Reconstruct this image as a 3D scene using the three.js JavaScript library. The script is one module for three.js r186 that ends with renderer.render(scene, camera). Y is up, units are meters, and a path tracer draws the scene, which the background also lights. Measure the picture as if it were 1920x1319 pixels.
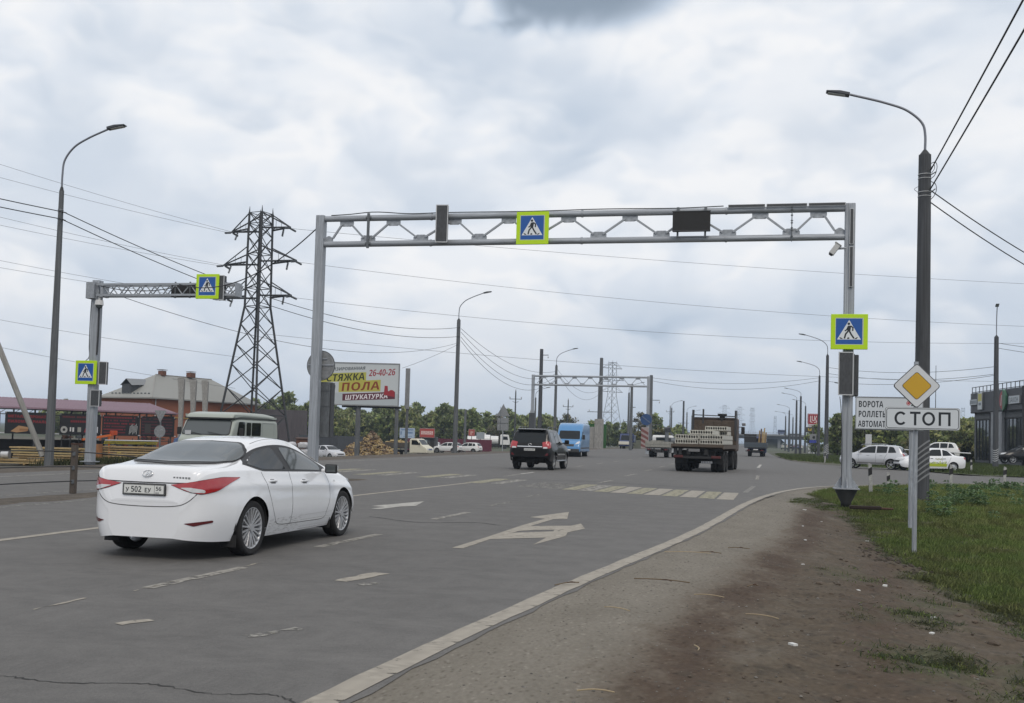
import * as THREE from 'three';
import { mergeGeometries, mergeVertices } from 'three/addons/utils/BufferGeometryUtils.js';
import { RoundedBoxGeometry } from 'three/addons/geometries/RoundedBoxGeometry.js';
import { TessellateModifier } from 'three/addons/modifiers/TessellateModifier.js';
import { MeshBVH, acceleratedRaycast } from 'three-mesh-bvh';
import { createNoise2D, createNoise3D } from 'simplex-noise';

// ---------------------------------------------------------------- camera, sky, sun, exposure
// The road runs along -z; x grows to the right; the photographer stands on the right shoulder, 1.5 m eye height.
const rng = (s) => () => { s = (s + 0x6d2b79f5) | 0; let t = Math.imul(s ^ (s >>> 15), 1 | s); t = (t + Math.imul(t ^ (t >>> 7), 61 | t)) ^ t; return ((t ^ (t >>> 14)) >>> 0) / 4294967296; };
const n2 = createNoise2D(rng(11)), n3 = createNoise3D(rng(12)), R = rng(77);
const { PI, sin, cos, abs, min, max, sqrt, pow, floor, atan2, asin, exp, hypot } = Math;
const sst = (a, b, x) => { const t = min(1, max(0, (x - a) / (b - a))); return t * t * (3 - 2 * t); };
const lerp = (a, b, t) => a + (b - a) * t, rad = (d) => d * PI / 180;
const fbm2 = (x, y, o = 4) => { let a = 0, k = 0.5; for (let i = 0; i < o; i++) { a += k * n2(x, y); x *= 2.03; y *= 2.03; k *= 0.5; } return a; };
const fbm3 = (x, y, z, o = 5) => { let a = 0, k = 0.5; for (let i = 0; i < o; i++) { a += k * n3(x, y, z); x *= 2.05; y *= 2.05; z *= 2.05; k *= 0.5; } return a; };

const scene = new THREE.Scene();
const camera = new THREE.PerspectiveCamera(2 * Math.atan(735 / 1950) * 180 / PI, 1920 / 1470, 0.1, 6000);
camera.position.set(0, 1.5, 0);
camera.matrixAutoUpdate = true;
camera.rotation.order = 'YXZ';
camera.rotation.set(rad(2.4615), rad(12.971), rad(1.6325));
camera.setViewOffset(1920, 1470, 0, 0, 1920, 1319);

function skyTexture(w, h) {
  const d = new Float32Array(w * h * 4);
  // broad cloud masses: azimuth (degrees right of the road), elevation, half widths, weight of the darker cloud base
  const blobs = [[-9.5, 17.3, 3.4, 1.6, .55], [3.6, 15.6, 3.4, 1.4, .55], [-3.9, 6.9, 2.6, .8, .6], [-17, 20, 5, 1.5, .3], [-37, 8.4, 5, .8, .4], [2.6, 8.0, 2.2, 1.1, .36], [-1.5, 11.5, 3, .8, .25], [9, 8.5, 4, 1.2, .3], [-22, 12, 6, 1.2, .14], [10, 19, 3, 3, .2], [-38, 4.5, 5, .7, .25]];
  for (let j = 0; j < h; j++) {
    const el = ((j + 0.5) / h - 0.5) * PI, y = sin(el), ce = cos(el), eld = el * 180 / PI;
    for (let i = 0; i < w; i++) {
      const ph = ((i + 0.5) / w - 0.5) * 2 * PI, x = cos(ph) * ce, z = sin(ph) * ce, o = (j * w + i) * 4;
      let r, g, b;
      if (y < -0.02) { r = .2; g = .21; b = .21; } else {
        const az = atan2(x, -z) * 180 / PI, yy = y * 1.9;
        // broad masses, then billows with finer torn edges riding on them
        const wob = fbm3(x * 3.1 + 2, yy * 3.1, z * 3.1, 4), wob2 = fbm3(x * 8.5, yy * 9.5 + wob * 1.2, z * 8.5, 4);
        const bil = 1 - abs(fbm3(x * 5.2 + wob * .6, yy * 6.2, z * 5.2 + 4, 4)) * 2.6;
        let dark = sst(-0.16, 0.34, wob * .8 + wob2 * .36 + .0) * 0.52 + sst(.1, .5, wob2) * .10;
        for (const [ba, be, wa, we, k] of blobs) {
          const da = (az - ba + wob2 * 4.2) / wa, de = (eld - be + wob * 1.6 + wob2 * 1.5) / we, q = da * da + de * de;
          if (q < 6) dark += k * exp(-q * 0.9);
        }
        { const da = (az + 10.4 + wob2 * 2.4) / 6.0, de = (eld - 23.5 + wob2 * .8) / 2.3, q = da * da + de * de; dark += 1.9 * sst(1.25, .15, q); }
        const lit = sst(.35, .95, bil) * .5 * (1 - min(1, dark)) + sst(.05, .35, -wob - wob2 * .3) * .5;
        const hz = sst(10, 0.3, eld);                                   // thicker, bluer air toward the horizon
        const mid = [.80, .845, .91], white = [.925, .935, .955], grey = [.54, .625, .74], air = [.49, .575, .69];
        const dk = min(1, dark * .95), deep = max(0, dark - 1.0);
        r = lerp(lerp(mid[0], white[0], lit), grey[0], dk) - deep * .28; g = lerp(lerp(mid[1], white[1], lit), grey[1], dk) - deep * .3; b = lerp(lerp(mid[2], white[2], lit), grey[2], dk) - deep * .33;
        const side = 0.42 + 0.4 * sst(-34, 4, az);
        r = lerp(r, air[0], hz * side); g = lerp(g, air[1], hz * side); b = lerp(b, air[2], hz * side);
        const up = sst(25, 70, eld); r = lerp(r, .82, up * .6); g = lerp(g, .84, up * .6); b = lerp(b, .88, up * .6);
      }
      d[o] = max(.1, r); d[o + 1] = max(.1, g); d[o + 2] = max(.1, b); d[o + 3] = 1;
    }
  }
  const t = new THREE.DataTexture(d, w, h, THREE.RGBAFormat, THREE.FloatType);
  t.mapping = THREE.EquirectangularReflectionMapping; t.magFilter = t.minFilter = THREE.LinearFilter; t.needsUpdate = true;
  return t;
}
scene.background = skyTexture(2560, 1280);
scene.environment = scene.background;
const sun = new THREE.DirectionalLight(0xfff4e6, 1.25);
sun.position.set(26, 70, 38); sun.target.position.set(0, 0, -20);
sun.castShadow = true; sun.shadow.radius = 45; sun.shadow.mapSize.set(2048, 2048);
Object.assign(sun.shadow.camera, { left: -90, right: 60, top: 90, bottom: -60, near: 1, far: 260 });
scene.add(sun, sun.target);
scene.fog = new THREE.FogExp2(0xb4c4d6, 0.00032);
const renderer = new THREE.WebGLRenderer({ antialias: true });
renderer.toneMapping = THREE.LinearToneMapping; renderer.toneMappingExposure = 1;
renderer.shadowMap.enabled = true;
renderer.setSize(1024, 703);

// ---------------------------------------------------------------- helpers
const V = (x, y, z) => new THREE.Vector3(x, y, z);
const used = new Map();
function numbered(n) { const k = used.get(n) ?? 0; used.set(n, k + 1); return k ? n + '_' + String(k).padStart(3, '0') : n; }
function tag(o, label, category, group, kind) { if (label) o.userData.label = label; if (category) o.userData.category = category; if (group) o.userData.group = group; if (kind) o.userData.kind = kind; return o; }
function thing(name, label, category, p = [0, 0, 0], turn = 0, group) {
  const o = new THREE.Group(); o.name = numbered(name); o.position.set(...p); o.rotation.y = turn; scene.add(o);
  return tag(o, label, category, group);
}
function dup(src, name, label, p, turn = 0, group) {
  const c = src.clone(); c.name = numbered(name); c.userData = { ...src.userData }; if (label) c.userData.label = label; if (group) c.userData.group = group;
  c.position.set(...p); c.rotation.y = turn; scene.add(c); return c;
}
function geo(list) {
  const gs = (Array.isArray(list) ? list.flat(9) : [list]).map((g) => {
    g = g.index ? g.toNonIndexed() : g.clone();
    for (const k of Object.keys(g.attributes)) if (!['position', 'normal', 'uv'].includes(k)) g.deleteAttribute(k);
    if (!g.attributes.uv) g.setAttribute('uv', new THREE.BufferAttribute(new Float32Array(g.attributes.position.count * 2), 2));
    if (!g.attributes.normal) g.computeVertexNormals();
    g.morphAttributes = {}; g.clearGroups();
    return g;
  });
  return gs.length === 1 ? gs[0] : mergeGeometries(gs);
}
function obj(name, geos, mat, parent = scene) {
  const m = new THREE.Mesh(geos.isBufferGeometry ? geos : geo(geos), mat);
  m.name = parent === scene ? numbered(name) : name; m.castShadow = m.receiveShadow = true; parent.add(m); return m;
}
function struct(name, geos, mat) { const m = obj(name, geos, mat); m.userData.kind = 'structure'; return m; }
const place = (g, x = 0, y = 0, z = 0, rx = 0, ry = 0, rz = 0) => { if (rx) g.rotateX(rx); if (rz) g.rotateZ(rz); if (ry) g.rotateY(ry); return g.translate(x, y, z); };
const box = (w, h, d, x = 0, y = 0, z = 0, rx = 0, ry = 0, rz = 0) => place(new THREE.BoxGeometry(w, h, d), x, y, z, rx, ry, rz);
const rbox = (w, h, d, r, x = 0, y = 0, z = 0, rx = 0, ry = 0, rz = 0, s = 2) => place(new RoundedBoxGeometry(w, h, d, s, r), x, y, z, rx, ry, rz);
const cyl = (r1, r2, h, n, x = 0, y = 0, z = 0, rx = 0, ry = 0, rz = 0) => place(new THREE.CylinderGeometry(r1, r2, h, n), x, y, z, rx, ry, rz);
const UPV = V(0, 1, 0);
function bar(a, b, r = 0.05, n = 8, r2 = r) {                // a round bar from a to b (r at a, r2 at b)
  a = V(...a); b = V(...b); const d = b.clone().sub(a), g = new THREE.CylinderGeometry(r2, r, d.length(), n);
  g.applyQuaternion(new THREE.Quaternion().setFromUnitVectors(UPV, d.normalize())); return g.translate((a.x + b.x) / 2, (a.y + b.y) / 2, (a.z + b.z) / 2);
}
function sbar(a, b, w, t = w) {                               // a square bar from a to b
  a = V(...a); b = V(...b); const d = b.clone().sub(a), L = d.length(); d.normalize();
  const side = abs(d.y) > 0.95 ? V(1, 0, 0) : V(0, 1, 0).cross(d).normalize(), up = d.clone().cross(side).normalize(); const sd = d.clone().cross(up).normalize();
  const g = new THREE.BoxGeometry(w, L, t); g.applyMatrix4(new THREE.Matrix4().makeBasis(sd, d, up.multiplyScalar(1)).setPosition((a.x + b.x) / 2, (a.y + b.y) / 2, (a.z + b.z) / 2));
  return g;
}
function tube(pts, r, n = 8, seg) { const c = new THREE.CatmullRomCurve3(pts.map((p) => V(...p)), false, 'centripetal'); return new THREE.TubeGeometry(c, seg ?? pts.length * 6, r, n); }
const lathe = (pts, n = 24) => new THREE.LatheGeometry(pts.map(([x, y]) => new THREE.Vector2(x, y)), n);
function rshape(pts, r = 0) {                                 // polygon with rounded corners
  const s = new THREE.Shape(), n = pts.length;
  for (let i = 0; i < n; i++) {
    const p = pts[i], a = pts[(i + n - 1) % n], b = pts[(i + 1) % n];
    const q = (t) => { const l = hypot(t[0] - p[0], t[1] - p[1]), k = min(p[2] ?? r, l * 0.49) / (l || 1); return [p[0] + (t[0] - p[0]) * k, p[1] + (t[1] - p[1]) * k]; };
    const A = q(a), B = q(b);
    if (i) s.lineTo(...A); else s.moveTo(...A);
    if ((p[2] ?? r) > 0) s.quadraticCurveTo(p[0], p[1], ...B);
  }
  s.closePath(); return s;
}
const ext = (shape, depth, bev = 0, seg = 1, cs = 4) => new THREE.ExtrudeGeometry(shape, { depth: depth - 2 * bev, bevelEnabled: bev > 0, bevelSize: bev, bevelThickness: bev, bevelOffset: -bev, bevelSegments: seg, curveSegments: cs }).translate(0, 0, -depth / 2 + bev);
function cableGeo(a, b, sag, r, n = 22) { const p = []; for (let i = 0; i <= n; i++) { const t = i / n; p.push(V(lerp(a[0], b[0], t), lerp(a[1], b[1], t) - sag * 4 * t * (1 - t), lerp(a[2], b[2], t))); } return new THREE.TubeGeometry(new THREE.CatmullRomCurve3(p), n * 2, r, 5); }

// textures
function dtex(w, h, fn, srgb = true, rep) {
  const d = new Uint8Array(w * h * 4);
  for (let y = 0, o = 0; y < h; y++) for (let x = 0; x < w; x++, o += 4) { const c = fn(x / w, y / h, x, y); d[o] = c[0] * 255; d[o + 1] = c[1] * 255; d[o + 2] = c[2] * 255; d[o + 3] = 255; }
  const t = new THREE.DataTexture(d, w, h); t.wrapS = t.wrapT = THREE.RepeatWrapping; t.magFilter = THREE.LinearFilter; t.minFilter = THREE.LinearMipmapLinearFilter; t.generateMipmaps = true;
  if (srgb) t.colorSpace = THREE.SRGBColorSpace; if (rep) t.repeat.set(...rep); t.needsUpdate = true; return t;
}
// seamless noise on the unit square (torus)
const tn = (u, v, f, s = 0) => { const a = u * 2 * PI, b = v * 2 * PI, k = f / (2 * PI); return n3(cos(a) * k + s, sin(a) * k + 7 * s, cos(b) * k * 1.0 + sin(b) * k * 1.7 - s); };
function ctex(w, h, draw) {
  const c = document.createElement('canvas'); c.width = w; c.height = h; const g = c.getContext('2d'); draw(g, w, h);
  const t = new THREE.CanvasTexture(c); t.colorSpace = THREE.SRGBColorSpace; t.anisotropy = 8; return t;
}
const clamp01 = (x) => min(1, max(0, x));
const std = (o) => new THREE.MeshStandardMaterial({ roughness: 0.8, ...o });
const phy = (o) => new THREE.MeshPhysicalMaterial(o);
const lin = (r, g, b) => new THREE.Color().setRGB(r, g, b);
const rnd = rng(5);
const hash = new Float32Array(65536).map(() => rnd());
const grainTex = dtex(512, 512, (u, v, x, y) => { const k = 0.5 + 0.22 * tn(u, v, 9, 3) + 0.16 * tn(u, v, 31, 5) + 0.3 * (hash[(y * 512 + x) & 65535] - 0.5); return [k, k, k].map(clamp01); }, false);
const grain = (rx, ry = rx) => { const t = grainTex.clone(); t.repeat.set(rx, ry); t.needsUpdate = true; return t; };
const mottle = dtex(512, 512, (u, v, x, y) => { const k = 0.88 + 0.07 * tn(u, v, 5, 1) + 0.06 * tn(u, v, 17, 2) + 0.07 * (hash[(y * 512 + x * 3) & 65535] - 0.5); return [k, k, k].map(clamp01); }, true);
const streak = dtex(256, 512, (u, v, x, y) => { const k = 0.86 + 0.09 * tn(u, v * 0.12, 22, 4) + 0.05 * tn(u, v, 12, 6) + 0.05 * (hash[(y * 256 + x * 7) & 65535] - 0.5); return [k, k, k].map(clamp01); }, true);

const M = {
  galv: std({ color: lin(.44, .47, .51), metalness: .3, roughness: .55, map: mottle, bumpMap: grain(3), bumpScale: .0006 }),
  galvDark: std({ color: lin(.17, .185, .2), metalness: .3, roughness: .6, map: mottle }),
  concretePole: std({ color: lin(.155, .165, .175), roughness: .95, map: streak, bumpMap: grain(2), bumpScale: .002 }),
  concrete: std({ color: lin(.36, .35, .33), roughness: .95, map: mottle, bumpMap: grain(2), bumpScale: .003 }),
  poleDark: std({ color: lin(.09, .095, .104), roughness: .9, map: streak, bumpMap: grain(2), bumpScale: .002 }),
  lamp: std({ color: lin(.07, .075, .085), roughness: .5, metalness: .4 }),
  lampArm: std({ color: lin(.2, .21, .24), roughness: .5, metalness: .5 }),
  lens: std({ color: lin(.5, .52, .52), roughness: .25 }),
  steelDark: std({ color: lin(.045, .047, .05), roughness: .7, metalness: .2 }),
  wire: std({ color: lin(.03, .03, .034), roughness: .7 }),
  hvwire: std({ color: lin(.12, .125, .13), roughness: .6 }),
  black: std({ color: lin(.018, .018, .019), roughness: .75 }),
  boxGrey: std({ color: lin(.075, .08, .088), roughness: .65, map: mottle }),
  frameLight: std({ color: lin(.5, .51, .52), roughness: .5, metalness: .3 }),
  lime: std({ color: lin(.5, .78, .012), roughness: .4 }),
  signBack: std({ color: lin(.33, .34, .35), roughness: .6, metalness: .4, map: mottle }),
  tyre: std({ color: lin(.016, .016, .017), roughness: .9 }),
  rim: std({ color: lin(.5, .51, .53), roughness: .35, metalness: .5 }),
  hub: std({ color: lin(.3, .31, .32), roughness: .45, metalness: .6 }),
  well: std({ color: lin(.03, .03, .031), roughness: .9 }),
  white: phy({ color: lin(.76, .77, .79), roughness: .32, clearcoat: 1, clearcoatRoughness: .06 }),
  whiteDull: phy({ color: lin(.66, .66, .65), roughness: .45, clearcoat: .5, clearcoatRoughness: .2 }),
  silver: phy({ color: lin(.5, .51, .53), roughness: .38, metalness: .4, clearcoat: 1, clearcoatRoughness: .1 }),
  blackPaint: phy({ color: lin(.006, .006, .007), roughness: .4, specularIntensity: .3, clearcoat: .45, clearcoatRoughness: .04 }),
  blue: phy({ color: lin(.06, .22, .46), roughness: .38, clearcoat: .9, clearcoatRoughness: .1 }),
  navy: phy({ color: lin(.02, .035, .12), roughness: .4, clearcoat: .6, clearcoatRoughness: .15 }),
  beige: phy({ color: lin(.34, .37, .33), roughness: .5, clearcoat: .35, clearcoatRoughness: .25 }),
  glass: phy({ color: lin(.012, .015, .017), roughness: .04, ior: 1.5, specularIntensity: .7 }),
  glassSoft: phy({ color: lin(.075, .085, .088), roughness: .05, ior: 1.6 }),
  seal: std({ color: lin(.012, .012, .013), roughness: .5 }),
  seam: std({ color: lin(.05, .05, .05), roughness: .9 }),
  red: phy({ color: lin(.36, .012, .018), roughness: .15, clearcoat: 1, clearcoatRoughness: .03 }),
  redDark: phy({ color: lin(.1, .008, .012), roughness: .2, clearcoat: 1, clearcoatRoughness: .03 }),
  clearLens: phy({ color: lin(.55, .56, .57), roughness: .12, clearcoat: 1, clearcoatRoughness: .03 }),
  chrome: std({ color: lin(.7, .71, .72), roughness: .16, metalness: 1 }),
  plastic: std({ color: lin(.03, .03, .031), roughness: .6 }),
  greyPlastic: std({ color: lin(.16, .16, .165), roughness: .6 }),
  timber: std({ color: lin(.42, .29, .13), roughness: .85, map: streak }),
  timber2: std({ color: lin(.5, .37, .18), roughness: .85, map: streak }),
  timber3: std({ color: lin(.34, .23, .1), roughness: .85, map: streak }),
  rust: std({ color: lin(.09, .045, .03), roughness: .9, map: mottle }),
};

const face = (tex, o = {}) => std({ map: tex, roughness: .45, ...o });
const plane = (w, h, x = 0, y = 0, z = 0, ry = 0) => new THREE.PlaneGeometry(w, h).rotateY(ry).translate(x, y, z);
const objs = (name, list, mat, parent) => list.map((g) => obj(name, [g], mat, parent));   // each piece a part of its own

// ---------------------------------------------------------------- the setting: ground, roads, markings
const edgePts = [[-2.75, 12], [-2.62, 2], [-2.29, -5.4], [-1.8, -10.2], [-.89, -17.4], [-.06, -26.5], [.52, -31.2], [1.27, -35.2], [2.35, -38.9], [3.95, -41.7], [6.07, -44.4], [8.72, -47.6], [12.4, -52.4], [26, -70], [60, -114]];
const edgeCurve = new THREE.CatmullRomCurve3(edgePts.map(([x, z]) => V(x, 0, z)), false, 'centripetal');
const edgeLine = edgeCurve.getSpacedPoints(420).map((p) => [p.x, p.z]);
const edgeX = (z) => { if (z > -5.4) return lerp(-2.29, -2.75, sst(-5.4, 12, z)); for (let i = 1; i < edgeLine.length; i++) if (edgeLine[i][1] <= z) { const [x0, z0] = edgeLine[i - 1], [x1, z1] = edgeLine[i]; return lerp(x0, x1, (z - z0) / (z1 - z0)); } return 60; };
function terrain(x, z) {
  const l = sst(-24.6, -34, x) * sst(-20, -36, z), far = sst(-112, -128, z);
  let h = -1.4 * l + 0.3 * l * far;
  const v = sst(.6, 2.7, x - max(0, edgeX(z)) * .35) * sst(-4, -14, z) * sst(-30, -22, z);
  if (x > -3 && z > -45) h -= 0.27 * v;
  return h;
}
{
  const X = [], Z = [];
  for (const [a, b, s] of [[-3000, -600, 400], [-600, -200, 50], [-200, -90, 10], [-90, -20, 2.5], [-20, 40, 5], [40, 160, 12], [160, 600, 55], [600, 3001, 400]]) for (let x = a; x < b; x += s) X.push(x);
  for (const [a, b, s] of [[60, -20, -10], [-20, -140, -3], [-140, -420, -14], [-420, -1000, -60], [-1000, -4001, -500]]) for (let z = a; z > b; z += s) Z.push(z);
  const p = [], uv = [], col = [], ix = [];
  for (const z of Z) for (const x of X) {
    const onRoad = x > -21.4 && x < 12;
    const y = terrain(x, z) - (onRoad || (x > -4 && x < 16 && z > -75) ? .4 : .05) + (x > -24 ? 0 : .10 * fbm2(x * .08, z * .08, 3) * sst(-25, -36, x));
    p.push(x, y, z); uv.push(x / 7, z / 7);
    const green = clamp01(.5 + .9 * fbm2(x * .03 + 4, z * .03, 4)) * (x < -24 && z > -175 ? .25 : 1);
    col.push(lerp(.125, .055, green), lerp(.11, .085, green), lerp(.085, .03, green));
  }
  for (let j = 0; j < Z.length - 1; j++) for (let i = 0; i < X.length - 1; i++) { const a = j * X.length + i, b = a + X.length; ix.push(a, a + 1, b, a + 1, b + 1, b); }
  const g = new THREE.BufferGeometry(); g.setAttribute('position', new THREE.Float32BufferAttribute(p, 3)); g.setAttribute('uv', new THREE.Float32BufferAttribute(uv, 2)); g.setAttribute('color', new THREE.Float32BufferAttribute(col, 3)); g.setIndex(ix); g.computeVertexNormals();
  const m = new THREE.Mesh(g, std({ vertexColors: true, roughness: 1, map: mottle, bumpMap: grain(3), bumpScale: .03 })); m.name = 'ground'; m.receiveShadow = true; m.userData.kind = 'structure'; scene.add(m);
}
// asphalt: aggregate grain, oil and tyre polish in long patches, sealed cracks
const asphaltTex = dtex(1024, 1024, (u, v, x, y) => {
  const a = tn(u, v, 4, 1), b = tn(u, v, 13, 2), c = hash[(y * 1024 + x * 5 + (y * y)) & 65535] - .5, c2 = tn(u, v, 90, 5);
  const k = .455 + .022 * a + .018 * b + .055 * c + .018 * c2 + (c > .47 ? .1 : 0) - (c < -.47 ? .09 : 0);
  return [k * 1.0, k * .992, k * .985].map(clamp01);
});
asphaltTex.repeat.set(1, 1); asphaltTex.anisotropy = 16;
const asphaltMat = std({ map: asphaltTex, color: lin(.615, .60, .58), roughness: .82, bumpMap: grain(3), bumpScale: .0035, vertexColors: true });
function sheet(shapePts, y, step, uvs, colFn) {                // triangulated flat polygon in (x, z) with fine enough triangles for the tone to vary
  const s = new THREE.Shape(shapePts.map(([x, z]) => new THREE.Vector2(x, -z)));
  let g = new THREE.ShapeGeometry(s); if (step) g = new TessellateModifier(step, 7).modify(g.toNonIndexed());
  g.rotateX(-PI / 2).translate(0, y, 0);
  const P = g.attributes.position, uv = new Float32Array(P.count * 2), c = new Float32Array(P.count * 3);
  for (let i = 0; i < P.count; i++) { uv[2 * i] = P.getX(i) / uvs; uv[2 * i + 1] = P.getZ(i) / uvs; const k = colFn ? colFn(P.getX(i), P.getZ(i)) : [1, 1, 1]; c.set(k, 3 * i); }
  g.setAttribute('uv', new THREE.BufferAttribute(uv, 2)); g.setAttribute('color', new THREE.BufferAttribute(c, 3)); g.deleteAttribute('normal'); g.computeVertexNormals();
  return g;
}
const gridSheet = (x0, x1, z0, z1, sx, sz, y, colFn) => {
  const nx = Math.ceil((x1 - x0) / sx), nz = Math.ceil((z0 - z1) / sz), g = new THREE.PlaneGeometry(x1 - x0, z0 - z1, nx, nz).rotateX(-PI / 2).translate((x0 + x1) / 2, y, (z0 + z1) / 2);
  const P = g.attributes.position, uv = g.attributes.uv, c = new Float32Array(P.count * 3);
  for (let i = 0; i < P.count; i++) { uv.setXY(i, P.getX(i) / 3.1, P.getZ(i) / 3.1); c.set(colFn(P.getX(i), P.getZ(i)), i * 3); }
  g.setAttribute('color', new THREE.BufferAttribute(c, 3)); return g;
};
// dust and worn tyre lanes: tone belongs to the surface (pale dust between, darker rubbered tracks), broken up by noise
const roadTone = (x, z) => {
  let k = 1 + .06 * fbm2(x * .22, z * .03, 3) + .03 * fbm2(x * 1.1 + 9, z * .3, 3);
  for (const c of [-3.6, -7.2, -10.8, -15.6, -18.4]) for (const s of [-.85, .85]) { const d = (x - c - s) / .42; k -= .075 * exp(-d * d) * (.7 + .6 * n2(x * .2, z * .02)); }
  const e = x - edgeX(z); if (e > -1.6 && z > -60) k += .07 * sst(-1.5, -.1, e + .35 * fbm2(x, z * .4, 2));
  return [k, k * .995, k * .985];
};
{
  // main road as one sheet cut along the right edge line, the junction mouth and the far kerb
  const E = edgeLine.filter(([, z]) => z > -56).map(([x, z], i) => [x + .14 + .035 * n2(i * .9, 3) + .02 * n2(i * 2.7, 8), z]);
  const right = [...E, [14.6, -55.6], [40, -92], [40, -95], [15.1, -63.6], [11.9, -64], [9.6, -78], [7.4, -80], [5.6, -83.6], [4.7, -88], [3.7, -97], [3.1, -115], [2.9, -150]];
  const poly = [[-21.4, 12], ...right, [-21.4, -150]];
  const s = new THREE.Shape(poly.map(([x, z]) => new THREE.Vector2(x, -z)));
  let g = new THREE.ShapeGeometry(s); g = new TessellateModifier(2.6, 9).modify(g.toNonIndexed());
  g = mergeGeometries([geo(g), geo(new THREE.PlaneGeometry(24.3, 750, 24, 60).translate(-9.25, 525, 0))]).rotateX(-PI / 2);
  const P = g.attributes.position, uv = new Float32Array(P.count * 2), c = new Float32Array(P.count * 3);
  for (let i = 0; i < P.count; i++) { uv.set([P.getX(i) / 3.1, P.getZ(i) / 3.1], 2 * i); c.set(roadTone(P.getX(i), P.getZ(i)), 3 * i); }
  g.setAttribute('uv', new THREE.BufferAttribute(uv, 2)); g.setAttribute('color', new THREE.BufferAttribute(c, 3)); g.deleteAttribute('normal'); g.computeVertexNormals();
  const m = new THREE.Mesh(g, asphaltMat); m.name = 'road'; m.receiveShadow = true; m.userData.kind = 'structure'; scene.add(m);
}
// worn paint: real gaps where the asphalt shows through
function wornTex(cover, seed, tint) {
  const c = document.createElement('canvas'); c.width = c.height = 512; const g = c.getContext('2d'), im = g.createImageData(512, 512);
  for (let y = 0, o = 0; y < 512; y++) for (let x = 0; x < 512; x++, o += 4) {
    const u = x / 512, v = y / 512, k = .5 + .38 * tn(u, v, 7, seed) + .22 * tn(u, v, 25, seed + 1) + .34 * (hash[(y * 512 + x * 3 + seed * 977) & 65535] - .5);
    const d = .93 + .07 * tn(u, v, 11, seed + 2);
    im.data[o] = tint[0] * d; im.data[o + 1] = tint[1] * d; im.data[o + 2] = tint[2] * d; im.data[o + 3] = 255 * sst(1 - cover - .12, 1 - cover + .12, k);
  }
  g.putImageData(im, 0, 0);
  const t = new THREE.CanvasTexture(c); t.colorSpace = THREE.SRGBColorSpace; t.wrapS = t.wrapT = THREE.RepeatWrapping; t.repeat.set(.55, .55); t.anisotropy = 8; return t;
}
const paintMat = (cover, seed, tint) => std({ map: wornTex(cover, seed, tint), transparent: true, roughness: .8 });
const paint = paintMat(.92, 1, [158, 151, 139]), paintWorn = paintMat(.74, 2, [150, 146, 138]), paintFaint = paintMat(.4, 3, [150, 147, 140]), paintYellow = paintMat(.7, 4, [152, 147, 125]), paintBright = paintMat(.9, 6, [172, 169, 162]);
function ribbon(pts, w, y, jit = .012) {
  const p = [], uv = [], ix = [], n = pts.length; let L = 0;
  for (let i = 0; i < n; i++) {
    const a = pts[max(0, i - 1)], b = pts[min(n - 1, i + 1)], dx = b[0] - a[0], dz = b[1] - a[1], l = hypot(dx, dz), nx = -dz / l, nz = dx / l;
    if (i) L += hypot(pts[i][0] - pts[i - 1][0], pts[i][1] - pts[i - 1][1]);
    const wl = w / 2 + jit * n2(L * 3.1, 1.3 + pts[0][0]), wr = w / 2 + jit * n2(L * 2.7, 7.7 + pts[0][0]);
    p.push(pts[i][0] - nx * wl, y, pts[i][1] - nz * wl, pts[i][0] + nx * wr, y, pts[i][1] + nz * wr); uv.push(0, L, w, L);
    if (i) { const k = 2 * i; ix.push(k - 2, k - 1, k, k - 1, k + 1, k); }
  }
  const g = new THREE.BufferGeometry(); g.setAttribute('position', new THREE.Float32BufferAttribute(p, 3)); g.setAttribute('uv', new THREE.Float32BufferAttribute(uv, 2)); g.setIndex(ix); g.computeVertexNormals();
  const N = g.attributes.normal; if (N.getY(0) < 0) { g.setIndex(ix.map((_, i) => ix[i - (i % 3) + [0, 2, 1][i % 3]])); g.computeVertexNormals(); }
  return g;
}
const seg = (x0, z0, x1, z1, n = 12) => Array.from({ length: n + 1 }, (_, i) => [lerp(x0, x1, i / n), lerp(z0, z1, i / n)]);
const marking = (name, pts, w, mat, y = .004, jit) => struct(name, ribbon(pts, w, y, jit), mat);
marking('edge_line', edgeLine.filter(([, z]) => z > -75), .19, paint);
marking('lane_line', [...seg(-9.3, -8, -9.06, -23, 40), ...seg(-9.05, -23.4, -8.6, -32, 20)], .15, paint);
marking('lane_line', seg(-20, 6, -20, -190, 90), .16, paintWorn);
marking('lane_line', seg(-12.9, -3, -12.75, -24, 30), .14, paintFaint);
marking('lane_line', seg(-14.9, -2, -14.75, -26, 30), .14, paintFaint);
for (const [z0, z1, m] of [[-8.7, -10.4, paintWorn], [-12.6, -14.6, paintWorn], [-17.6, -19.6, paintWorn], [-21.6, -23.3, paintFaint], [-25.4, -27, paintFaint]]) marking('lane_dash', seg(-5.42, z0, -5.32, z1, 14), .14, m);
for (let z = -35; z > -190; z -= 8) { marking('lane_dash', seg(-5.0, z, -4.9, z - 3, 8), .13, paintWorn); marking('lane_dash', seg(-8.95, z - 3, -8.95, z - 6, 8), .13, paintWorn); marking('lane_dash', seg(-16.9, z - 1, -16.9, z - 4, 8), .13, paintFaint); }
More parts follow.
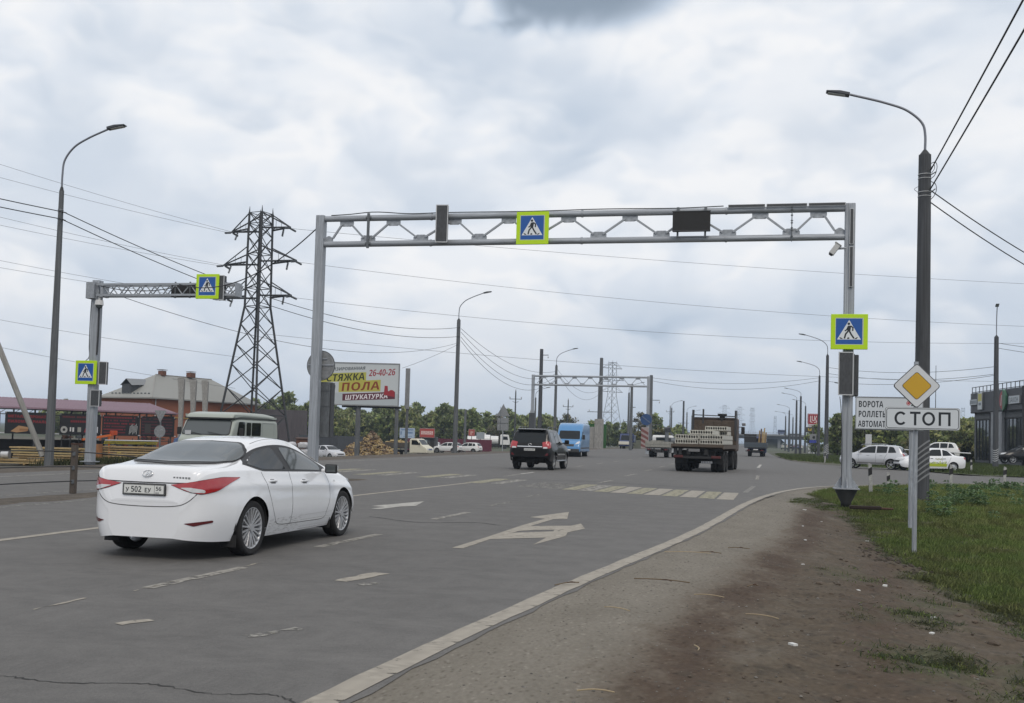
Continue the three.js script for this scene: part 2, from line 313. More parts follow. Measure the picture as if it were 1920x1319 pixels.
for (const [x, z, x1, z1, m, w] of [[-3.97, -9.85, -3.82, -10.6, paint, .17], [-4.62, -7.05, -4.5, -7.3, paint, .1], [-5.6, -7.35, -5.56, -8.0, paint, .03], [-5.44, -8.5, -5.42, -8.9, paint, .03], [-5.36, -10.3, -5.34, -10.9, paint, .03], [-7.3, -15.3, -7.2, -16.6, paintBright, .14], [-3.55, -6.9, -3.3, -7.4, paintFaint, .11], [-3.75, -9.6, -3.6, -9.9, paintFaint, .12], [-9.0, -41, -8.95, -43.5, paintBright, .16]]) marking('paint_patch', seg(x, z, x1, z1, 8), w, m, .004, .03);
for (let i = 0; i < 9; i++) { const z = -32.6 - i * .55; marking('paint_patch', seg(-.12 + .03 * i, z, -.1 + .03 * i, z - .2, 3), .16, paintBright); }
marking('lane_dash', seg(.3, -44.5, .38, -50, 8), .14, paintWorn); marking('lane_dash', seg(.5, -66, .75, -76, 8), .18, paintBright);
// zebra: alternating white and straw-yellow blocks, slightly skewed across the road
for (let i = 0; i < 13; i++) {
  const x = -.62 - i * .5, zc = -29.95 + .42 * (x + .62);
  marking('zebra_block', seg(x + .0, zc + 2.0, x + .1, zc - 2.0, 8), .43, i > 9 ? paintFaint : i % 2 ? paintYellow : i > 7 ? paintWorn : paint, .004, .015);
}
for (const [x, zc] of [[-8.5, -33.7], [-11, -36.4], [-13.4, -36.6], [-15.6, -38], [-18, -39]]) { marking('zebra_block', seg(x, zc + 2, x + .1, zc - 2, 8), .55, paintYellow, .004, .02); marking('zebra_block', seg(x + .72, zc + 1.8, x + .8, zc - 1.9, 8), .4, paintWorn, .004, .02); }
// lane arrows
const flatShape = (pts, hole) => { const s = new THREE.Shape(pts.map(([x, z]) => new THREE.Vector2(x, -z))); if (hole) s.holes.push(new THREE.Path(hole.map(([x, z]) => new THREE.Vector2(x, -z)))); const g = new THREE.ShapeGeometry(s).rotateX(-PI / 2).translate(0, .004, 0), P = g.attributes.position, uv = g.attributes.uv; for (let i = 0; i < P.count; i++) uv.setXY(i, P.getX(i), P.getZ(i)); return g; };
struct('lane_arrow', flatShape([[-3.83, -13.35], [-3.77, -15.03], [-3.74, -17.26], [-3.66, -18.9], [-3.99, -19.11], [-3.8, -19.9], [-3.56, -20.91], [-3.28, -19.1], [-3.5, -18.9], [-3.58, -17.2], [-3.25, -17.45], [-2.96, -17.64], [-2.88, -18.2], [-2.65, -17.21], [-2.8, -16.36], [-2.72, -15.74], [-2.92, -14.25], [-2.95, -15.36], [-3.65, -14.73], [-3.68, -13.34]], [[-3.58, -15.85], [-3.3, -16.15], [-3.04, -16.42], [-3.08, -16.72], [-3.36, -16.52], [-3.56, -16.2]]), paint);
struct('lane_arrow', flatShape([[-7.25, -19.4], [-7.18, -20.0], [-7.5, -20.1], [-7.05, -22.2], [-6.75, -20.7], [-6.95, -20.3], [-7.05, -19.4]]), paintBright);
// crack sealed with bitumen, and hairline cracks
const crackMat = std({ color: lin(.028, .027, .026), roughness: .9 });
const crackPath = (pts, w) => { const c = new THREE.CatmullRomCurve3(pts.map(([x, z]) => V(x, 0, z))).getPoints(90).map((p, i) => [p.x + .014 * n2(i * .5, 2), p.z + .022 * n2(i * .45, 9)]); return ribbon(c, w, .003, w * .45); };
struct('asphalt_crack', crackPath([[-6.2, -5.5], [-4.3, -5.39], [-3.9, -5.36], [-3.4, -5.5], [-2.95, -5.42], [-2.6, -5.5], [-2.35, -5.35]], .011), crackMat);
struct('asphalt_crack', crackPath([[-6.6, -17.6], [-5.4, -16.9], [-4.6, -17.4], [-4.1, -17.1]], .03), crackMat);
struct('asphalt_crack', crackPath([[-1.2, -34], [-4, -35.6], [-9, -36.4]], .05), crackMat);
// median strip: a low ridge of dried mud and grit between the carriageways, ending before the crossing
const soilMat = std({ color: lin(.13, .108, .085), roughness: 1, map: mottle, bumpMap: grain(2), bumpScale: .03 });
function ridge(path, w, hgt, seed) {
  const p = [], uv = [], ix = [], K = 8;
  path.forEach(([x, z], i) => { for (let k = 0; k <= K; k++) { const t = k / K * 2 - 1, ww = w * (1 + .25 * n2(z * .4, seed)); p.push(x + t * ww / 2 + .05 * n2(z * 2, t * 3), hgt * (1 - t * t) * (.6 + .5 * n2(z * .8 + 4, t * 1.5 + seed)) - .012 * abs(t), z); uv.push(t * w / 6, z / 3); } if (i) for (let k = 0; k < K; k++) { const a = (i - 1) * (K + 1) + k, b = a + K + 1; ix.push(a, a + 1, b, a + 1, b + 1, b); } });
  const g = new THREE.BufferGeometry(); g.setAttribute('position', new THREE.Float32BufferAttribute(p, 3)); g.setAttribute('uv', new THREE.Float32BufferAttribute(uv, 2)); g.setIndex(ix); g.computeVertexNormals(); return g;
}
struct('median_soil', ridge(seg(-13.9, 4, -13.6, -25.5, 90), 1.5, .035, 3), soilMat);
struct('median_soil', ridge(seg(-12.5, -26.6, -12.1, -31, 20), .9, .05, 6), soilMat);
struct('roadside_soil', ridge(seg(-22.6, 4, -22.7, -60, 150), 3.2, .025, 5), soilMat);
struct('roadside_soil', ridge(seg(-22.9, -60, -22.6, -190, 150), 3.4, .03, 8), soilMat);

// the right verge: dusty shoulder beside the edge line, wheel-rutted brown soil, then ground under the grass
const vx0 = -3.4, vx1 = 30, vz0 = 5, vz1 = -52;
const vergeH = (x, z) => {
  const e = x - edgeX(z); if (e < .05) return e < -1.2 ? -.08 : -.005;
  const soft = sst(.7, 2.2, e);
  return -.005 - .025 * sst(.3, 1.8, e) + terrain(x, z) + soft * (.035 * fbm2(x * 1.3, z * 1.1, 4) + .016 * fbm2(x * 5, z * 4.4, 3)) - .03 * exp(-(((x - .55 - .1 * n2(z * .2, 1)) / .3) ** 2)) * sst(-34, -28, z)
    + .06 * exp(-(((x - 2.25 - .25 * n2(z * .5, 4)) / .3) ** 2)) * sst(-24, -18, z) * (.5 + n2(z * 1.4, 6) * .8);
};
const grassAmount = (x, z) => {                                 // 0 bare soil .. 1 full sward
  const e = x - edgeX(z); if (e < .9 || z < -46) return 0;
  const b = x - 2.15 - .5 * sst(-14.5, -9, z) - .3 * fbm2(z * .35, 5.2, 3) - (z < -26 ? -.4 * sst(-26, -32, z) : 0);
  let k = sst(-.25, .45, b + .35 * fbm2(x * 1.6, z * 1.3, 3));
  for (const [px, pz, r, a] of [[1.35, -8.2, .5, .8], [1.75, -6.9, .45, .7], [1.55, -10.6, .45, .6], [1.2, -13.5, .5, .35], [1.9, -12, .4, .5], [2.0, -7.9, .5, .5], [1.0, -10, .25, .3], [1.6, -5.8, .4, .5], [1.25, -29.5, .9, .8], [1.9, -27.5, .7, .6]]) { const d = hypot((x - px), (z - pz) * .55) / r; k = max(k, a * sst(1.15, .2, d + .5 * fbm2(x * 3, z * 3, 2))); }
  return clamp01(k);
};
{
  const W = 1024, H = 1536;
  const map = dtex(W, H, (u, v, px, py) => {
    const x = vx0 + (vx1 - vx0) * u * u, z = lerp(vz0, vz1, pow(v, 1.5)), e = x - edgeX(z);
    const f1 = fbm2(x * 1.1, z * .5, 4), f2 = fbm2(x * 6, z * 3.2, 3), h = hash[(py * 2048 + px * 7 + py * py * 3) & 65535] - .5;
    const soil = sst(1.15, 2.3, e + .6 * f1 + .25 * f2);
    let c = [.445 + .03 * f1, .422 + .03 * f1, .382 + .03 * f1];                                    // compacted grit and dust
    const rut = clamp01(1.1 * exp(-(((e - 1.75 - .2 * n2(z * .15, 3)) / .34) ** 2)) + .8 * exp(-(((e - 2.9 - .2 * n2(z * .15, 8)) / .3) ** 2)) * sst(-40, -10, z)) * (.55 + .7 * f1 + .3 * f2 + .4);
    const brown = [.305 + .045 * f2, .264 + .04 * f2, .21 + .035 * f2], dark = [.225, .194, .15], wet = [.262, .204, .15];
    for (let k = 0; k < 3; k++) { c[k] = lerp(c[k], brown[k], soil); c[k] = lerp(c[k], wet[k], clamp01(rut * .9)); }
    const clod = sst(.22, .5, fbm2(x * 3.1 + 7, z * 2.0, 4)) * soil; for (let k = 0; k < 3; k++) c[k] = lerp(c[k], dark[k], clod * .7);
    const gr = grassAmount(x, z); const gc = [.25, .27, .165]; for (let k = 0; k < 3; k++) c[k] = lerp(c[k], gc[k], gr * .85);
    const s = h * .055 + (h > .487 ? .06 : 0) - (h < -.475 ? .08 : 0);
    return [clamp01(c[0] + s), clamp01(c[1] + s), clamp01(c[2] + s)];
  });
  map.wrapS = map.wrapT = THREE.ClampToEdgeWrapping; map.anisotropy = 16;
  const nx = 200, nz = 420, p = [], uv = [], ix = [];
  for (let j = 0; j <= nz; j++) for (let i = 0; i <= nx; i++) { const u = i / nx, v = j / nz, x = vx0 + (vx1 - vx0) * u * u, z = lerp(vz0, vz1, pow(v, 1.5)); p.push(x, vergeH(x, z), z); uv.push(u, v); if (i && j) { const b = j * (nx + 1) + i, a = b - nx - 1; ix.push(a - 1, a, b - 1, a, b, b - 1); } }
  const g = new THREE.BufferGeometry(); g.setAttribute('position', new THREE.Float32BufferAttribute(p, 3)); g.setAttribute('uv', new THREE.Float32BufferAttribute(uv, 2)); g.setIndex(ix); g.computeVertexNormals();
  const bm = grainTex.clone(); bm.repeat.set(24, 40); bm.needsUpdate = true;
  const m = new THREE.Mesh(g, std({ map, roughness: 1, bumpMap: bm, bumpScale: .007 })); m.name = 'verge'; m.receiveShadow = true; m.userData.kind = 'structure'; scene.add(m);
}
// island of grass beyond the side road
struct('grass_island', sheet([[5.6, -84.6], [7.6, -81], [9.8, -79], [13.5, -64.6], [40, -98], [60, -160], [3.3, -160], [3.3, -115], [3.9, -97], [4.8, -89]], -.01, 3, 3, (x, z) => { const k = clamp01(.55 + .8 * fbm2(x * .2, z * .1, 3)) * sst(4.4, 8.5, x + (z + 92) * .02 + fbm2(x, z * .3, 2)); return [lerp(.12, .05, k), lerp(.105, .085, k), lerp(.08, .022, k)]; }), std({ vertexColors: true, map: mottle, roughness: 1 }));

// ---------------------------------------------------------------- road signs and their faces
const LIME = '#b9dd0e', BLUE = '#1d55a0';
const pedTex = ctex(512, 512, (g, w) => {
  g.fillStyle = LIME; g.fillRect(0, 0, w, w); g.fillStyle = '#b8bfb4'; g.fillRect(58, 52, 396, 396); g.fillStyle = BLUE; g.fillRect(66, 62, 372, 378);
  g.fillStyle = '#d9dde0'; g.beginPath(); g.moveTo(252, 82); g.lineTo(420, 372); g.lineTo(84, 372); g.closePath(); g.fill();
  g.fillStyle = '#1c2126'; g.strokeStyle = '#1c2126'; g.lineCap = 'butt'; g.lineJoin = 'round';
  g.beginPath(); g.arc(247, 140, 19, 0, 7); g.fill();
  g.beginPath(); g.moveTo(238, 168); g.lineTo(282, 166); g.lineTo(270, 248); g.lineTo(226, 256); g.closePath(); g.fill();
  g.lineWidth = 19; g.beginPath(); g.moveTo(276, 174); g.lineTo(306, 196); g.lineTo(302, 246); g.stroke();
  g.beginPath(); g.moveTo(240, 176); g.lineTo(222, 226); g.lineTo(192, 246); g.stroke();
  g.lineWidth = 23; g.beginPath(); g.moveTo(240, 246); g.lineTo(204, 292); g.lineTo(188, 358); g.stroke(); g.beginPath(); g.moveTo(256, 246); g.lineTo(282, 296); g.lineTo(322, 356); g.stroke();
  for (const [x, k] of [[136, -14], [240, 0], [352, 14]]) { g.beginPath(); g.moveTo(x - 16 - k, 364); g.lineTo(x + 18 - k, 364); g.lineTo(x + 14 + k, 340); g.lineTo(x - 8 + k, 340); g.closePath(); g.fill(); }
});
const pedFace = face(pedTex);
let pedProto;
function pedSign(label, x, y, z, s = .9, turn = 0) {
  if (!pedProto) {
    const t = pedProto = thing('pedestrian_sign', label, 'road sign', [x, y, z], turn);
    obj('board', rbox(.9, .9, .05, .012), M.lime, t); obj('sign_face', plane(.885, .885, 0, 0, .0265), pedFace, t);
    objs('clamp', [box(.5, .05, .07, 0, .22, -.06), box(.5, .05, .07, 0, -.22, -.06)], M.galvDark, t);
    return t;
  }
  const t = dup(pedProto, 'pedestrian_sign', label, [x, y, z], turn); t.scale.setScalar(s / .9); return t;
}
const signalBox = (label, x, y, z, w, h, turn = 0, d = .12, cat = 'signal box') => {
  const t = thing('signal_box', label, cat, [x, y, z], turn);
  obj('housing', rbox(w - .02, h - .02, d, .01), M.boxGrey, t);
  obj('frame', [box(w, .025, .02, 0, h / 2 - .0125, d / 2), box(w, .025, .02, 0, -h / 2 + .0125, d / 2), box(.025, h - .05, .02, -w / 2 + .0125, 0, d / 2), box(.025, h - .05, .02, w / 2 - .0125, 0, d / 2)], M.frameLight, t);
  objs('bracket', [box(w * .7, .05, .1, 0, h * .3, -d / 2 - .05), box(w * .7, .05, .1, 0, -h * .3, -d / 2 - .05)], M.galvDark, t);
  return t;
};
// ---------------------------------------------------------------- big gantry over the near carriageway
{
  const t = thing('road_gantry', 'large grey tubular gantry spanning the near carriageway ahead of the white sedan', 'gantry', [-4.9, 0, -27.8]), ox = 4.9;
  obj('post', rbox(.25, 7.72, .25, .02, -12.2 + ox, 3.86, 0), M.galv, t);
  obj('post', [rbox(.25, 7.32, .25, .02, 2.4 + ox, 4.08, 0), box(.012, 7.2, .03, 2.4 + ox, 4.1, .133)], M.galv, t);
  obj('base_flange', [box(.62, .03, .62, 2.4 + ox, .42, 0), ...[0, 1, 2, 3].map((k) => ext(rshape([[.125, 0], [.29, 0], [.27, .06], [.125, .3]]), .014).rotateY(k * PI / 2).translate(2.4 + ox, .435, 0)), ...[[-.25, -.25], [.25, -.25], [-.25, .25], [.25, .25], [0, .25], [0, -.25]].map(([a, b]) => cyl(.018, .018, .1, 8, 2.4 + ox + a, .46, b))], M.galv, t);
  obj('base_cone', lathe([[.001, -.05], [.12, -.05], [.13, .06], [.27, .36], [.285, .404], [.001, .404]], 20).translate(2.4 + ox, 0, 0), M.steelDark, t);
  obj('base_flange', [box(.62, .04, .62, -12.2 + ox, .05, 0), box(.9, .1, .9, -12.2 + ox, -.02, 0)], M.galv, t);
  for (const y of [7.62, 6.88]) obj('chord', [bar([-12.08 + ox, y, 0], [2.28 + ox, y, 0], .086, 14), ...[-8.9, -4.6, -.75].map((x) => bar([x + ox, y, 0], [x + .05 + ox, y, 0], .1, 14))], M.galv, t);
  const T = [-11.41, -10, -8.2, -6.63, -4.95, -3.27, -1.6, .15, 1.62], B = [-11.95, -10.75, -9.17, -7.47, -5.9, -4.12, -2.42, -.68, .94, 2.15];
  const plate = (x, y, w, up) => ext(rshape(up ? [[-w / 2, 0], [w / 2, 0], [w / 2, .1], [w / 2 - .1, .17], [-w / 2 + .1, .17], [-w / 2, .1]] : [[-w / 2, 0], [-w / 2, -.1], [-w / 2 + .08, -.16], [w / 2 - .08, -.16], [w / 2, -.1], [w / 2, 0]]), .016).translate(x + ox, y, 0);
  for (const x of T) obj('gusset_plate', plate(x, 7.545, .42, false), M.galv, t);
  B.forEach((x, i) => obj('gusset_plate', plate(x, 6.95, i % 9 ? .44 : .26, true), M.galv, t));
  for (let i = 0; i < T.length; i++) { obj('brace', sbar([B[i] + .13 + ox, 7.05, .012], [T[i] - .14 + ox, 7.45, .012], .055, .05), M.galv, t); obj('brace', sbar([T[i] + .14 + ox, 7.45, .012], [B[i + 1] - .13 + ox, 7.05, .012], .055, .05), M.galv, t); }
  obj('joint_bar', [box(.07, 1.0, .05, -10.72 + ox, 7.24, .1), box(.16, .05, .24, -10.72 + ox, 7.62, 0), box(.16, .05, .24, -10.72 + ox, 6.88, 0)], M.galvDark, t);
  obj('joint_bar', [bar([.95 + ox, 6.76, .1], [.95 + ox, 7.74, .1], .012, 8), ...[6.8, 6.9, 7.06, 7.12, 7.25, 7.31, 7.45, 7.6, 7.7].map((y) => cyl(.03, .03, .025, 8, .95 + ox, y, .1))], M.galvDark, t);
  const strip = (x0, x1, y, v) => v ? [box(.1, x1 - x0, .05, y + ox, (x0 + x1) / 2, .16)] : [box(x1 - x0, .08, .05, (x0 + x1) / 2 + ox, y, .11)];
  for (const [a, b] of [[-.68, .27], [.3, 1.33], [1.36, 2.28]]) { const s = obj('light_strip', strip(a, b, 7.715, false), M.frameLight, t); obj('strip_cover', [box(b - a - .03, .055, .01, (a + b) / 2 + ox, 7.715, .138)], M.boxGrey, s); }
  for (const [a, b] of [[6.66, 7.58], [5.56, 6.6]]) { const s = obj('light_strip', strip(a, b, 2.43, true), M.frameLight, t); obj('strip_cover', [box(.068, b - a - .03, .01, 2.43 + ox, (a + b) / 2, .188)], M.boxGrey, s); }
  objs('cable', [tube([[-11.9 + ox, 7.72, 0], [-11.3 + ox, 7.74, .02], [-10.6 + ox, 7.79, .02], [-9.5 + ox, 7.72, .02], [-8.5 + ox, 7.73, .03], [-6 + ox, 7.72, 0], [-4 + ox, 7.74, 0], [-2 + ox, 7.72, 0], [-.8 + ox, 7.75, 0]], .014, 6), tube([[2.2 + ox, 2.75, .18], [2.23 + ox, 2.5, .16], [2.27 + ox, 1.6, .14], [2.27 + ox, .5, .14]], .01, 6)], M.wire, t);
  pedSign('pedestrian crossing sign with lime border hung in the middle of the large gantry', -5.9, 7.2, -27.55, .88);
  signalBox('narrow grey upright box clamped across both chords of the large gantry', -8.48, 7.36, -27.55, .35, 1.06, .1);
  const d = thing('display_box', 'wide dark display box held in the truss of the large gantry', 'display box', [-1.62, 7.31, -27.6]);
  obj('housing', rbox(.98, .52, .18, .012), M.black, d); obj('frame', [box(1.0, .02, .02, 0, .26, .09), box(1.0, .02, .02, 0, -.26, .09)], M.boxGrey, d);
  for (const x of [-.36, .36]) objs('bracket', [box(.05, .16, .05, x, -.34, -.02), box(.07, .2, .24, x, .3, -.16)], M.galvDark, d);
  pedSign('pedestrian crossing sign with lime border on the right gantry post, above the tall grey box', 2.4, 4.4, -27.55, .9);
  signalBox('tall grey box with pale frame under the lime sign on the right gantry post', 2.33, 3.33, -27.52, .37, 1.1, -.04, .1);
  const s2 = thing('traffic_light', 'dark red edged signal housing beside the tall grey box on the right gantry post', 'traffic light', [2.6, 3.3, -27.78]);
  obj('housing', rbox(.1, 1.05, .3, .02), M.boxGrey, s2); obj('backplate', box(.02, 1.08, .34, -.06, 0, 0), M.galvDark, s2);
  const c = thing('traffic_camera', 'white traffic camera tilted downward under the right corner of the large gantry', 'camera', [2.06, 6.55, -27.66]);
  obj('housing', [rbox(.14, .3, .17, .015, -.04, -.02, .02, 0, 0, -.62), rbox(.19, .02, .2, .005, .05, .11, .02, 0, 0, -.62)], std({ color: lin(.5, .5, .49), roughness: .5 }), c); obj('lens', cyl(.05, .05, .03, 14, -.14, -.155, .02, 0, 0, -.62), M.black, c); obj('bracket', [bar([.05, 0, .02], [.24, .02, -.04], .03, 8)], M.galv, c);
  const r = thing('round_sign', 'grey back of a round road sign on the left post of the large gantry', 'road sign', [-12.14, 3.39, -28.0]);
  obj('disc', cyl(.43, .43, .02, 40, 0, 0, 0, PI / 2), M.signBack, r); obj('rim', new THREE.TorusGeometry(.425, .014, 8, 44), M.galvDark, r); objs('brace', [box(.8, .04, .025, 0, .02, .022), box(.4, .04, .03, 0, .2, .025)], M.galv, r);
  const k = thing('cabinet', 'tall dark grey cabinet behind the left post of the large gantry', 'cabinet', [-12.06, 2.12, -28.16]);
  obj('housing', rbox(.42, 1.6, .2, .015), M.galvDark, k); objs('side_panel', [box(.03, 1.56, .22, -.25, 0, 0), box(.03, 1.56, .22, .25, 0, 0)], M.boxGrey, k); objs('hinge', [box(.42, .015, .03, 0, .55, .1), box(.42, .015, .03, 0, .1, .1)], M.galvDark, k);
}
// ---------------------------------------------------------------- cantilever gantry on the far roadside
{
  const t = thing('cantilever_gantry', 'grey cantilever gantry with a lattice arm beside the left street lamp', 'gantry', [-23.95, 0, -34.3]);
  obj('post', [rbox(.29, 6.9, .29, .02, 0, 3.45, 0), box(.5, .03, .5, 0, .12, 0)], M.galv, t);
  objs('end_box', [rbox(.34, .62, .5, .015, -.12, 6.5, .06), rbox(.12, .5, .4, .02, .33, 6.5, .05)], M.galv, t);
  for (const [y, z] of [[6.72, .2], [6.72, -.2], [6.32, .2], [6.32, -.2]]) obj('chord', sbar([.1, y, z], [5.75, y, z], .075, .075), M.galv, t);
  const dg = []; for (const z of [.2, -.2]) for (let i = 0; i < 9; i++) { const x = .35 + i * .6 + (z < 0 ? .12 : 0); dg.push([[x, 6.69, z], [x + .28, 6.35, z]], [[x + .3, 6.35, z], [x + .58, 6.69, z]]); }
  for (const [a, b] of dg) obj('brace', bar(a, b, .022, 6), M.galv, t);
  obj('end_plate', box(.03, .5, .5, 5.77, 6.52, 0), M.galv, t);
  objs('cable', [tube([[.3, 6.66, .26], [1.2, 6.5, .28], [2.5, 6.47, .28], [3.6, 6.62, .26], [4.4, 6.7, .26]], .016, 6), tube([[-.16, 6.3, .1], [-.19, 5.5, .1], [-.17, 4.4, .12], [-.17, 4.0, .1], [-.36, 3.85, .05], [-.38, 3.7, .05], [-.2, 3.5, .1]], .014, 6), tube([[.16, 6.2, .1], [.19, 5, .12], [.17, 4.1, .12]], .03, 6)], M.wire, t);
  pedSign('pedestrian crossing sign with lime border near the tip of the cantilever arm', -19.25, 6.61, -34.0, .9);
  pedSign('pedestrian crossing sign with lime border low on the cantilever gantry post', -24.13, 3.43, -34.08, .88);
  signalBox('grey box sticking out behind the sign at the cantilever arm tip', -18.82, 6.57, -34.12, .42, .9, 0, .2);
  signalBox('grey box beside the low pedestrian sign on the cantilever post', -23.55, 3.42, -34.3, .3, .86, .3, .22);
  signalBox('small grey box below the low sign on the cantilever post', -23.74, 2.48, -34.2, .36, .62, .1, .2);
  const d = thing('display_box', 'dark display box inside the lattice of the cantilever arm', 'display box', [-20.5, 6.55, -34.55]);
  obj('housing', rbox(.98, .52, .2, .012), M.black, d); objs('bracket', [box(.05, .6, .04, -.3, 0, .12), box(.05, .6, .04, .3, 0, .12)], M.galvDark, d);
  const c = thing('dome_camera', 'white dome camera under the arm of the cantilever gantry', 'camera', [-23.72, 6.0, -34.1]);
  obj('housing', [cyl(.14, .16, .18, 16, 0, .04, 0), cyl(.05, .05, .25, 8, -.05, .2, -.08)], std({ color: lin(.6, .6, .6), roughness: .4 }), c); obj('dome', new THREE.SphereGeometry(.13, 16, 10).translate(0, -.06, 0), M.glassSoft, c);
}
// ---------------------------------------------------------------- far gantry
{
  const t = thing('road_gantry', 'empty grey truss gantry over the road far behind the black SUV', 'gantry', [-17.4, 0, -114]), L = 12.9, h = L / 2;
  for (const s of [-1, 1]) obj('post', rbox(.32, 8.5, .32, .02, s * h, 4.25, 0), M.galv, t);
  for (const y of [8.36, 7.38]) obj('chord', bar([-h, y, 0], [h, y, 0], .11, 10), M.galv, t);
  const n = 14; for (let i = 0; i < n; i++) { const a = -h + .3 + (L - .6) * i / n, b = -h + .3 + (L - .6) * (i + 1) / n, u = i % 2; obj('brace', sbar([a + .15, u ? 8.2 : 7.55, 0], [b - .15, u ? 7.55 : 8.2, 0], .08, .06), M.galv, t); if (i) obj('gusset_plate', box(.5, .2, .02, a, u ? 8.2 : 7.52, .02), M.galv, t); }
  obj('cabinet', rbox(.62, 2.0, .4, .02, -h, 4.0 - .8, .2), M.boxGrey, t);
}
// ---------------------------------------------------------------- street lamps
function lampParts(t, o) {
  const { h = 10, rt = .085, rb = .14, dir = 1, mat = M.concretePole, seg = 14, reach = 2, rise = 2.4 } = o;
  obj('pole', cyl(rt, rb, h + .3, seg, 0, h / 2 - .15, 0), mat, t);
  obj('cap', cyl(.045, rt * .96, .16, seg, 0, h + .07, 0), M.steelDark, t);
  const a = [[0, h + .1, 0], [0, h + .6, 0], [.06 * dir * reach / 2, h + rise * .46, 0], [.2 * dir * reach, h + rise * .66, 0], [.45 * dir * reach, h + rise * .79, 0], [.86 * dir * reach, h + rise * .94, 0]];
  obj('arm', tube(a, .036, 8, 40), M.lampArm, t);
  const hx = dir * reach, hy = h + rise * .965, ang = dir * .19;
  const head = obj('lamp_head', [ext(rshape([[-.34, -.045, .02], [.34, -.02, .02], [.34, .02, .02], [-.05, .07, .03], [-.34, .05, .02]].map(([x, y, r]) => [x * dir, y, r])), .26, .02, 2).rotateZ(ang).translate(hx, hy, 0)], M.lamp, t);
  obj('lens', [box(.5, .012, .2, 0, 0, 0).translate(0.03 * dir, -.043, 0).rotateZ(ang).translate(hx, hy, 0)], M.lens, head);
}
function lamp(label, x, z, o, group) { const t = thing('street_lamp', label, 'street lamp', [x, o.y ?? 0, z], o.turn ?? 0, group); lampParts(t, o); return t; }
const strap = (r, y) => new THREE.TorusGeometry(r, .012, 6, 20).rotateX(PI / 2).translate(0, y, 0);
{
  const l = lamp('street lamp with tall concrete pole at the left, beside the cantilever gantry', -24.72, -33, { h: 10, rt: .085, rb: .165, dir: 1, reach: 2.0, rise: 2.45, mat: M.concretePole, turn: .12 });
  objs('strap', [strap(.092, 9.22), strap(.093, 9.3), strap(.094, 8.95)], M.galv, l); objs('hook', [bar([.05, 9.24, .02], [.2, 9.2, -.05], .02, 6), bar([.05, 8.97, .02], [.18, 8.92, -.05], .02, 6)], M.steelDark, l);
  lamp('street lamp with concrete pole standing left of the black SUV', -23.72, -82.6, { h: 11, rt: .15, rb: .2, dir: 1, reach: 2.4, rise: 2.4 });
  lamp('street lamp rising behind the left side of the far gantry', -23.3, -125, { h: 10.3, rt: .15, rb: .2, dir: 1, reach: 2.3, rise: 2.2 });
  const r = lamp('big street lamp with dark round pole at the right, behind the yellow diamond sign', 4.79, -31.72, { h: 10, rt: .172, rb: .225, dir: -1, reach: 2.45, rise: 2.0, mat: M.poleDark, seg: 24 });
  objs('strap', [strap(.178, 9.42), strap(.178, 9.3), strap(.181, 8.9), strap(.181, 8.78)], M.frameLight, r);
  objs('cable_loop', [tube([[.17, 9.75, 0], [.28, 9.78, .02], [.33, 9.66, .02], [.27, 9.4, .02], [.17, 9.3, 0]], .011, 6), tube([[.17, 9.22, 0], [.28, 9.15, .03], [.32, 8.98, .03], [.26, 8.8, .03], [.18, 8.7, 0]], .011, 6), tube([[-.17, 9.08, .02], [-.28, 9.0, .02], [-.17, 8.9, .02]], .007, 6), tube([[.17, 9.62, .05], [.24, 9.7, .05], [.26, 9.6, .05], [.18, 9.45, .06]], .009, 6)], M.wire, r);
  objs('hook', [bar([.1, 9.36, .08], [.3, 9.48, .1], .018, 6), bar([.1, 8.84, .08], [.28, 8.98, .1], .018, 6)], M.galvDark, r);
  const stripes = (t, rr, y0, y1, n) => { const g = []; for (let i = 0; i < n; i++) { const y = lerp(y0, y1, i / n), hgt = (y1 - y0) / n * .36, K = 20, p = [], ix = []; for (let k = 0; k <= K; k++) { const a = k / K * PI * 2, yy = y + .2 * sin(a + 1.2); p.push(cos(a) * rr, yy, sin(a) * rr, cos(a) * rr, yy + hgt, sin(a) * rr); if (k) ix.push(2 * k - 2, 2 * k - 1, 2 * k, 2 * k - 1, 2 * k + 1, 2 * k); } const q = new THREE.BufferGeometry(); q.setAttribute('position', new THREE.Float32BufferAttribute(p, 3)); q.setIndex(ix); q.computeVertexNormals(); g.push(q); } return g; };
  stripes(r, .227, .55, 1.65, 7).forEach((g) => obj('white_stripe', g, M.signBack, r));
  const b = lamp('street lamp with striped base in front of the dark grey shop', 19.15, -89.9, { h: 10.7, rt: .17, rb: .225, dir: -1, reach: .5, rise: 2.6, mat: M.poleDark, turn: 1.45, y: -.1 });
  stripes(b, .232, .9, 1.9, 6).forEach((g) => obj('white_stripe', g, M.frameLight, b));
  const c = lamp('nearest lamp of the receding row, right behind the right gantry post', 7.4, -108.4, { h: 10.5, rt: .14, rb: .24, dir: -1, reach: 2.5, rise: 2.2, mat: M.poleDark });
  stripes(c, .25, .5, 1.6, 6).forEach((g) => obj('white_stripe', g, M.frameLight, c));
  lamp('second lamp of the receding row with its arm over the fuel price sign', 8.38, -136.4, { h: 10.2, rt: .12, rb: .2, dir: -1, reach: 2.5, rise: 1.9, mat: M.poleDark });
  const far = [[8.6, -190.8, 10], [8.66, -209.3, 10], [11.8, -238.7, 10], [8.9, -255, 9.5], [9.2, -290, 9], [11.5, -300, 9]];
  const ord = ['fifth', 'fourth', 'sixth and rightmost', 'second', 'first and leftmost', 'third'];
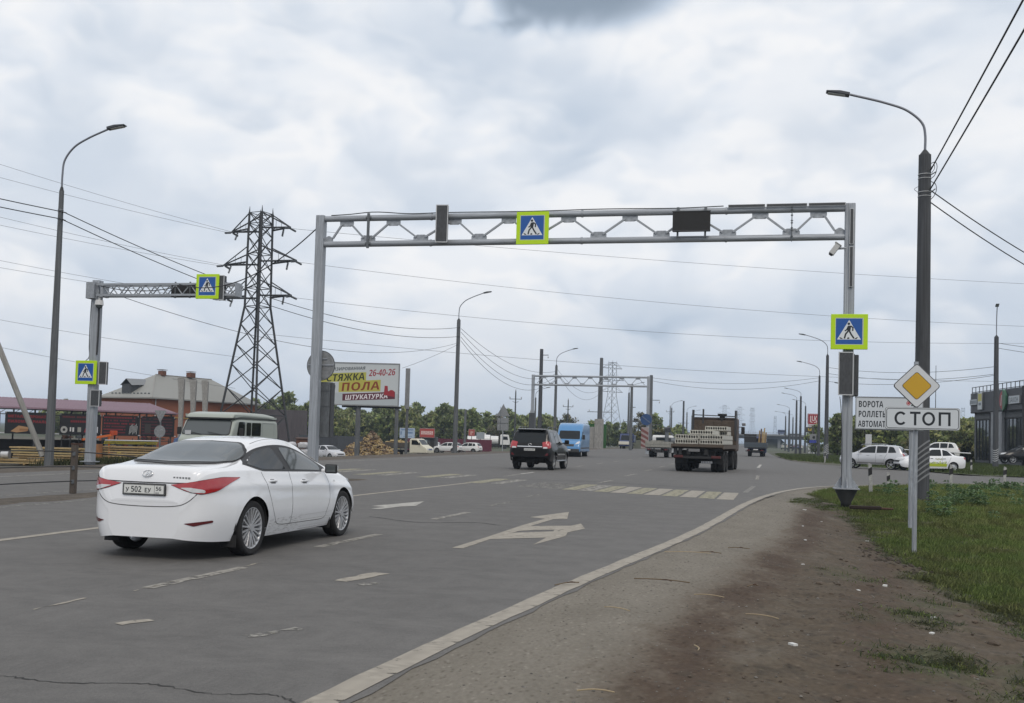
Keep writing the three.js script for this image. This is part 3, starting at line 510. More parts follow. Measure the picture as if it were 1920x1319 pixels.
  let f0; far.forEach(([x, z, h], i) => { const l = 'distant street lamp of the dense right roadside row, ' + ord[i] + ' of six'; if (!f0) f0 = lamp(l, x, z, { h, rt: .16, rb: .24, dir: -1, reach: 2.6, rise: 1.5, mat: M.poleDark, seg: 8 }, 'distant lamps along the right roadside'); else dup(f0, 'street_lamp', l, [x, 0, z]).scale.y = h / 10; });
  let g0; [[-19.5, -265, 'tallest and leftmost'], [-17.9, -303, 'middle one'], [-18.5, -340, 'smallest']].forEach(([x, z, k]) => { const l = 'pale distant street lamp above the flatbed truck, ' + k + ' of three'; if (!g0) g0 = lamp(l, x, z, { h: 9.8, rt: .17, rb: .25, dir: 1, reach: 2.4, rise: 2, seg: 8 }, 'distant lamps above the flatbed truck'); else dup(g0, 'street_lamp', l, [x, 0, z]); });
  lamp('slim street lamp with a dark pole behind the right gantry post, right of the row', 14.6, -170, { h: 9.2, rt: .1, rb: .2, dir: -1, reach: 1.6, rise: 2.2, mat: M.poleDark, seg: 8 });
  lamp('faint lamp seen through the middle of the far gantry', -21.2, -185, { h: 9.8, rt: .16, rb: .24, dir: 1, reach: 2.4, rise: 2, seg: 8 });
  lamp('faint short lamp at the left leg of the far gantry', -33, -160, { h: 7.6, rt: .12, rb: .17, dir: 1, reach: 2, rise: 1.8, seg: 8 });
}
// ---------------------------------------------------------------- plain poles, power poles
function pole(label, x, z, h, w, wb, o = {}) {
  const t = thing('concrete_pole', label, 'utility pole', [x, o.y ?? 0, z]); obj('shaft', cyl(w / 2 * 1.2, wb / 2 * 1.2, h, o.n ?? 8, 0, h / 2 - .05, 0), o.mat ?? M.concretePole, t);
  if (o.box) obj('base_sleeve', rbox(o.box[0], o.box[1], o.box[0] * .9, .03, 0, o.box[1] / 2 - .1, 0), M.concrete, t);
  if (o.arm) objs('cross_arm', o.arm.map(([y, a, b]) => sbar([a, y, 0], [b, y, 0], .09, .09)), M.galvDark, t);
  if (o.ins) objs('insulator', o.ins.map(([x2, y]) => lathe([[.001, 0], [.06, .02], [.04, .1], [.07, .13], [.03, .22], [.001, .24]], 8).translate(x2, y, 0)), M.concrete, t);
  return t;
}
pole('tall dark concrete pole with a short bracket left of the far gantry lamp', -25.7, -127.5, 12.6, .36, .46, { mat: M.poleDark, arm: [[11.8, 0, .9]], ins: [[.85, 11.4]] });
pole('tall concrete pole rising from a broad block behind the blue van', -22.3, -157, 13.9, .42, .62, { arm: [[5.6, -2, 2], [10.3, .1, 1.3]], ins: [[-1.7, 5.7], [1.7, 5.7]] });
{ const t = thing('concrete_block', 'broad pale concrete block at the foot of the tall pole behind the blue van', 'concrete block', [-22.35, 0, -156.4]); obj('slab', rbox(1.35, 4.6, .5, .04, 0, 2.2, 0), M.concrete, t); obj('slab', rbox(.7, 3.4, .4, .04, -1.05, 1.6, -.2), M.concrete, t); }
pole('slim pole just left of the concrete block pole under the far gantry', -23.6, -164, 10.6, .2, .3, {});
pole('dark pole under the right half of the far gantry', -16.8, -150, 9.6, .3, .4, { arm: [[4.1, -1.2, 1.2], [6.2, 0, .6]], ins: [[-1.1, 4.2], [1.1, 4.2]] });
pole('concrete pole against the right leg of the far gantry, behind the round blue sign', -13.1, -140, 10.3, .36, .46, { arm: [[6.9, 0, 1.2], [3.6, -1.3, 1.3]], ins: [[1.15, 6.5]] });
pole('bare dark pole between the faint lamps above the flatbed truck', -12.6, -202, 9.3, .28, .34, { mat: M.poleDark, arm: [[5.0, -1, 1]] });
pole('thin concrete post against the trees right of the big billboard', -41.6, -150, 6.5, .3, .34, { y: -1.1 });
function powerPole(label, x, z, h, y = 0, group) {
  const t = thing('power_pole', label, 'power pole', [x, y, z], .1, group); obj('shaft', cyl(.1, .15, h, 8, 0, h / 2, 0), M.poleDark, t); obj('cross_arm', [sbar([-1, h - 1.3, 0], [1, h - 1.3, 0], .09), sbar([-.5, h - 1.7, 0], [0, h - 1.9, 0], .06), sbar([.5, h - 1.7, 0], [0, h - 1.9, 0], .06)], M.steelDark, t);
  for (const [a, b] of [[-.95, h - 1.25], [.95, h - 1.25], [0, h]]) obj('insulator', lathe([[.001, 0], [.08, .03], [.05, .14], [.09, .18], [.03, .32], [.001, .34]], 8).translate(a, b, 0), M.concrete, t);
  return t;
}
powerPole('power pole with one cross arm left of the black SUV, above the sign backs', -38, -167.8, 10.1, -1.1);
powerPole('power pole with one cross arm above the blue van', -34.8, -200.3, 9.9, -1);
powerPole('power pole with one cross arm beyond the right leg of the far gantry', -19.5, -260, 10.5, -.5);
powerPole('power pole with cross arm far beyond the dark truck', -5, -420, 14, 0);
{
  const t = thing('strut_pole', 'pale concrete strut leaning from the upper left down to the left lamp', 'strut', [-24.9, 0, -33]);
  obj('shaft', bar([-.05, .3, .05], [-3.1, 7.2, .75], .1, 8, .095), M.concrete, t);
}
// ---------------------------------------------------------------- lattice pylons
function pylon(name, label, p, turn, s, detail, group) {
  const t = thing(name, label, 'pylon', p, turn, group), hw = (y) => s * (y < 18.5 ? lerp(3.45, 1.14, y / 18.5) : lerp(1.14, 1.04, (y - 18.5) / 12)), H = 30.6, r = detail ? 1 : p[2] < -500 ? .32 : .5;
  const cs = [[-1, -1], [1, -1], [1, 1], [-1, 1]], at = (k, y) => [cs[k][0] * hw(y), y * s, cs[k][1] * hw(y)];
  for (let k = 0; k < 4; k++) obj('leg', [bar(at(k, -.6), at(k, 18.5), .15 * s * r, 5), bar(at(k, 18.5), at(k, H), .15 * s * r, 5), bar(at(k, H), [at(k, H)[0] * .98, (H + .8) * s, at(k, H)[2] * .98], .13 * s * r, 4, .03)], M.steelDark, t);
  const ys = [0, 4.6, 8.0, 11.0, 13.6, 16.2, 18.5, 20.9, 23.1, 25.3, 27.5, 29.2, H];
  for (let k = 0; k < 4; k++) {
    const g = [], q = (k + 1) % 4;
    for (let i = 0; i < ys.length - 1; i++) { g.push(bar(at(k, ys[i]), at(q, ys[i + 1]), .07 * s * r, 4), bar(at(q, ys[i]), at(k, ys[i + 1]), .07 * s * r, 4)); if (detail && [1, 6, 7, 9, 11].includes(i)) g.push(bar(at(k, ys[i]), at(q, ys[i]), .055 * s, 4)); if (detail && i > 5) g.push(rbox(.34, .3, .05, .01, at(k, ys[i])[0], ys[i], at(k, ys[i])[2])); }
    g.push(bar(at(k, H), at(q, H), .05 * s, 4)); obj('bracing', g, M.steelDark, t);
  }
  const ends = [];
  for (const [y, L] of [[28.5, 4.85], [24.2, 6.0], [19.8, 5.4]]) for (const d of [-1, 1]) {
    const g = [], w = hw(y), tip = [d * L * s, y * s, 0];
    for (const z of [-1, 1]) { g.push(bar([d * w, y * s, z * w], tip, .12 * s * r, 4), bar([d * w, (y + 2) * s, z * w], tip, .09 * s * r, 4)); if (detail) { const m = [lerp(d * w, tip[0], .5), y, z * w * .5]; g.push(bar(m, [lerp(d * w, tip[0], .5), y + 1, z * w * .5], .035, 4), bar(m, [d * w, y, -z * w], .035, 4), bar([lerp(d * w, tip[0], .75), y, z * w * .25], [lerp(d * w, tip[0], .5), y, -z * w * .5], .035, 4)); } }
    obj('cross_arm', g, M.steelDark, t); ends.push([tip, d]);
    if (detail) for (const [f, dz] of [[1, 1.1], [.78, .35], [.97, -1.1]]) {
      const a = [tip[0] * f, y - .1, 0], b = [tip[0] * f + d * .1, y - (dz > 1 || dz < -1 ? .35 : 1.25), dz * 1.1], u = V(b[0] - a[0], b[1] - a[1], b[2] - a[2]), n = 7, q = new THREE.Quaternion().setFromUnitVectors(UPV, u.clone().normalize()), gg = [bar(a, b, .03, 4)];
      for (let i = 1; i < n; i++) { const c = new THREE.CylinderGeometry(.15, .1, .07, 8); c.applyQuaternion(q); gg.push(c.translate(a[0] + u.x * i / n, a[1] + u.y * i / n, a[2] + u.z * i / n)); }
      obj('insulator', gg, M.galvDark, t);
    }
  }
  return t;
}
const PY = [-62, -1.3, -122.2], PYT = rad(-14);
pylon('lattice_pylon', 'large dark lattice pylon with three pairs of arms behind the beige van', PY, PYT, 1, true);
{ const t = pylon('lattice_pylon', 'grey lattice pylon seen through the far gantry, behind the blue van', [-43, -.5, -328], .9, .86, false); }
{ let q; for (const [x, z, s] of [[-17.3, -714, .86], [-7.2, -716, .84], [1, -718, .82], [139.3, -750, .95], [20, -900, .8]]) { const l = ['pale distant lattice pylon above the flatbed truck, leftmost of three', 'pale distant lattice pylon above the flatbed truck, middle of three', 'pale distant lattice pylon at the right edge of the flatbed truck', 'distant lattice pylon left of the dark grey shop', 'faintest lattice pylon above the dark truck']; const k = [-17.3, -7.2, 1, 139.3, 20].indexOf(x); if (!q) q = pylon('lattice_pylon', l[k], [x, 0, z], .5, s, false); else { const c = dup(q, 'lattice_pylon', l[k], [x, 0, z], .5 + k * .3); c.scale.setScalar(s / .86); } } }
{
  const m = thing('mast', 'thin mast left of the dark grey shop with a slanting stay', 'mast', [26, 0, -160]); obj('shaft', bar([0, 0, 0], [0, 13.5, 0], .09, 6, .04), M.galvDark, m); obj('stay', bar([0, 6.2, 0], [-2.2, 8.6, 0], .07, 6), M.galvDark, m);
  const m2 = thing('mast', 'thin mast rising behind the white board with black lettering', 'mast', [13.5, 0, -150]); obj('shaft', bar([0, 0, 0], [0, 11, 0], .1, 6, .03), M.galvDark, m2); objs('aerial', [bar([-.25, 9.8, 0], [.25, 9.8, 0], .03, 4), bar([-.2, 10.2, 0], [.2, 10.2, 0], .03, 4)], M.galvDark, m2);
}
// ---------------------------------------------------------------- signs at the right
{
  const p = [2.7, -.3, -18.47], t = thing('priority_sign', 'yellow and white diamond road sign on a grey post above the black lettered white plate', 'road sign', p, .0);
  obj('post', cyl(.038, .038, 3.3, 14, 0, 1.6, -.06), M.galv, t);
  const dia = (s, r) => rshape([[0, s], [s, 0], [0, -s], [-s, 0]], r);
  const yel = std({ color: lin(.56, .33, .02), roughness: .4 }), wht = std({ color: lin(.62, .64, .66), roughness: .4 }), blk = std({ color: lin(.02, .022, .026), roughness: .5 });
  const cy = 2.84, add = (n, s, r, d, z, m) => obj(n, ext(dia(s, r), d).rotateZ(0).translate(0, cy, z), m, t);
  add('back_plate', .385, .06, .02, -.006, M.signBack); add('border', .377, .055, .006, .008, blk); add('white_field', .366, .05, .006, .0115, wht); add('inner_border', .243, .045, .006, .015, blk); add('yellow_field', .232, .04, .006, .0185, yel);
  objs('clamp', [box(.16, .04, .06, 0, cy + .12, -.03), box(.16, .04, .06, 0, cy - .12, -.03)], M.galvDark, t);
  const st = ctex(1024, 320, (g, w, h) => {
    g.fillStyle = '#c9ced2'; g.fillRect(0, 0, w, h); g.strokeStyle = '#22262c'; g.lineWidth = 9; g.beginPath(); g.roundRect(16, 14, w - 32, h - 28, 34); g.stroke();
    g.strokeStyle = '#1b2026'; g.lineCap = 'butt'; g.lineWidth = 33;
    g.beginPath(); g.ellipse(212, 160, 70, 86, 0, -.72, .72, true); g.stroke();
    g.beginPath(); g.moveTo(340, 74); g.lineTo(486, 74); g.moveTo(413, 74); g.lineTo(413, 262); g.stroke();
    g.beginPath(); g.ellipse(598, 160, 72, 86, 0, 0, 7); g.stroke();
    g.beginPath(); g.moveTo(752, 262); g.lineTo(752, 74); g.lineTo(882, 74); g.lineTo(882, 262); g.lineJoin = 'miter'; g.stroke();
  });
  const s = thing('stop_plate', 'white plate with rounded corners and large black word СТОП', 'road sign', [2.79, 1.99, -18.44]);
  obj('board', ext(rshape([[-.59, -.185], [.59, -.185], [.59, .185], [-.59, .185]], .05), .02).translate(0, 0, 0), M.signBack, s);
  obj('sign_face', (() => { const g = ext(rshape([[-.583, -.178], [.583, -.178], [.583, .178], [-.583, .178]], .046), .004).translate(0, 0, .011), P = g.attributes.position, u = g.attributes.uv; for (let i = 0; i < P.count; i++) u.setXY(i, P.getX(i) / 1.166 + .5, P.getY(i) / .356 + .5); return g; })(), face(st), s);
  obj('clamp', box(.16, .04, .05, -.08, 0, -.035), M.galvDark, s);
  const bt = ctex(1024, 448, (g, w, h) => {
    g.fillStyle = '#c6cbd0'; g.fillRect(0, 0, w, h); g.strokeStyle = '#9aa0a4'; g.lineWidth = 8; g.strokeRect(4, 4, w - 8, h - 8);
    g.fillStyle = '#20242b'; g.font = 'bold 118px sans-serif'; g.textBaseline = 'middle';
    ['ВОРОТА', 'РОЛЛЕТЫ', 'АВТОМАТИКА'].forEach((s2, i) => { g.save(); g.translate(36, 92 + i * 142); g.scale(i === 0 ? .83 : i === 1 ? .81 : .76, 1.05); g.fillText(s2, 0, 0); g.restore(); });
    g.fillStyle = '#a33a40'; g.beginPath(); g.arc(806, 70, 32, 0, 7); g.fill(); g.strokeStyle = '#d8d2d2'; g.lineWidth = 5; g.beginPath(); g.arc(806, 70, 20, 0, 5); g.stroke(); g.fillStyle = '#3c4a44'; g.beginPath(); g.moveTo(844, 30); g.lineTo(872, 30); g.lineTo(892, 70); g.lineTo(872, 110); g.lineTo(844, 110); g.lineTo(862, 70); g.fill();
  });
  const b = thing('direction_board', 'white board with three lines of black lettering behind the СТОП plate', 'sign board', [2.86, 2.21, -23.3], -.05);
  obj('board', rbox(1.36, .68, .03, .006), M.signBack, b); obj('sign_face', plane(1.34, .665, 0, 0, .0165), face(bt), b); obj('post', cyl(.05, .05, 2.75, 12, .46, -1.02, -.07), M.galv, b); objs('frame', [box(1.38, .03, .04, 0, .34, -.01), box(1.38, .03, .04, 0, -.34, -.01)], M.galvDark, b);
}
// roadside marker posts: white with a black band
{
  let q; const marker = (label, x, z, y, h, lean = 0) => {
    if (!q) { q = thing('marker_post', label, 'marker post', [x, y, z]); obj('post', ext(rshape([[-.055, 0], [.055, 0], [.055, .93, .03], [-.055, 1.0, .03]]), .09, .012, 2), std({ color: lin(.45, .45, .43), roughness: .7, map: mottle }), q); obj('black_band', ext(rshape([[-.058, .56], [.058, .62], [.058, .86], [-.058, .8]]), .095), M.black, q); q.rotation.z = lean; return; }
    const c = dup(q, 'marker_post', label, [x, y, z]); c.scale.y = h; c.rotation.z = lean;
  };
  marker('white marker post with a black band, first to the right of the right gantry post', 3.88, -35.96, -.02, .95, .04);
  marker('short leaning marker post with a black band left of the stop sign posts', 5.2, -42.2, -.25, .8, .02);
  marker('white marker post in front of the white sedan with yellow lettering', 7.38, -42.0, -.02, .95, -.03);
  marker('white marker post at the right edge of the side road', 10.46, -47.5, -.02, .85, -.06);
  marker('marker post on the island behind the right gantry post', 6.3, -93.5, 0, 1, 0);
  marker('small marker post in the grass below the dark pickup', 13.9, -72, 0, .85, 0);
  marker('tiny marker post on the far left verge beyond the blue truck', -13.6, -178, 0, 1, 0);
}
// ---------------------------------------------------------------- cable barrier of the median
{
  const t = thing('barrier_post', 'weathered brown barrier post on the median left of the white sedan', 'post', [-14.22, 0, -19.82]);
  obj('post', rbox(.12, 1.06, .1, .01, 0, .53, 0), std({ color: lin(.11, .09, .075), roughness: .9, map: streak }), t); obj('cap', box(.13, .03, .11, 0, 1.07, 0), M.rust, t); objs('cable_holder', [box(.05, .08, .05, .03, .86, .06), box(.05, .08, .05, .03, .56, .06), box(.05, .08, .05, .03, .26, .06)], M.galvDark, t);
  const ends = [[-13.2, -27.6]];
  [[.9, 'uppermost slack steel cable of the median barrier'], [.58, 'middle slack steel cable of the median barrier'], [.27, 'lowest slack steel cable of the median barrier']].forEach(([y, l]) => { const c = thing('barrier_cable', l, 'cable', [0, 0, 0]); obj('cable', [tube([[-14.5, y + .02, -4], [-14.36, y - .02, -12], [-14.2, y, -19.8], [-13.6, y * .62, -24], [-12.3, y * .3 + .05, -27.7]], .012, 6, 60)], M.wire, c); });
}
// ---------------------------------------------------------------- sign backs at the far roadside
{
  const t = thing('blank_sign', 'grey backs of a triangle and two plates on one post, left of the off-roader', 'road sign', [-27.85, -.3, -116.8]);
  obj('post', cyl(.05, .06, 5.6, 8, 0, 2.7, 0), M.galv, t); obj('triangle_back', ext(rshape([[-.8, 4.1], [.8, 4.1], [0, 5.5]], .1), .03).translate(0, 0, .06), M.signBack, t); obj('plate_back', rbox(1.35, .62, .03, .01, 0, 3.6, .06), M.signBack, t); obj('plate_back', rbox(1.35, .8, .03, .01, 0, 2.85, .06), M.signBack, t); objs('brace', [box(.05, 2.8, .03, -.3, 3.8, .095), box(1.2, .04, .03, 0, 3.3, .095)], M.galvDark, t);
  const q = thing('blank_sign', 'grey backs of a triangle and a round sign on one post before the market', 'road sign', [-39.6, -1.2, -64.4]);
  obj('post', cyl(.055, .06, 3.8, 8, 0, 1.9, 0), M.galvDark, q); obj('triangle_back', ext(rshape([[-.47, 3.8], [.47, 3.8], [0, 2.95]], .06), .02).translate(0, 0, .06), M.signBack, q); obj('disc_back', cyl(.42, .42, .02, 30, 0, 2.35, .06, PI / 2), M.signBack, q);
  const b = thing('round_sign', 'round blue road sign with a white diagonal on the right leg of the far gantry', 'road sign', [-11.1, 3.75, -113.7]);
  const bl = std({ color: lin(.02, .06, .16), roughness: .5 }); obj('disc', cyl(.62, .62, .03, 30, 0, 0, 0, PI / 2), bl, b); obj('diagonal', sbar([-.42, .32, .02], [.42, -.32, .02], .1, .02), M.frameLight, b);
  const c = thing('striped_plate', 'red and white striped plate below the round blue sign', 'road sign', [-11.2, 1.75, -113.6]);
  obj('board', rbox(.8, 2.3, .04, .01), std({ color: lin(.3, .25, .24), roughness: .7 }), c); for (let i = 0; i < 4; i++) obj('red_stripe', ext(rshape([[-.4, .75 - i * .55], [.4, .3 - i * .55], [.4, .6 - i * .55], [-.4, 1.05 - i * .55]].map(([x, y]) => [x, min(1.14, max(-1.14, y))])), .01).translate(0, 0, .024), std({ color: lin(.16, .055, .05), roughness: .7 }), c);
}

// ---------------------------------------------------------------- vehicles: lofted bodies
function mono(P) {                                             // monotone cubic through [s, v] pairs
  const n = P.length, m = new Array(n).fill(0), d = [];
  for (let i = 0; i < n - 1; i++) d.push((P[i + 1][1] - P[i][1]) / (P[i + 1][0] - P[i][0]));
  m[0] = d[0]; m[n - 1] = d[n - 2];
  for (let i = 1; i < n - 1; i++) m[i] = d[i - 1] * d[i] <= 0 ? 0 : 2 / (1 / d[i - 1] + 1 / d[i]);
  return (s) => {
    if (s <= P[0][0]) return P[0][1]; if (s >= P[n - 1][0]) return P[n - 1][1];
    let i = 0; while (s > P[i + 1][0]) i++;
    const h = P[i + 1][0] - P[i][0], t = (s - P[i][0]) / h, t2 = t * t, t3 = t2 * t;
    return (2 * t3 - 3 * t2 + 1) * P[i][1] + (t3 - 2 * t2 + t) * h * m[i] + (-2 * t3 + 3 * t2) * P[i + 1][1] + (t3 - t2) * h * m[i + 1];
  };
}
// body: stations along the length (s from the tail), each a half section from sill over shoulder to the roof centre
function bodyGeo(c, dens = 1) {
  const f = {}; for (const k of ['bot', 'belt', 'top', 'wl', 'wb', 'wt']) f[k] = mono(c[k]);
  const ed = c.edge ?? .07, tuck = c.tuck ?? .06, L = c.L, S = new Set();
  const add = (s) => { if (s >= 0 && s <= L) S.add(Math.round(s * 2000) / 2000); };
  const N = Math.round(34 * dens); for (let i = 0; i <= N; i++) add(L * i / N);
  for (let i = 0; i <= 12 * dens; i++) { const q = .34 * pow(i / (12 * dens), 1.8); add(q); add(L - q); }
  for (const a of c.axles) for (let i = 0; i <= 16 * dens; i++) add(a + c.arch * cos(PI * i / (16 * dens)) * 1.0);
  for (const a of c.axles) { add(a - c.arch - .02); add(a + c.arch + .02); }
  const ss = [...S].sort((a, b) => a - b), NL = Math.round(12 * dens), NU = Math.round(6 * dens) , rows = [];
  for (const s of ss) {
    const b0 = f.bot(s), yb = f.belt(s), yt = f.top(s), wl = f.wl(s), wb = f.wb(s), wt = f.wt(s);
    let y0 = b0, fl = 0;
    for (const a of c.axles) { const d = s - a; if (abs(d) < c.arch) y0 = max(y0, min(yb - .03, c.wr + sqrt(c.arch * c.arch - d * d))); fl = max(fl, exp(-(((hypot(d, 0) - c.arch * .0) / (c.arch * 1.25)) ** 2))); }
    const side = (y) => { const u = clamp01((y - b0) / max(.02, yb - b0)), ws = wl - tuck; const low = u < .45 ? lerp(ws, wl, sin(u / .45 * PI / 2)) : lerp(wl, wb, pow((u - .45) / .55, c.shoulderPow ?? 2.0)); return low + (c.flare ?? .018) * fl * exp(-(((u - .35) / .4) ** 2)) + (c.crease ?? 0) * exp(-(((u - (c.creaseU ?? .74)) / .07) ** 2)); };
    const row = [];
    for (let i = 0; i <= NL; i++) { const y = lerp(y0, yb, i / NL); row.push([side(y), y]); }
    const h = max(.004, yt - yb), e = min(ed, h * .5);
    const P = [[wb, yb], [lerp(wb, wt, .55), yb + h * .5], [wt, yt - e], [wt * .9, yt - e * .42], [wt * .62, yt - e * .14], [0, yt]];
    const cr = new THREE.SplineCurve(P.map((p) => new THREE.Vector2(...p)));
    for (let i = 1; i <= NU * 3; i++) { const p = cr.getPoint(i / (NU * 3)); row.push([max(0, p.x), p.y]); }
    row[row.length - 1][0] = 0; rows.push(row);
  }
  const K = rows[0].length, p = [], ix = [], W = 2 * K - 1;
  rows.forEach((r, j) => { const z = L / 2 - ss[j]; for (let k = 0; k < K; k++) p.push(r[k][0], r[k][1], z); for (let k = K - 2; k >= 0; k--) p.push(-r[k][0], r[k][1], z); });
  for (let j = 1; j < rows.length; j++) for (let k = 1; k < W; k++) { const a = (j - 1) * W + k - 1, b = a + W; ix.push(a, a + 1, b, a + 1, b + 1, b); }
  const fan = (j, flip) => { for (let k = 1; k < K - 1; k++) { const o = j * W, l = W - 1; const q = [[o + k - 1, o + k, o + l - k], [o + k - 1, o + l - k, o + l - k + 1]]; for (const t of q) ix.push(...(flip ? [t[0], t[2], t[1]] : t)); } };
  fan(0, true); fan(rows.length - 1, false);
  const g = new THREE.BufferGeometry(); g.setAttribute('position', new THREE.Float32BufferAttribute(p, 3)); g.setIndex(ix); g.computeVertexNormals();
  g.setAttribute('uv', new THREE.BufferAttribute(new Float32Array(p.length / 3 * 2), 2));
  return g;
}
// lays an outline on a body as its own thin piece: rays run from a plane (side, rear, front, top or a corner) onto the body
const ray = new THREE.Raycaster();
function onBody(bodyG, outline, view, off = .003, maxEdge = .09, r = 0) {
  if (!bodyG.boundsTree) bodyG.boundsTree = new MeshBVH(bodyG.clone());
  const shape = outline instanceof THREE.Shape ? outline : rshape(outline, r);
  let g = new THREE.ShapeGeometry(shape, 6); g = mergeVertices(new TessellateModifier(maxEdge, 9).modify(g.toNonIndexed()));
  const P = g.attributes.position, n = P.count, ok = new Uint8Array(n), pos = new Float32Array(n * 3), nor = new Float32Array(n * 3);
  const d = V(...view.d).normalize(), u = V(...view.u), v = V(...view.v ?? [0, 1, 0]), o = V(0, 0, 0), rr = new THREE.Ray();
  const N = bodyG.attributes.normal, BP = bodyG.attributes.position, tri = new THREE.Triangle(), bc = V(0, 0, 0);
  for (let i = 0; i < n; i++) {
    o.copy(u).multiplyScalar(P.getX(i)).addScaledVector(v, P.getY(i)).addScaledVector(d, -6); rr.set(o, d);
    const h = bodyG.boundsTree.raycastFirst(rr, THREE.DoubleSide); if (!h) continue;
    const { a, b, c } = h.face; tri.set(V(0, 0, 0).fromBufferAttribute(BP, a), V(0, 0, 0).fromBufferAttribute(BP, b), V(0, 0, 0).fromBufferAttribute(BP, c)); tri.getBarycoord(h.point, bc);
    const nn = N ? V(0, 0, 0).addScaledVector(V(0, 0, 0).fromBufferAttribute(N, a), bc.x).addScaledVector(V(0, 0, 0).fromBufferAttribute(N, b), bc.y).addScaledVector(V(0, 0, 0).fromBufferAttribute(N, c), bc.z).normalize() : h.face.normal.clone();
    if (nn.dot(d) > 0) nn.negate();
    h.point.addScaledVector(nn, off).toArray(pos, i * 3); nn.toArray(nor, i * 3); ok[i] = 1;
  }
  const ix = []; for (let i = 0; i < g.index.count; i += 3) { const a = g.index.getX(i), b = g.index.getX(i + 1), c = g.index.getX(i + 2); if (!(ok[a] && ok[b] && ok[c])) continue; const A = V(0, 0, 0).fromArray(pos, a * 3), Bv = V(0, 0, 0).fromArray(pos, b * 3).sub(A), Cv = V(0, 0, 0).fromArray(pos, c * 3).sub(A); if (Bv.cross(Cv).dot(V(0, 0, 0).fromArray(nor, a * 3)) < 0) ix.push(a, c, b); else ix.push(a, b, c); }
  const q = new THREE.BufferGeometry(); q.setAttribute('position', new THREE.BufferAttribute(pos, 3)); q.setAttribute('normal', new THREE.BufferAttribute(nor, 3)); q.setAttribute('uv', new THREE.BufferAttribute(new Float32Array(n * 2), 2));
  for (let i = 0; i < n; i++) q.attributes.uv.setXY(i, P.getX(i), P.getY(i));
  q.setIndex(ix); return q;
}
const offsetPoly = (pts, k) => { const cx = pts.reduce((a, p) => a + p[0], 0) / pts.length, cy = pts.reduce((a, p) => a + p[1], 0) / pts.length, sx = max(...pts.map((p) => abs(p[0] - cx))), sy = max(...pts.map((p) => abs(p[1] - cy))); return pts.map(([x, y, r]) => [cx + (x - cx) * (1 + k / sx), cy + (y - cy) * (1 + k / sy), r]); };
// views: outlines on the sides are given in (s, y), on the ends in (x, y)
const sideView = (L, s) => ({ d: [-s, 0, 0], u: [0, 0, -1], o: L / 2 });
function sideGeo(bodyG, L, pts, s, off, me, r) { const q = onBody(bodyG, rshape(pts.map(([a, y, rr]) => [a - L / 2, y, rr]), r), { d: [-s, 0, 0], u: [0, 0, -1] }, off, me); return q; }
const rearGeo = (bodyG, pts, off, me, r) => onBody(bodyG, pts, { d: [0, 0, -1], u: [1, 0, 0] }, off, me, r);
const frontGeo = (bodyG, pts, off, me, r) => onBody(bodyG, pts, { d: [0, 0, 1], u: [1, 0, 0] }, off, me, r);
const topGeo = (bodyG, pts, off, me, r) => onBody(bodyG, pts.map ? pts : pts, { d: [0, -1, 0], u: [1, 0, 0], v: [0, 0, 1] }, off, me, r);
// thin seam along a path on the side of a body
function seamGeo(bodyG, L, pts, s, w = .007, off = .0015) {
  const c = new THREE.SplineCurve(pts.map(([a, y]) => new THREE.Vector2(a, y))).getPoints(pts.length * 6), a = [], b = [];
  c.forEach((p, i) => { const q = c[min(c.length - 1, i + 1)], o = c[max(0, i - 1)], dx = q.x - o.x, dy = q.y - o.y, l = hypot(dx, dy) || 1; a.push([p.x - dy / l * w / 2, p.y + dx / l * w / 2]); b.unshift([p.x + dy / l * w / 2, p.y - dx / l * w / 2]); });
  return sideGeo(bodyG, L, [...a, ...b], s, off, .12, 0);
}
const tyreGeo = (r, w) => lathe([[r * .735, -w * .42], [r * .9, -w * .5], [r * .975, -w * .44], [r, -w * .3], [r, -w * .12], [r * .985, -w * .1], [r, -w * .08], [r, w * .08], [r * .985, w * .1], [r, w * .12], [r, w * .3], [r * .975, w * .44], [r * .9, w * .5], [r * .735, w * .42]], 40).rotateZ(-PI / 2);
function rimGeo(r, w, kind = 'multi') {                       // outside face toward +x
  const R0 = r * .75, g = [lathe([[R0, -w * .4], [R0 * .93, -w * .3], [R0 * .9, w * .1], [R0 * .94, w * .4], [R0, w * .44], [R0 * 1.015, w * .4], [R0, w * .36]], 40).rotateZ(-PI / 2)];
  if (kind === 'multi') for (let i = 0; i < 10; i++) { const a = i * PI / 5; for (const d of [-.16, .16]) g.push(sbar([w * .3, cos(a) * r * .12, sin(a) * r * .12], [w * .4, cos(a + d) * R0 * .95, sin(a + d) * R0 * .95], r * .055, r * .06)); }
  else if (kind === 'five') for (let i = 0; i < 5; i++) { const a = i * PI * .4; g.push(sbar([w * .32, cos(a) * r * .1, sin(a) * r * .1], [w * .38, cos(a) * R0 * .95, sin(a) * R0 * .95], r * .16, r * .08)); }
  else g.push(lathe([[.001, w * .34], [R0 * .45, w * .36], [R0 * .7, w * .2], [R0 * .93, w * .32]], 24).rotateZ(-PI / 2));
  g.push(cyl(r * .13, r * .15, w * .16, 16, w * .36, 0, 0, 0, 0, PI / 2)); return geo(g);
}
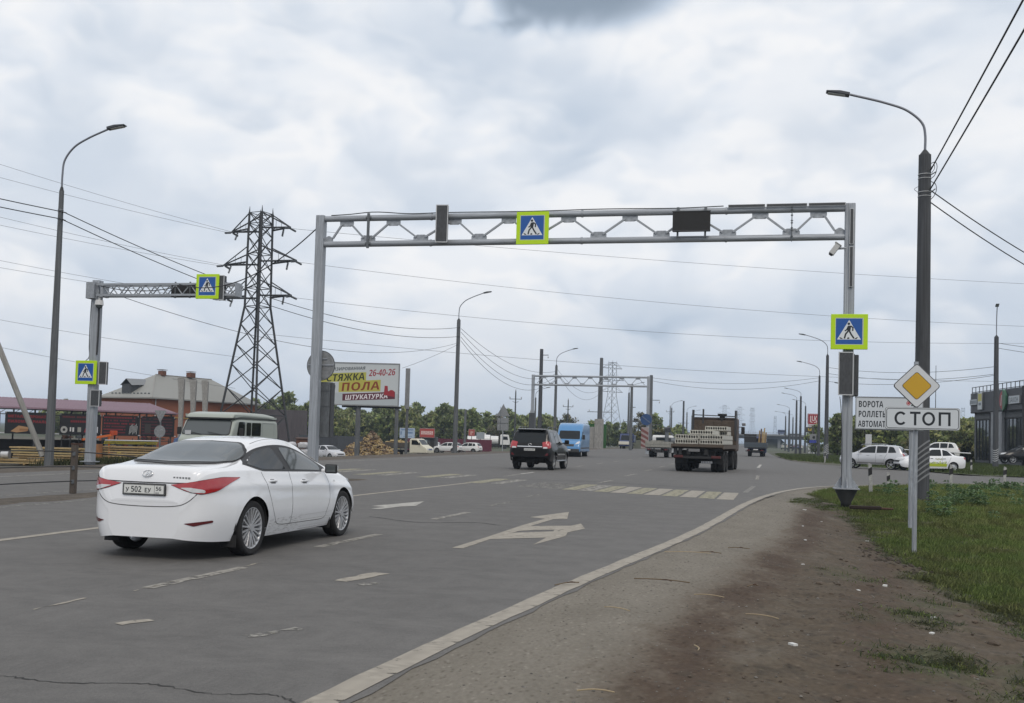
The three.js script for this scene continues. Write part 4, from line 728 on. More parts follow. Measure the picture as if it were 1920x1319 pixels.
function wheels(t, c, mats = {}) {
  const tg = tyreGeo(c.wr, c.ww ?? .21), rg = rimGeo(c.wr, c.ww ?? .21, c.rim ?? 'multi'), disc = cyl(c.wr * .42, c.wr * .42, .02, 24, -.02, 0, 0, 0, 0, PI / 2);
  for (const a of c.axles) for (const s of [1, -1]) {
    const w = new THREE.Group(); w.name = 'wheel'; w.position.set(s * (c.tw - (c.ww ?? .21) / 2), c.wr, c.L / 2 - a); if (s < 0) w.rotation.y = PI; t.add(w);
    obj('tyre', tg, M.tyre, w); obj('rim', rg, mats.rim ?? M.rim, w); obj('brake_disc', disc, M.greyPlastic, w);
  }
  const hr = c.arch * 1.04, arc = new THREE.CylinderGeometry(hr, hr, .34, 20, 1, true, -PI / 2, PI).rotateX(-PI / 2).rotateY(PI / 2), wall = new THREE.CircleGeometry(hr, 24, 0, PI).rotateY(PI / 2);
  for (const a of c.axles) for (const s of [1, -1]) obj('wheel_well', [arc.clone().translate(s * (c.tw - .19), c.wr, c.L / 2 - a), wall.clone().translate(s * (c.tw - .36), c.wr, c.L / 2 - a)], M.well, t);
  obj('underbody', [box(c.tw * 1.2, .16, c.L * .8, 0, (c.under ?? .3) + .12, -.02)], M.well, t); obj('axle_beam', bar([-c.tw * .8, c.wr * .9, c.L / 2 - c.axles[0]], [c.tw * .8, c.wr * .9, c.L / 2 - c.axles[0]], .04, 8), M.well, t);
}
const mir = (pts) => pts.map(([x, y, r]) => [-x, y, r]);
function plateTex(txt, region) {
  return ctex(512, 112, (g, w, h) => { g.fillStyle = '#d5d6d2'; g.fillRect(0, 0, w, h); g.strokeStyle = '#22242a'; g.lineWidth = 7; g.strokeRect(5, 5, w - 10, h - 10); g.beginPath(); g.moveTo(388, 4); g.lineTo(388, h); g.lineWidth = 4; g.stroke(); g.fillStyle = '#2a2d33'; g.textBaseline = 'middle'; const [a, b, c] = txt; g.font = 'bold 72px sans-serif'; g.fillText(a, 28, 66); g.font = 'bold 92px sans-serif'; g.save(); g.translate(94, 58); g.scale(.88, 1); g.fillText(b, 0, 0); g.restore(); g.font = 'bold 72px sans-serif'; g.fillText(c, 262, 66); g.font = 'bold 64px sans-serif'; g.fillText(region, 404, 46); g.font = 'bold 24px sans-serif'; g.fillText('RUS', 402, 94); });
}
const blankPlate = ctex(256, 56, (g, w, h) => { g.fillStyle = '#c9cac6'; g.fillRect(0, 0, w, h); g.strokeStyle = '#303238'; g.lineWidth = 4; g.strokeRect(3, 3, w - 6, h - 6); g.fillStyle = '#55585e'; for (let i = 0; i < 8; i++) g.fillRect(18 + i * 28, 16 + (i % 3) * 2, 17, 26 - (i % 2) * 4); });

// ---- the white sedan in front
const SED = { L: 4.53, axles: [.93, 3.63], arch: .375, wr: .325, ww: .215, tw: .875, under: .2, edge: .075, tuck: .07, crease: .012, creaseU: .8, flare: .022,
  bot: [[0, .255], [.03, .24], [.1, .228], [.3, .21], [.6, .2], [2.2, .19], [3.6, .19], [4.2, .2], [4.45, .24], [4.53, .38]],
  belt: [[0, .62], [.03, .8], [.08, .92], [.16, .97], [.4, 1.005], [.8, 1.01], [1.3, .985], [2.2, .945], [3.1, .905], [3.6, .87], [4.0, .81], [4.3, .7], [4.53, .48]],
  top: [[0, .68], [.02, .80], [.05, .94], [.085, 1.03], [.12, 1.052], [.17, 1.062], [.35, 1.068], [.55, 1.085], [.7, 1.12], [1.0, 1.215], [1.35, 1.318], [1.7, 1.38], [2.05, 1.403], [2.35, 1.388], [2.65, 1.325], [3.0, 1.195], [3.3, 1.075], [3.45, 1.02], [3.6, .99], [3.95, .92], [4.25, .82], [4.42, .71], [4.5, .6], [4.53, .52]],
  wl: [[0, .44], [.02, .54], [.06, .625], [.15, .712], [.32, .795], [.6, .865], [.9, .884], [2.2, .888], [3.5, .886], [4.0, .855], [4.25, .78], [4.4, .68], [4.5, .5], [4.53, .4]],
  wb: [[0, .44], [.02, .54], [.06, .615], [.15, .69], [.35, .755], [.6, .79], [.9, .805], [2.2, .83], [3.3, .81], [4.0, .76], [4.3, .64], [4.53, .38]],
  wt: [[0, .4], [.05, .55], [.15, .62], [.5, .655], [.8, .63], [1.1, .59], [1.5, .56], [2.2, .575], [2.6, .59], [3.0, .63], [3.4, .68], [4.0, .6], [4.3, .48], [4.53, .3]] };
function heroSedan() {
  const c = SED, L = c.L, B = bodyGeo(c, 1.8), t = thing('sedan', 'white sedan with red wrap-around tail lights driving away in the nearest lane', 'car', [-6.6, 0, -12.78], rad(-.8));
  const body = obj('body', B, M.white, t);
  const half = (pts) => [...pts, ...mir(pts).reverse()];
  // rear window with its dark border
  const rw = [[.0, 1.335], [.40, 1.322, .04], [.525, 1.28, .06], [.66, 1.11, .10], [.57, 1.08, .05], [0, 1.07]];
  const rwin = obj('rear_window', rearGeo(B, offsetPoly(half(rw), -.014), .015, .03), M.glassSoft, t); obj('window_seal', rearGeo(B, half(rw), .010, .03), M.seal, rwin);
  const fw = [[0, 1.33], [.5, 1.315, .05], [.57, 1.27, .05], [.69, 1.045, .05], [0, 1.03]];
  obj('windshield', frontGeo(B, half(fw), .007, .06), M.glass, t);
  for (const s of [1, -1]) {
    // side glass: one long dark wedge as seal, two panes on it
    const all = [[.87, 1.075, .01], [1.04, 1.15, .1], [1.4, 1.255, .25], [1.85, 1.308, .25], [2.3, 1.293, .3], [2.75, 1.175, .25], [3.2, .975, .06], [3.08, .935, .03], [1.22, .988, .08]];
    obj('window_trim', sideGeo(B, L, all, s, .0025, .07), M.seal, t);
    obj('side_window', sideGeo(B, L, [[.97, 1.075, .012], [1.12, 1.138, .08], [1.42, 1.232, .2], [1.80, 1.27, .05], [1.865, .998, .03], [1.26, 1.008, .08]], s, .0055, .06), M.glass, t);
    obj('side_window', sideGeo(B, L, [[1.985, 1.272, .06], [2.28, 1.258, .3], [2.66, 1.172, .2], [2.99, 1.022, .05], [2.96, .958, .04], [2.0, .992, .03]], s, .0055, .06), s > 0 ? M.glassSoft : M.glass, t);
    // door seams, handles, fuel flap
    obj('door_seam', seamGeo(B, L, [[1.18, .985], [1.22, .9], [1.30, .74], [1.38, .55], [1.47, .42], [1.56, .335], [1.75, .31], [2.0, .305]], s), M.seam, t);
    obj('door_seam', seamGeo(B, L, [[1.92, .965], [1.94, .75], [1.95, .5], [1.95, .31]], s), M.seam, t);
    obj('door_seam', seamGeo(B, L, [[3.06, .93], [3.12, .82], [3.12, .6], [3.04, .42], [2.96, .305], [2.5, .3], [1.96, .305]], s), M.seam, t);
    for (const a of [1.42, 2.32]) { const hd = obj('door_handle', rbox(.035, .028, .2, .012, s * 0, 0, 0).translate(s * (a < 2 ? .862 : .866), a < 2 ? .865 : .835, L / 2 - a), M.white, t); obj('handle_cup', sideGeo(B, L, [[a - .07, .835 - (a > 2 ? .03 : 0)], [a + .07, .83 - (a > 2 ? .03 : 0)], [a + .06, .885 - (a > 2 ? .03 : 0)], [a - .06, .89 - (a > 2 ? .03 : 0)]], s, .0012, .05, .025), M.greyPlastic, hd); }
    obj('side_repeater', sideGeo(B, L, [[3.3, .79], [3.36, .79], [3.36, .815], [3.3, .815]], s, .004, .05, .008), M.clearLens, t);
    // mirror
    const m = obj('mirror', [rbox(.17, .12, .09, .04, s * .965, .985, L / 2 - 2.98), rbox(.12, .05, .06, .02, s * .87, .955, L / 2 - 2.98)], s > 0 ? M.white : M.white, t);
    obj('mirror_glass', rbox(.14, .09, .012, .005, s * .967, .985, L / 2 - 2.93), M.glassSoft, m); obj('mirror_back', rbox(.178, .128, .05, .02, s * .965, .983, L / 2 - 2.952), M.seal, m);
    // tail light: wraps from the boot lid round the rear corner onto the flank
    const dir = { d: [-s * .62, 0, -.78], u: [s * .78, 0, -.62] };
    const lampPts = [[-1.15, .85, .01], [-1.0, .875, .05], [-.82, .912, .06], [-.6, .94, .05], [-.36, .93, .012], [-.5, .87, .05], [-.66, .785, .06], [-.84, .752, .05], [-1.0, .785, .04]];
    const lt = obj('tail_light', onBody(B, lampPts, dir, .009, .045), M.red, t);
    obj('reverse_lens', onBody(B, [[-1.06, .82, .02], [-.95, .825, .02], [-.80, .80, .03], [-.80, .768, .02], [-.94, .772, .02]], dir, .0115, .05), M.clearLens, lt);
    obj('lamp_edge', onBody(B, offsetPoly(lampPts, .006), dir, .0035, .05), M.seam, lt);
    obj('bumper_reflector', rearGeo(B, [[s * .5, .425], [s * .745, .46], [s * .745, .435], [s * .6, .395]].map((p) => p), .006, .05, .012), M.redDark, t);
    obj('mud_flap', box(.2, .14, .012, s * .76, .2, L / 2 - .545), M.tyre, t); obj('mud_flap', box(.2, .2, .012, s * .76, .25, L / 2 - 3.2), M.tyre, t);
    obj('headlight', onBody(B, [[-1.0, .66, .03], [-.8, .72, .03], [-.42, .83, .03], [-.4, .78, .03], [-.7, .64, .04]], { d: [-s * .6, 0, .8], u: [s * .8, 0, .6] }, .006, .06), M.clearLens, t);
  }
  // boot lid outline, plate recess, plate, badge, lettering strips, lower valance
  const lidLine = [[-.7, .87], [-.63, .76], [-.52, .655], [-.36, .612], [0, .6], [.36, .612], [.52, .655], [.63, .76], [.7, .87]];
  const strip = (pts, w) => { const c2 = new THREE.SplineCurve(pts.map((p) => new THREE.Vector2(...p))).getPoints(60), a = [], b = []; c2.forEach((p, i) => { const q = c2[min(60, i + 1)], o = c2[max(0, i - 1)], dx = q.x - o.x, dy = q.y - o.y, l = hypot(dx, dy); a.push([p.x - dy / l * w / 2, p.y + dx / l * w / 2]); b.unshift([p.x + dy / l * w / 2, p.y - dx / l * w / 2]); }); return [...a, ...b]; };
  obj('boot_seam', rearGeo(B, strip(lidLine, .009), .0018, .12), M.seam, t);
  obj('boot_edge', rearGeo(B, strip([[-.5, .872], [-.3, .868], [0, .866], [.3, .868], [.5, .872]], .012), .002, .12), M.seal, t);
  const pz = L / 2 + .012;
  const pl = obj('number_plate', [rbox(.545, .135, .02, .006, 0, .79, L / 2 + .004)], M.seal, t); obj('plate_face', plane(.52, .112, 0, .79, L / 2 + .0148), face(plateTex(['У', '502', 'ЕУ'], '56')), pl);
  obj('badge', [new THREE.TorusGeometry(.062, .007, 8, 30).scale(1, .62, 1), sbar([-.025, -.034, 0], [.0, .034, 0], .009), sbar([.012, -.034, 0], [.036, .034, 0], .009), sbar([-.02, -.012, 0], [.03, .012, 0], .008)].map((g) => g.rotateX(-.5).translate(0, .965, L / 2 - .05)), M.chrome, t);
  obj('model_lettering', [0, 1, 2, 3, 4, 5].map((i) => box(.026, .022, .006, .34 + i * .037, .93, L / 2 - .05)), M.chrome, t); obj('model_lettering', [0, 1, 2].map((i) => box(.03, .022, .006, -.56 + i * .04, .92, L / 2 - .09)), M.chrome, t);
  obj('roof_seam', onBody(B, strip([[-.5, -.35], [-.485, .3], [-.5, .8]].map(([x, z]) => [x, z]), .008), { d: [0, -1, 0], u: [1, 0, 0], v: [0, 0, 1] }, .0015, .12), M.seam, t);
  obj('roof_seam', onBody(B, strip([[.5, -.35], [.485, .3], [.5, .8]], .008), { d: [0, -1, 0], u: [1, 0, 0], v: [0, 0, 1] }, .0015, .12), M.seam, t);
  // dried road spray along the sills and behind the wheels
  const grime = ctex(512, 128, (g, W, H) => { const im = g.createImageData(W, H); for (let y = 0, o = 0; y < H; y++) for (let x = 0; x < W; x++, o += 4) { const k = .5 + .5 * fbm2(x * .02, y * .05, 4) + .5 * (hash[(y * 512 + x * 11) & 65535] - .5); im.data[o] = 126; im.data[o + 1] = 116; im.data[o + 2] = 100; im.data[o + 3] = 150 * sst(.55, 1.05, k); } g.putImageData(im, 0, 0); });
  for (const s of [1, -1]) for (const [a, b, y0, y1] of [[1.34, 3.2, .2, .4]]) obj('road_grime', (() => { const q = sideGeo(B, L, [[a, y0], [b, y0], [b, y1], [a, y1]], s, .0022, .07, .01), P = q.attributes.position; for (let i = 0; i < P.count; i++) q.attributes.uv.setXY(i, P.getZ(i) / 1.9, (P.getY(i) - y0) / (y1 - y0)); return q; })(), std({ map: grime, transparent: true, roughness: .9 }), t);
  wheels(t, c);
  return t;
}
heroSedan();

// ---- black off-roader
function wheelArchTrim() {}
const SUVC = { L: 4.95, axles: [1.05, 3.9], arch: .46, wr: .39, ww: .27, tw: .95, under: .36, edge: .1, tuck: .05, flare: .03, rim: 'five',
  bot: [[0, .6], [.05, .5], [.2, .42], [.5, .4], [2.5, .4], [4.4, .4], [4.8, .46], [4.95, .6]],
  belt: [[0, .95], [.05, 1.12], [.15, 1.2], [.5, 1.22], [2.5, 1.18], [3.6, 1.14], [4.4, 1.04], [4.85, .9], [4.95, .75]],
  top: [[0, 1.0], [.04, 1.18], [.1, 1.3], [.2, 1.52], [.32, 1.74], [.42, 1.85], [.7, 1.885], [1.8, 1.89], [2.6, 1.86], [2.95, 1.74], [3.5, 1.32], [3.65, 1.24], [4.3, 1.17], [4.75, 1.06], [4.9, .9], [4.95, .8]],
  wl: [[0, .82], [.04, .9], [.15, .955], [.5, .98], [2.5, .98], [4.2, .97], [4.7, .88], [4.95, .66]],
  wb: [[0, .8], [.04, .86], [.15, .91], [.5, .93], [2.5, .93], [4.2, .9], [4.7, .8], [4.95, .6]],
  wt: [[0, .7], [.1, .8], [.3, .78], [.5, .74], [2.4, .73], [3.0, .74], [3.6, .8], [4.7, .7], [4.95, .5]] };
{
  const c = SUVC, L = c.L, B = bodyGeo(c, 1), t = thing('off_roader', 'black off-roader with red tail lights driving away on the left lanes', 'car', [-9.72, 0, -48.75], rad(-1));
  obj('body', B, M.blackPaint, t);
  obj('rear_window', rearGeo(B, [[-.66, 1.74, .1], [.66, 1.74, .1], [.8, 1.22, .06], [-.8, 1.22, .06]], .008, .08), M.glass, t);
  obj('spoiler', rbox(1.3, .05, .3, .02, 0, 1.85, L / 2 - .36, .12), M.blackPaint, t);
  for (const s of [1, -1]) {
    for (const p of [[[.5, 1.26, .04], [.58, 1.7, .08], [1.35, 1.74, .05], [1.38, 1.25, .04]], [[1.46, 1.25, .04], [1.46, 1.74, .05], [2.25, 1.74, .05], [2.25, 1.23, .04]], [[2.33, 1.23, .04], [2.34, 1.74, .05], [2.75, 1.68, .1], [3.22, 1.26, .05], [3.2, 1.22, .03]]]) obj('side_window', sideGeo(B, L, p, s, .006, .09), M.glass, t);
    obj('tail_light', onBody(B, [[-1.46, 1.02, .03], [-1.2, 1.0, .03], [-1.05, 1.05, .03], [-1.02, 1.25, .05], [-1.2, 1.32, .05], [-1.44, 1.27, .05]].map(([x, y, r]) => [x + .46, y, r]), { d: [-s * .6, 0, -.8], u: [s * .8, 0, -.6] }, .012, .06), M.red, t);
    obj('reverse_lens', rearGeo(B, [[s * .62, .99], [s * .82, .99], [s * .82, 1.06], [s * .64, 1.06]], .016, .06), M.clearLens, t);
    obj('bumper_reflector', rearGeo(B, [[s * .7, .66, .02], [s * .86, .68, .02], [s * .86, .78, .02], [s * .78, .78, .02]], .006, .06), M.redDark, t);
    obj('mirror', [rbox(.22, .2, .12, .04, s * 1.1, 1.3, L / 2 - 3.2), rbox(.16, .06, .06, .02, s * .98, 1.25, L / 2 - 3.2)], M.blackPaint, t);
    obj('roof_rail', tube([[s * .66, 1.86, L / 2 - .6], [s * .68, 1.95, L / 2 - .8], [s * .68, 1.96, L / 2 - 1.6], [s * .68, 1.95, L / 2 - 2.3], [s * .66, 1.86, L / 2 - 2.5]], .02, 6), M.galvDark, t);
    obj('side_step', rbox(.12, .05, 1.9, .02, s * .98, .42, L / 2 - 2.48), M.galv, t);
    obj('door_moulding', sideGeo(B, L, [[1.6, .68], [3.35, .68], [3.35, .75], [1.6, .75]], s, .008, .12, .02), M.chrome, t);
    obj('mud_flap', box(.26, .3, .014, s * .8, .42, L / 2 - .55), M.tyre, t);
    for (const a of [1.7, 2.55]) obj('door_handle', rbox(.03, .04, .2, .012, s * .965, 1.1, L / 2 - a), M.chrome, t);
  }
  obj('chrome_trim', rearGeo(B, [[-.58, 1.05], [.58, 1.05], [.58, 1.085], [-.58, 1.085]], .02, .1, .01), M.chrome, t);
  obj('badge', new THREE.TorusGeometry(.06, .014, 6, 20).scale(1.2, .8, 1).translate(0, 1.15, L / 2 - .03), M.chrome, t);
  const pl = obj('number_plate', rbox(.54, .13, .02, .006, 0, .93, L / 2 + .012), M.seal, t); obj('plate_face', plane(.52, .112, 0, .93, L / 2 + .0235), face(blankPlate), pl);
  obj('spare_wheel', cyl(.36, .36, .2, 24, 0, .42, L / 2 - .7, 0, 0, 0), M.tyre, t); obj('axle', [bar([-.8, .38, L / 2 - 1.05], [.8, .38, L / 2 - 1.05], .06, 8), new THREE.SphereGeometry(.15, 12, 8).translate(.1, .38, L / 2 - 1.05)], M.black, t);
  wheels(t, c, { rim: M.hub });
}
// ---- generic parked and passing cars, each from its own table
function scaleTab(c, kl, kh, kw) { const q = { ...c, L: c.L * kl, axles: c.axles.map((a) => a * kl), tw: c.tw * kw }; for (const k of ['bot', 'belt', 'top']) q[k] = c[k].map(([s, v]) => [s * kl, v * kh]); for (const k of ['wl', 'wb', 'wt']) q[k] = c[k].map(([s, v]) => [s * kl, v * kw]); return q; }
const LOG = { L: 4.35, axles: [.9, 3.53], arch: .36, wr: .305, ww: .19, tw: .85, under: .2, edge: .07, tuck: .05, flare: .02, rim: 'disc',
  bot: [[0, .4], [.05, .32], [.2, .26], [.6, .22], [2.2, .2], [3.8, .21], [4.2, .25], [4.35, .38]],
  belt: [[0, .7], [.05, .88], [.15, .95], [.6, .97], [2.2, .93], [3.2, .9], [3.9, .8], [4.25, .68], [4.35, .52]],
  top: [[0, .76], [.03, .93], [.07, 1.0], [.14, 1.03], [.5, 1.05], [.68, 1.1], [1.1, 1.36], [1.35, 1.48], [1.8, 1.52], [2.3, 1.5], [2.6, 1.42], [3.2, 1.05], [3.35, .98], [3.9, .9], [4.2, .8], [4.32, .65], [4.35, .56]],
  wl: [[0, .64], [.05, .76], [.15, .81], [.5, .85], [2.2, .87], [3.7, .86], [4.1, .77], [4.3, .58], [4.35, .48]],
  wb: [[0, .6], [.05, .72], [.15, .76], [.5, .79], [2.2, .81], [3.4, .79], [4.1, .68], [4.35, .44]],
  wt: [[0, .56], [.05, .66], [.2, .7], [.6, .68], [1.1, .6], [1.5, .57], [2.3, .58], [2.8, .62], [3.3, .7], [4.1, .58], [4.35, .36]] };
const DUS = { L: 4.3, axles: [.85, 3.5], arch: .4, wr: .34, ww: .22, tw: .9, under: .28, edge: .08, tuck: .05, flare: .035, rim: 'five',
  bot: [[0, .5], [.05, .42], [.2, .36], [.5, .33], [2.2, .32], [3.8, .33], [4.15, .36], [4.3, .5]],
  belt: [[0, .8], [.05, .98], [.15, 1.04], [.6, 1.06], [2.2, 1.03], [3.2, 1.0], [3.8, .92], [4.2, .8], [4.3, .62]],
  top: [[0, .86], [.04, 1.02], [.1, 1.1], [.2, 1.28], [.36, 1.5], [.5, 1.58], [.9, 1.63], [1.8, 1.64], [2.4, 1.58], [2.65, 1.48], [3.2, 1.14], [3.35, 1.08], [3.9, 1.0], [4.18, .88], [4.28, .74], [4.3, .68]],
  wl: [[0, .68], [.05, .8], [.15, .86], [.5, .9], [2.2, .91], [3.7, .91], [4.05, .84], [4.25, .68], [4.3, .54]],
  wb: [[0, .64], [.05, .75], [.15, .8], [.5, .83], [2.2, .84], [3.5, .82], [4.1, .72], [4.3, .5]],
  wt: [[0, .58], [.08, .7], [.3, .68], [.6, .62], [2.2, .62], [2.7, .64], [3.3, .72], [4.1, .6], [4.3, .4]] };
function car(kind, c, mat, name, label, p, turn, o = {}) {
  const L = c.L, B = bodyGeo(c, o.dens ?? .8), t = thing(name, label, 'car', p, turn, o.group), kl = o.kl ?? 1, kh = o.kh ?? 1;
  obj('body', B, mat, t);
  const S = (pts) => pts.map(([s, y, r]) => [s * kl, y * kh, r]), E = (pts) => pts.map(([x, y, r]) => [x * (o.kw ?? 1), y * kh, r]);
  const sd = kind === 'sedan' ? [[[.95, 1.06, .03], [1.2, 1.35, .08], [1.55, 1.43, .06], [1.6, 1.02, .03]], [[1.68, 1.02, .03], [1.66, 1.44, .06], [2.25, 1.42, .1], [2.95, 1.04, .04], [2.9, .99, .03]]]
    : [[[.52, 1.14, .04], [.72, 1.5, .08], [1.0, 1.53, .05], [1.06, 1.11, .04]], [[1.14, 1.11, .03], [1.1, 1.54, .05], [1.78, 1.55, .05], [1.8, 1.09, .03]], [[1.88, 1.09, .03], [1.87, 1.55, .05], [2.35, 1.5, .1], [3.0, 1.12, .05], [2.95, 1.07, .03]]];
  for (const s of [1, -1]) {
    for (const p2 of sd) obj('side_window', sideGeo(B, L, S(p2), s, .005, .1), M.glass, t);
    const seams = kind === 'sedan' ? [[[1.62, 1.0], [1.64, .6], [1.64, .32]], [[1.0, 1.0], [1.15, .75], [1.3, .5], [1.4, .32]], [[2.85, .98], [2.9, .7], [2.82, .34]]] : [[[1.83, 1.06], [1.84, .7], [1.84, .42]], [[1.1, 1.08], [1.25, .8], [1.35, .5]], [[2.92, 1.04], [2.97, .75], [2.9, .44]]];
    if (!o.small) for (const p2 of seams) obj('door_seam', seamGeo(B, L, S(p2), s, .012), M.seam, t);
    if (!o.small) for (const a of [1.5, 2.35]) obj('door_handle', rbox(.03, .035, .17, .01, s * c.wl[4][1] * .975, (kind === 'sedan' ? .84 : .92) * kh, L / 2 - a * kl), o.handle ?? M.plastic, t);
    obj('mirror', rbox(.17, .13, .1, .04, s * (c.tw + .09), (kind === 'sedan' ? 1.04 : 1.13) * kh, L / 2 - 2.88 * kl), o.mirror ?? mat, t);
    const ry = kind === 'sedan' ? .82 : .95;
    obj('tail_light', onBody(B, [[-1.42, ry - .02, .03], [-1.2, ry, .03], [-1.16, ry + .14, .03], [-1.4, ry + .12, .03]].map(([x, y, r]) => [(x + .6) * kl, y * kh, r]), { d: [-s * .6, 0, -.8], u: [s * .8, 0, -.6] }, .012, .07), M.red, t);
    obj('headlight', onBody(B, [[-1.0, .63, .03], [-.62, .68, .03], [-.5, .82, .03], [-.84, .78, .04]].map(([x, y, r]) => [x * kl - .08, (y + (kind === 'sedan' ? 0 : .1)) * kh, r]), { d: [-s * .6, 0, .8], u: [s * .8, 0, .6] }, .012, .07), M.clearLens, t);
  }
  const rw = kind === 'sedan' ? [[-.5, 1.42, .06], [.5, 1.42, .06], [.62, 1.12, .06], [-.62, 1.12, .06]] : [[-.56, 1.53, .06], [.56, 1.53, .06], [.68, 1.16, .06], [-.68, 1.16, .06]];
  obj('rear_window', rearGeo(B, E(rw), .008, .08), M.glass, t);
  obj('windshield', frontGeo(B, E(kind === 'sedan' ? [[-.55, 1.44, .06], [.55, 1.44, .06], [.66, 1.07, .05], [-.66, 1.07, .05]] : [[-.57, 1.54, .06], [.57, 1.54, .06], [.68, 1.17, .05], [-.68, 1.17, .05]]), .008, .08), M.glass, t);
  obj('grille', frontGeo(B, E([[-.4, .56, .03], [.4, .56, .03], [.44, .68, .03], [-.44, .68, .03]].map(([x, y, r]) => [x, y + (kind === 'sedan' ? 0 : .1), r])), .012, .08), M.plastic, t);
  obj('bumper_intake', frontGeo(B, E([[-.5, .36, .03], [.5, .36, .03], [.56, .44, .03], [-.56, .44, .03]].map(([x, y, r]) => [x, y + (kind === 'sedan' ? 0 : .12), r])), .012, .08), M.plastic, t);
  const pl = obj('number_plate', rbox(.52, .112, .02, .005, 0, (kind === 'sedan' ? .7 : .82) * kh, L / 2 + .012), face(blankPlate), t);
  wheels(t, c, { rim: o.rim ?? M.hub });
  return { t, B };
}
{ // silver crossover and white sedan with lime lettering on the side road
  const { t } = car('suv', DUS, M.silver, 'crossover', 'silver crossover with roof rails in the side road, in front of the white lettered sedan', [8.2, 0, -74.6], rad(90 + 12 - 30), { dens: 1, handle: M.silver, rim: M.rim });
  for (const s of [1, -1]) obj('roof_rail', tube([[s * .56, 1.6, .9], [s * .57, 1.68, .7], [s * .57, 1.69, 0], [s * .56, 1.66, -.5], [s * .56, 1.58, -.7]], .022, 6), M.galv, t);
  for (const s of [1, -1]) obj('sill_trim', sideGeo(DUSB(t), DUS.L, [[1.3, .36], [3.05, .36], [3.05, .46], [1.3, .46]], s, .006, .12, .02), M.greyPlastic, t);
  const w = car('sedan', LOG, M.white, 'sedan', 'white sedan with lime green lettering on its doors, behind the sign posts', [11.5, 0, -73.2], rad(90 + 13 + 3), { dens: 1, rim: M.rim });
  const txt = ctex(512, 320, (g, W, H) => { g.clearRect(0, 0, W, H); const r = rng(4); g.strokeStyle = '#8c9b2a'; g.fillStyle = '#aebc36'; g.fillRect(0, 210, W, 96); g.lineWidth = 13; g.lineCap = 'round'; for (let i = 0; i < 15; i++) { const x = 20 + i * 33, y = 190 + 30 * r(); g.strokeStyle = ['#7f9026', '#b9c93f', '#6d7c24'][i % 3]; g.beginPath(); g.moveTo(x, y); g.bezierCurveTo(x + 30 * r(), y - 90 * r(), x + 40, y - 60, x + 24 + 20 * r(), y + 30 * r()); g.stroke(); } g.strokeStyle = '#77773c'; g.lineWidth = 9; for (let i = 0; i < 5; i++) { g.beginPath(); g.arc(300 + i * 30, 60 + 14 * (i % 2), 18, .5, 5); g.stroke(); } });
  for (const s of [-1, 1]) { const g = sideGeo(w.B, LOG.L, [[1.35, .3], [3.0, .3], [3.0, .95], [1.35, .95]], s, .006, .09, .02), P = g.attributes.position, u = g.attributes.uv; for (let i = 0; i < P.count; i++) u.setXY(i, s > 0 ? clamp01((LOG.L / 2 - P.getZ(i) - 1.35) / 1.65) : clamp01((3.0 - LOG.L / 2 + P.getZ(i)) / 1.65), clamp01((P.getY(i) - .3) / .65)); obj('side_lettering', g, std({ map: txt, transparent: true, roughness: .4 }), w.t); }
  obj('antenna', bar([0, 1.52, 0], [0, 1.66, .08], .012, 5), M.black, w.t);
  // parked and far cars
  car('suv', scaleTab(DUS, .92, .97, .92), M.whiteDull, 'hatchback', 'white boxy car parked behind the white sedan with lettering', [16.6, .5, -101.5], rad(80), { kl: .92, kh: .97, kw: .92, small: 1, dens: .6 });
  const bp = car('suv', scaleTab(DUS, 1.2, 1.05, 1.0), M.blackPaint, 'pickup', 'black pickup parked in front of the dark grey shop', [24.2, .35, -101.5], rad(103), { kl: 1.2, kh: 1.05, small: 1, dens: .6, rim: M.rim });
  objs('sport_bar', [bar([-.6, 1.7, 1.2], [-.6, 2.0, 1.1], .04, 6), bar([.6, 1.7, 1.2], [.6, 2.0, 1.1], .04, 6), bar([-.6, 2, 1.1], [.6, 2, 1.1], .04, 6)], M.chrome, bp.t);
  car('sedan', scaleTab(LOG, .97, .95, .96), phy({ color: lin(.52, .53, .56), roughness: .45, clearcoat: .5 }), 'sedan', 'old pale silver sedan parked on the left below the round sign', [-42.2, -1.38, -100], rad(-90 - 30), { kl: .97, kh: .95, kw: .96, dens: .6 });
  car('sedan', scaleTab(LOG, .98, .97, .98), M.whiteDull, 'sedan', 'white car parked tail on below the small red roof sign', [-45.8, -1.12, -149], rad(8), { kl: .98, kh: .97, kw: .98, small: 1, dens: .6 });
  car('suv', scaleTab(DUS, .98, .93, .95), M.whiteDull, 'estate_car', 'pale estate car parked left of the middle street lamp', [-42.4, -1.12, -144], rad(78), { kl: .98, kh: .93, kw: .95, small: 1, dens: .6 });
  car('suv', scaleTab(DUS, .93, .95, .95), M.whiteDull, 'crossover', 'white car parked just right of the middle street lamp', [-40.2, -1.12, -147], rad(80), { kl: .93, kh: .95, kw: .95, small: 1, dens: .6 });
  const far = [[9.3, -300, M.beige, 'far beige car heading away below the overpass'], [11.6, -318, M.blackPaint, 'far black car right of the far beige car'], [13.6, -326, M.navy, 'far dark blue car next to the far black car'], [15, -340, M.whiteDull, 'far white car at the foot of the lamp row'], [-6.2, -330, M.whiteDull, 'far white car beyond the dark open truck']];
  let q; for (const [x, z, m, l] of far) { if (!q) { q = car('suv', scaleTab(DUS, 1, 1, 1), m, 'far_car', l, [x, 0, z], rad(0), { small: 1, dens: .45 }).t; continue; } const cc = dup(q, 'far_car', l, [x, 0, z], rad(2)); cc.children[0].material = m; }
}
function DUSB() { return DUSB.b ?? (DUSB.b = bodyGeo(DUS, 1)); }
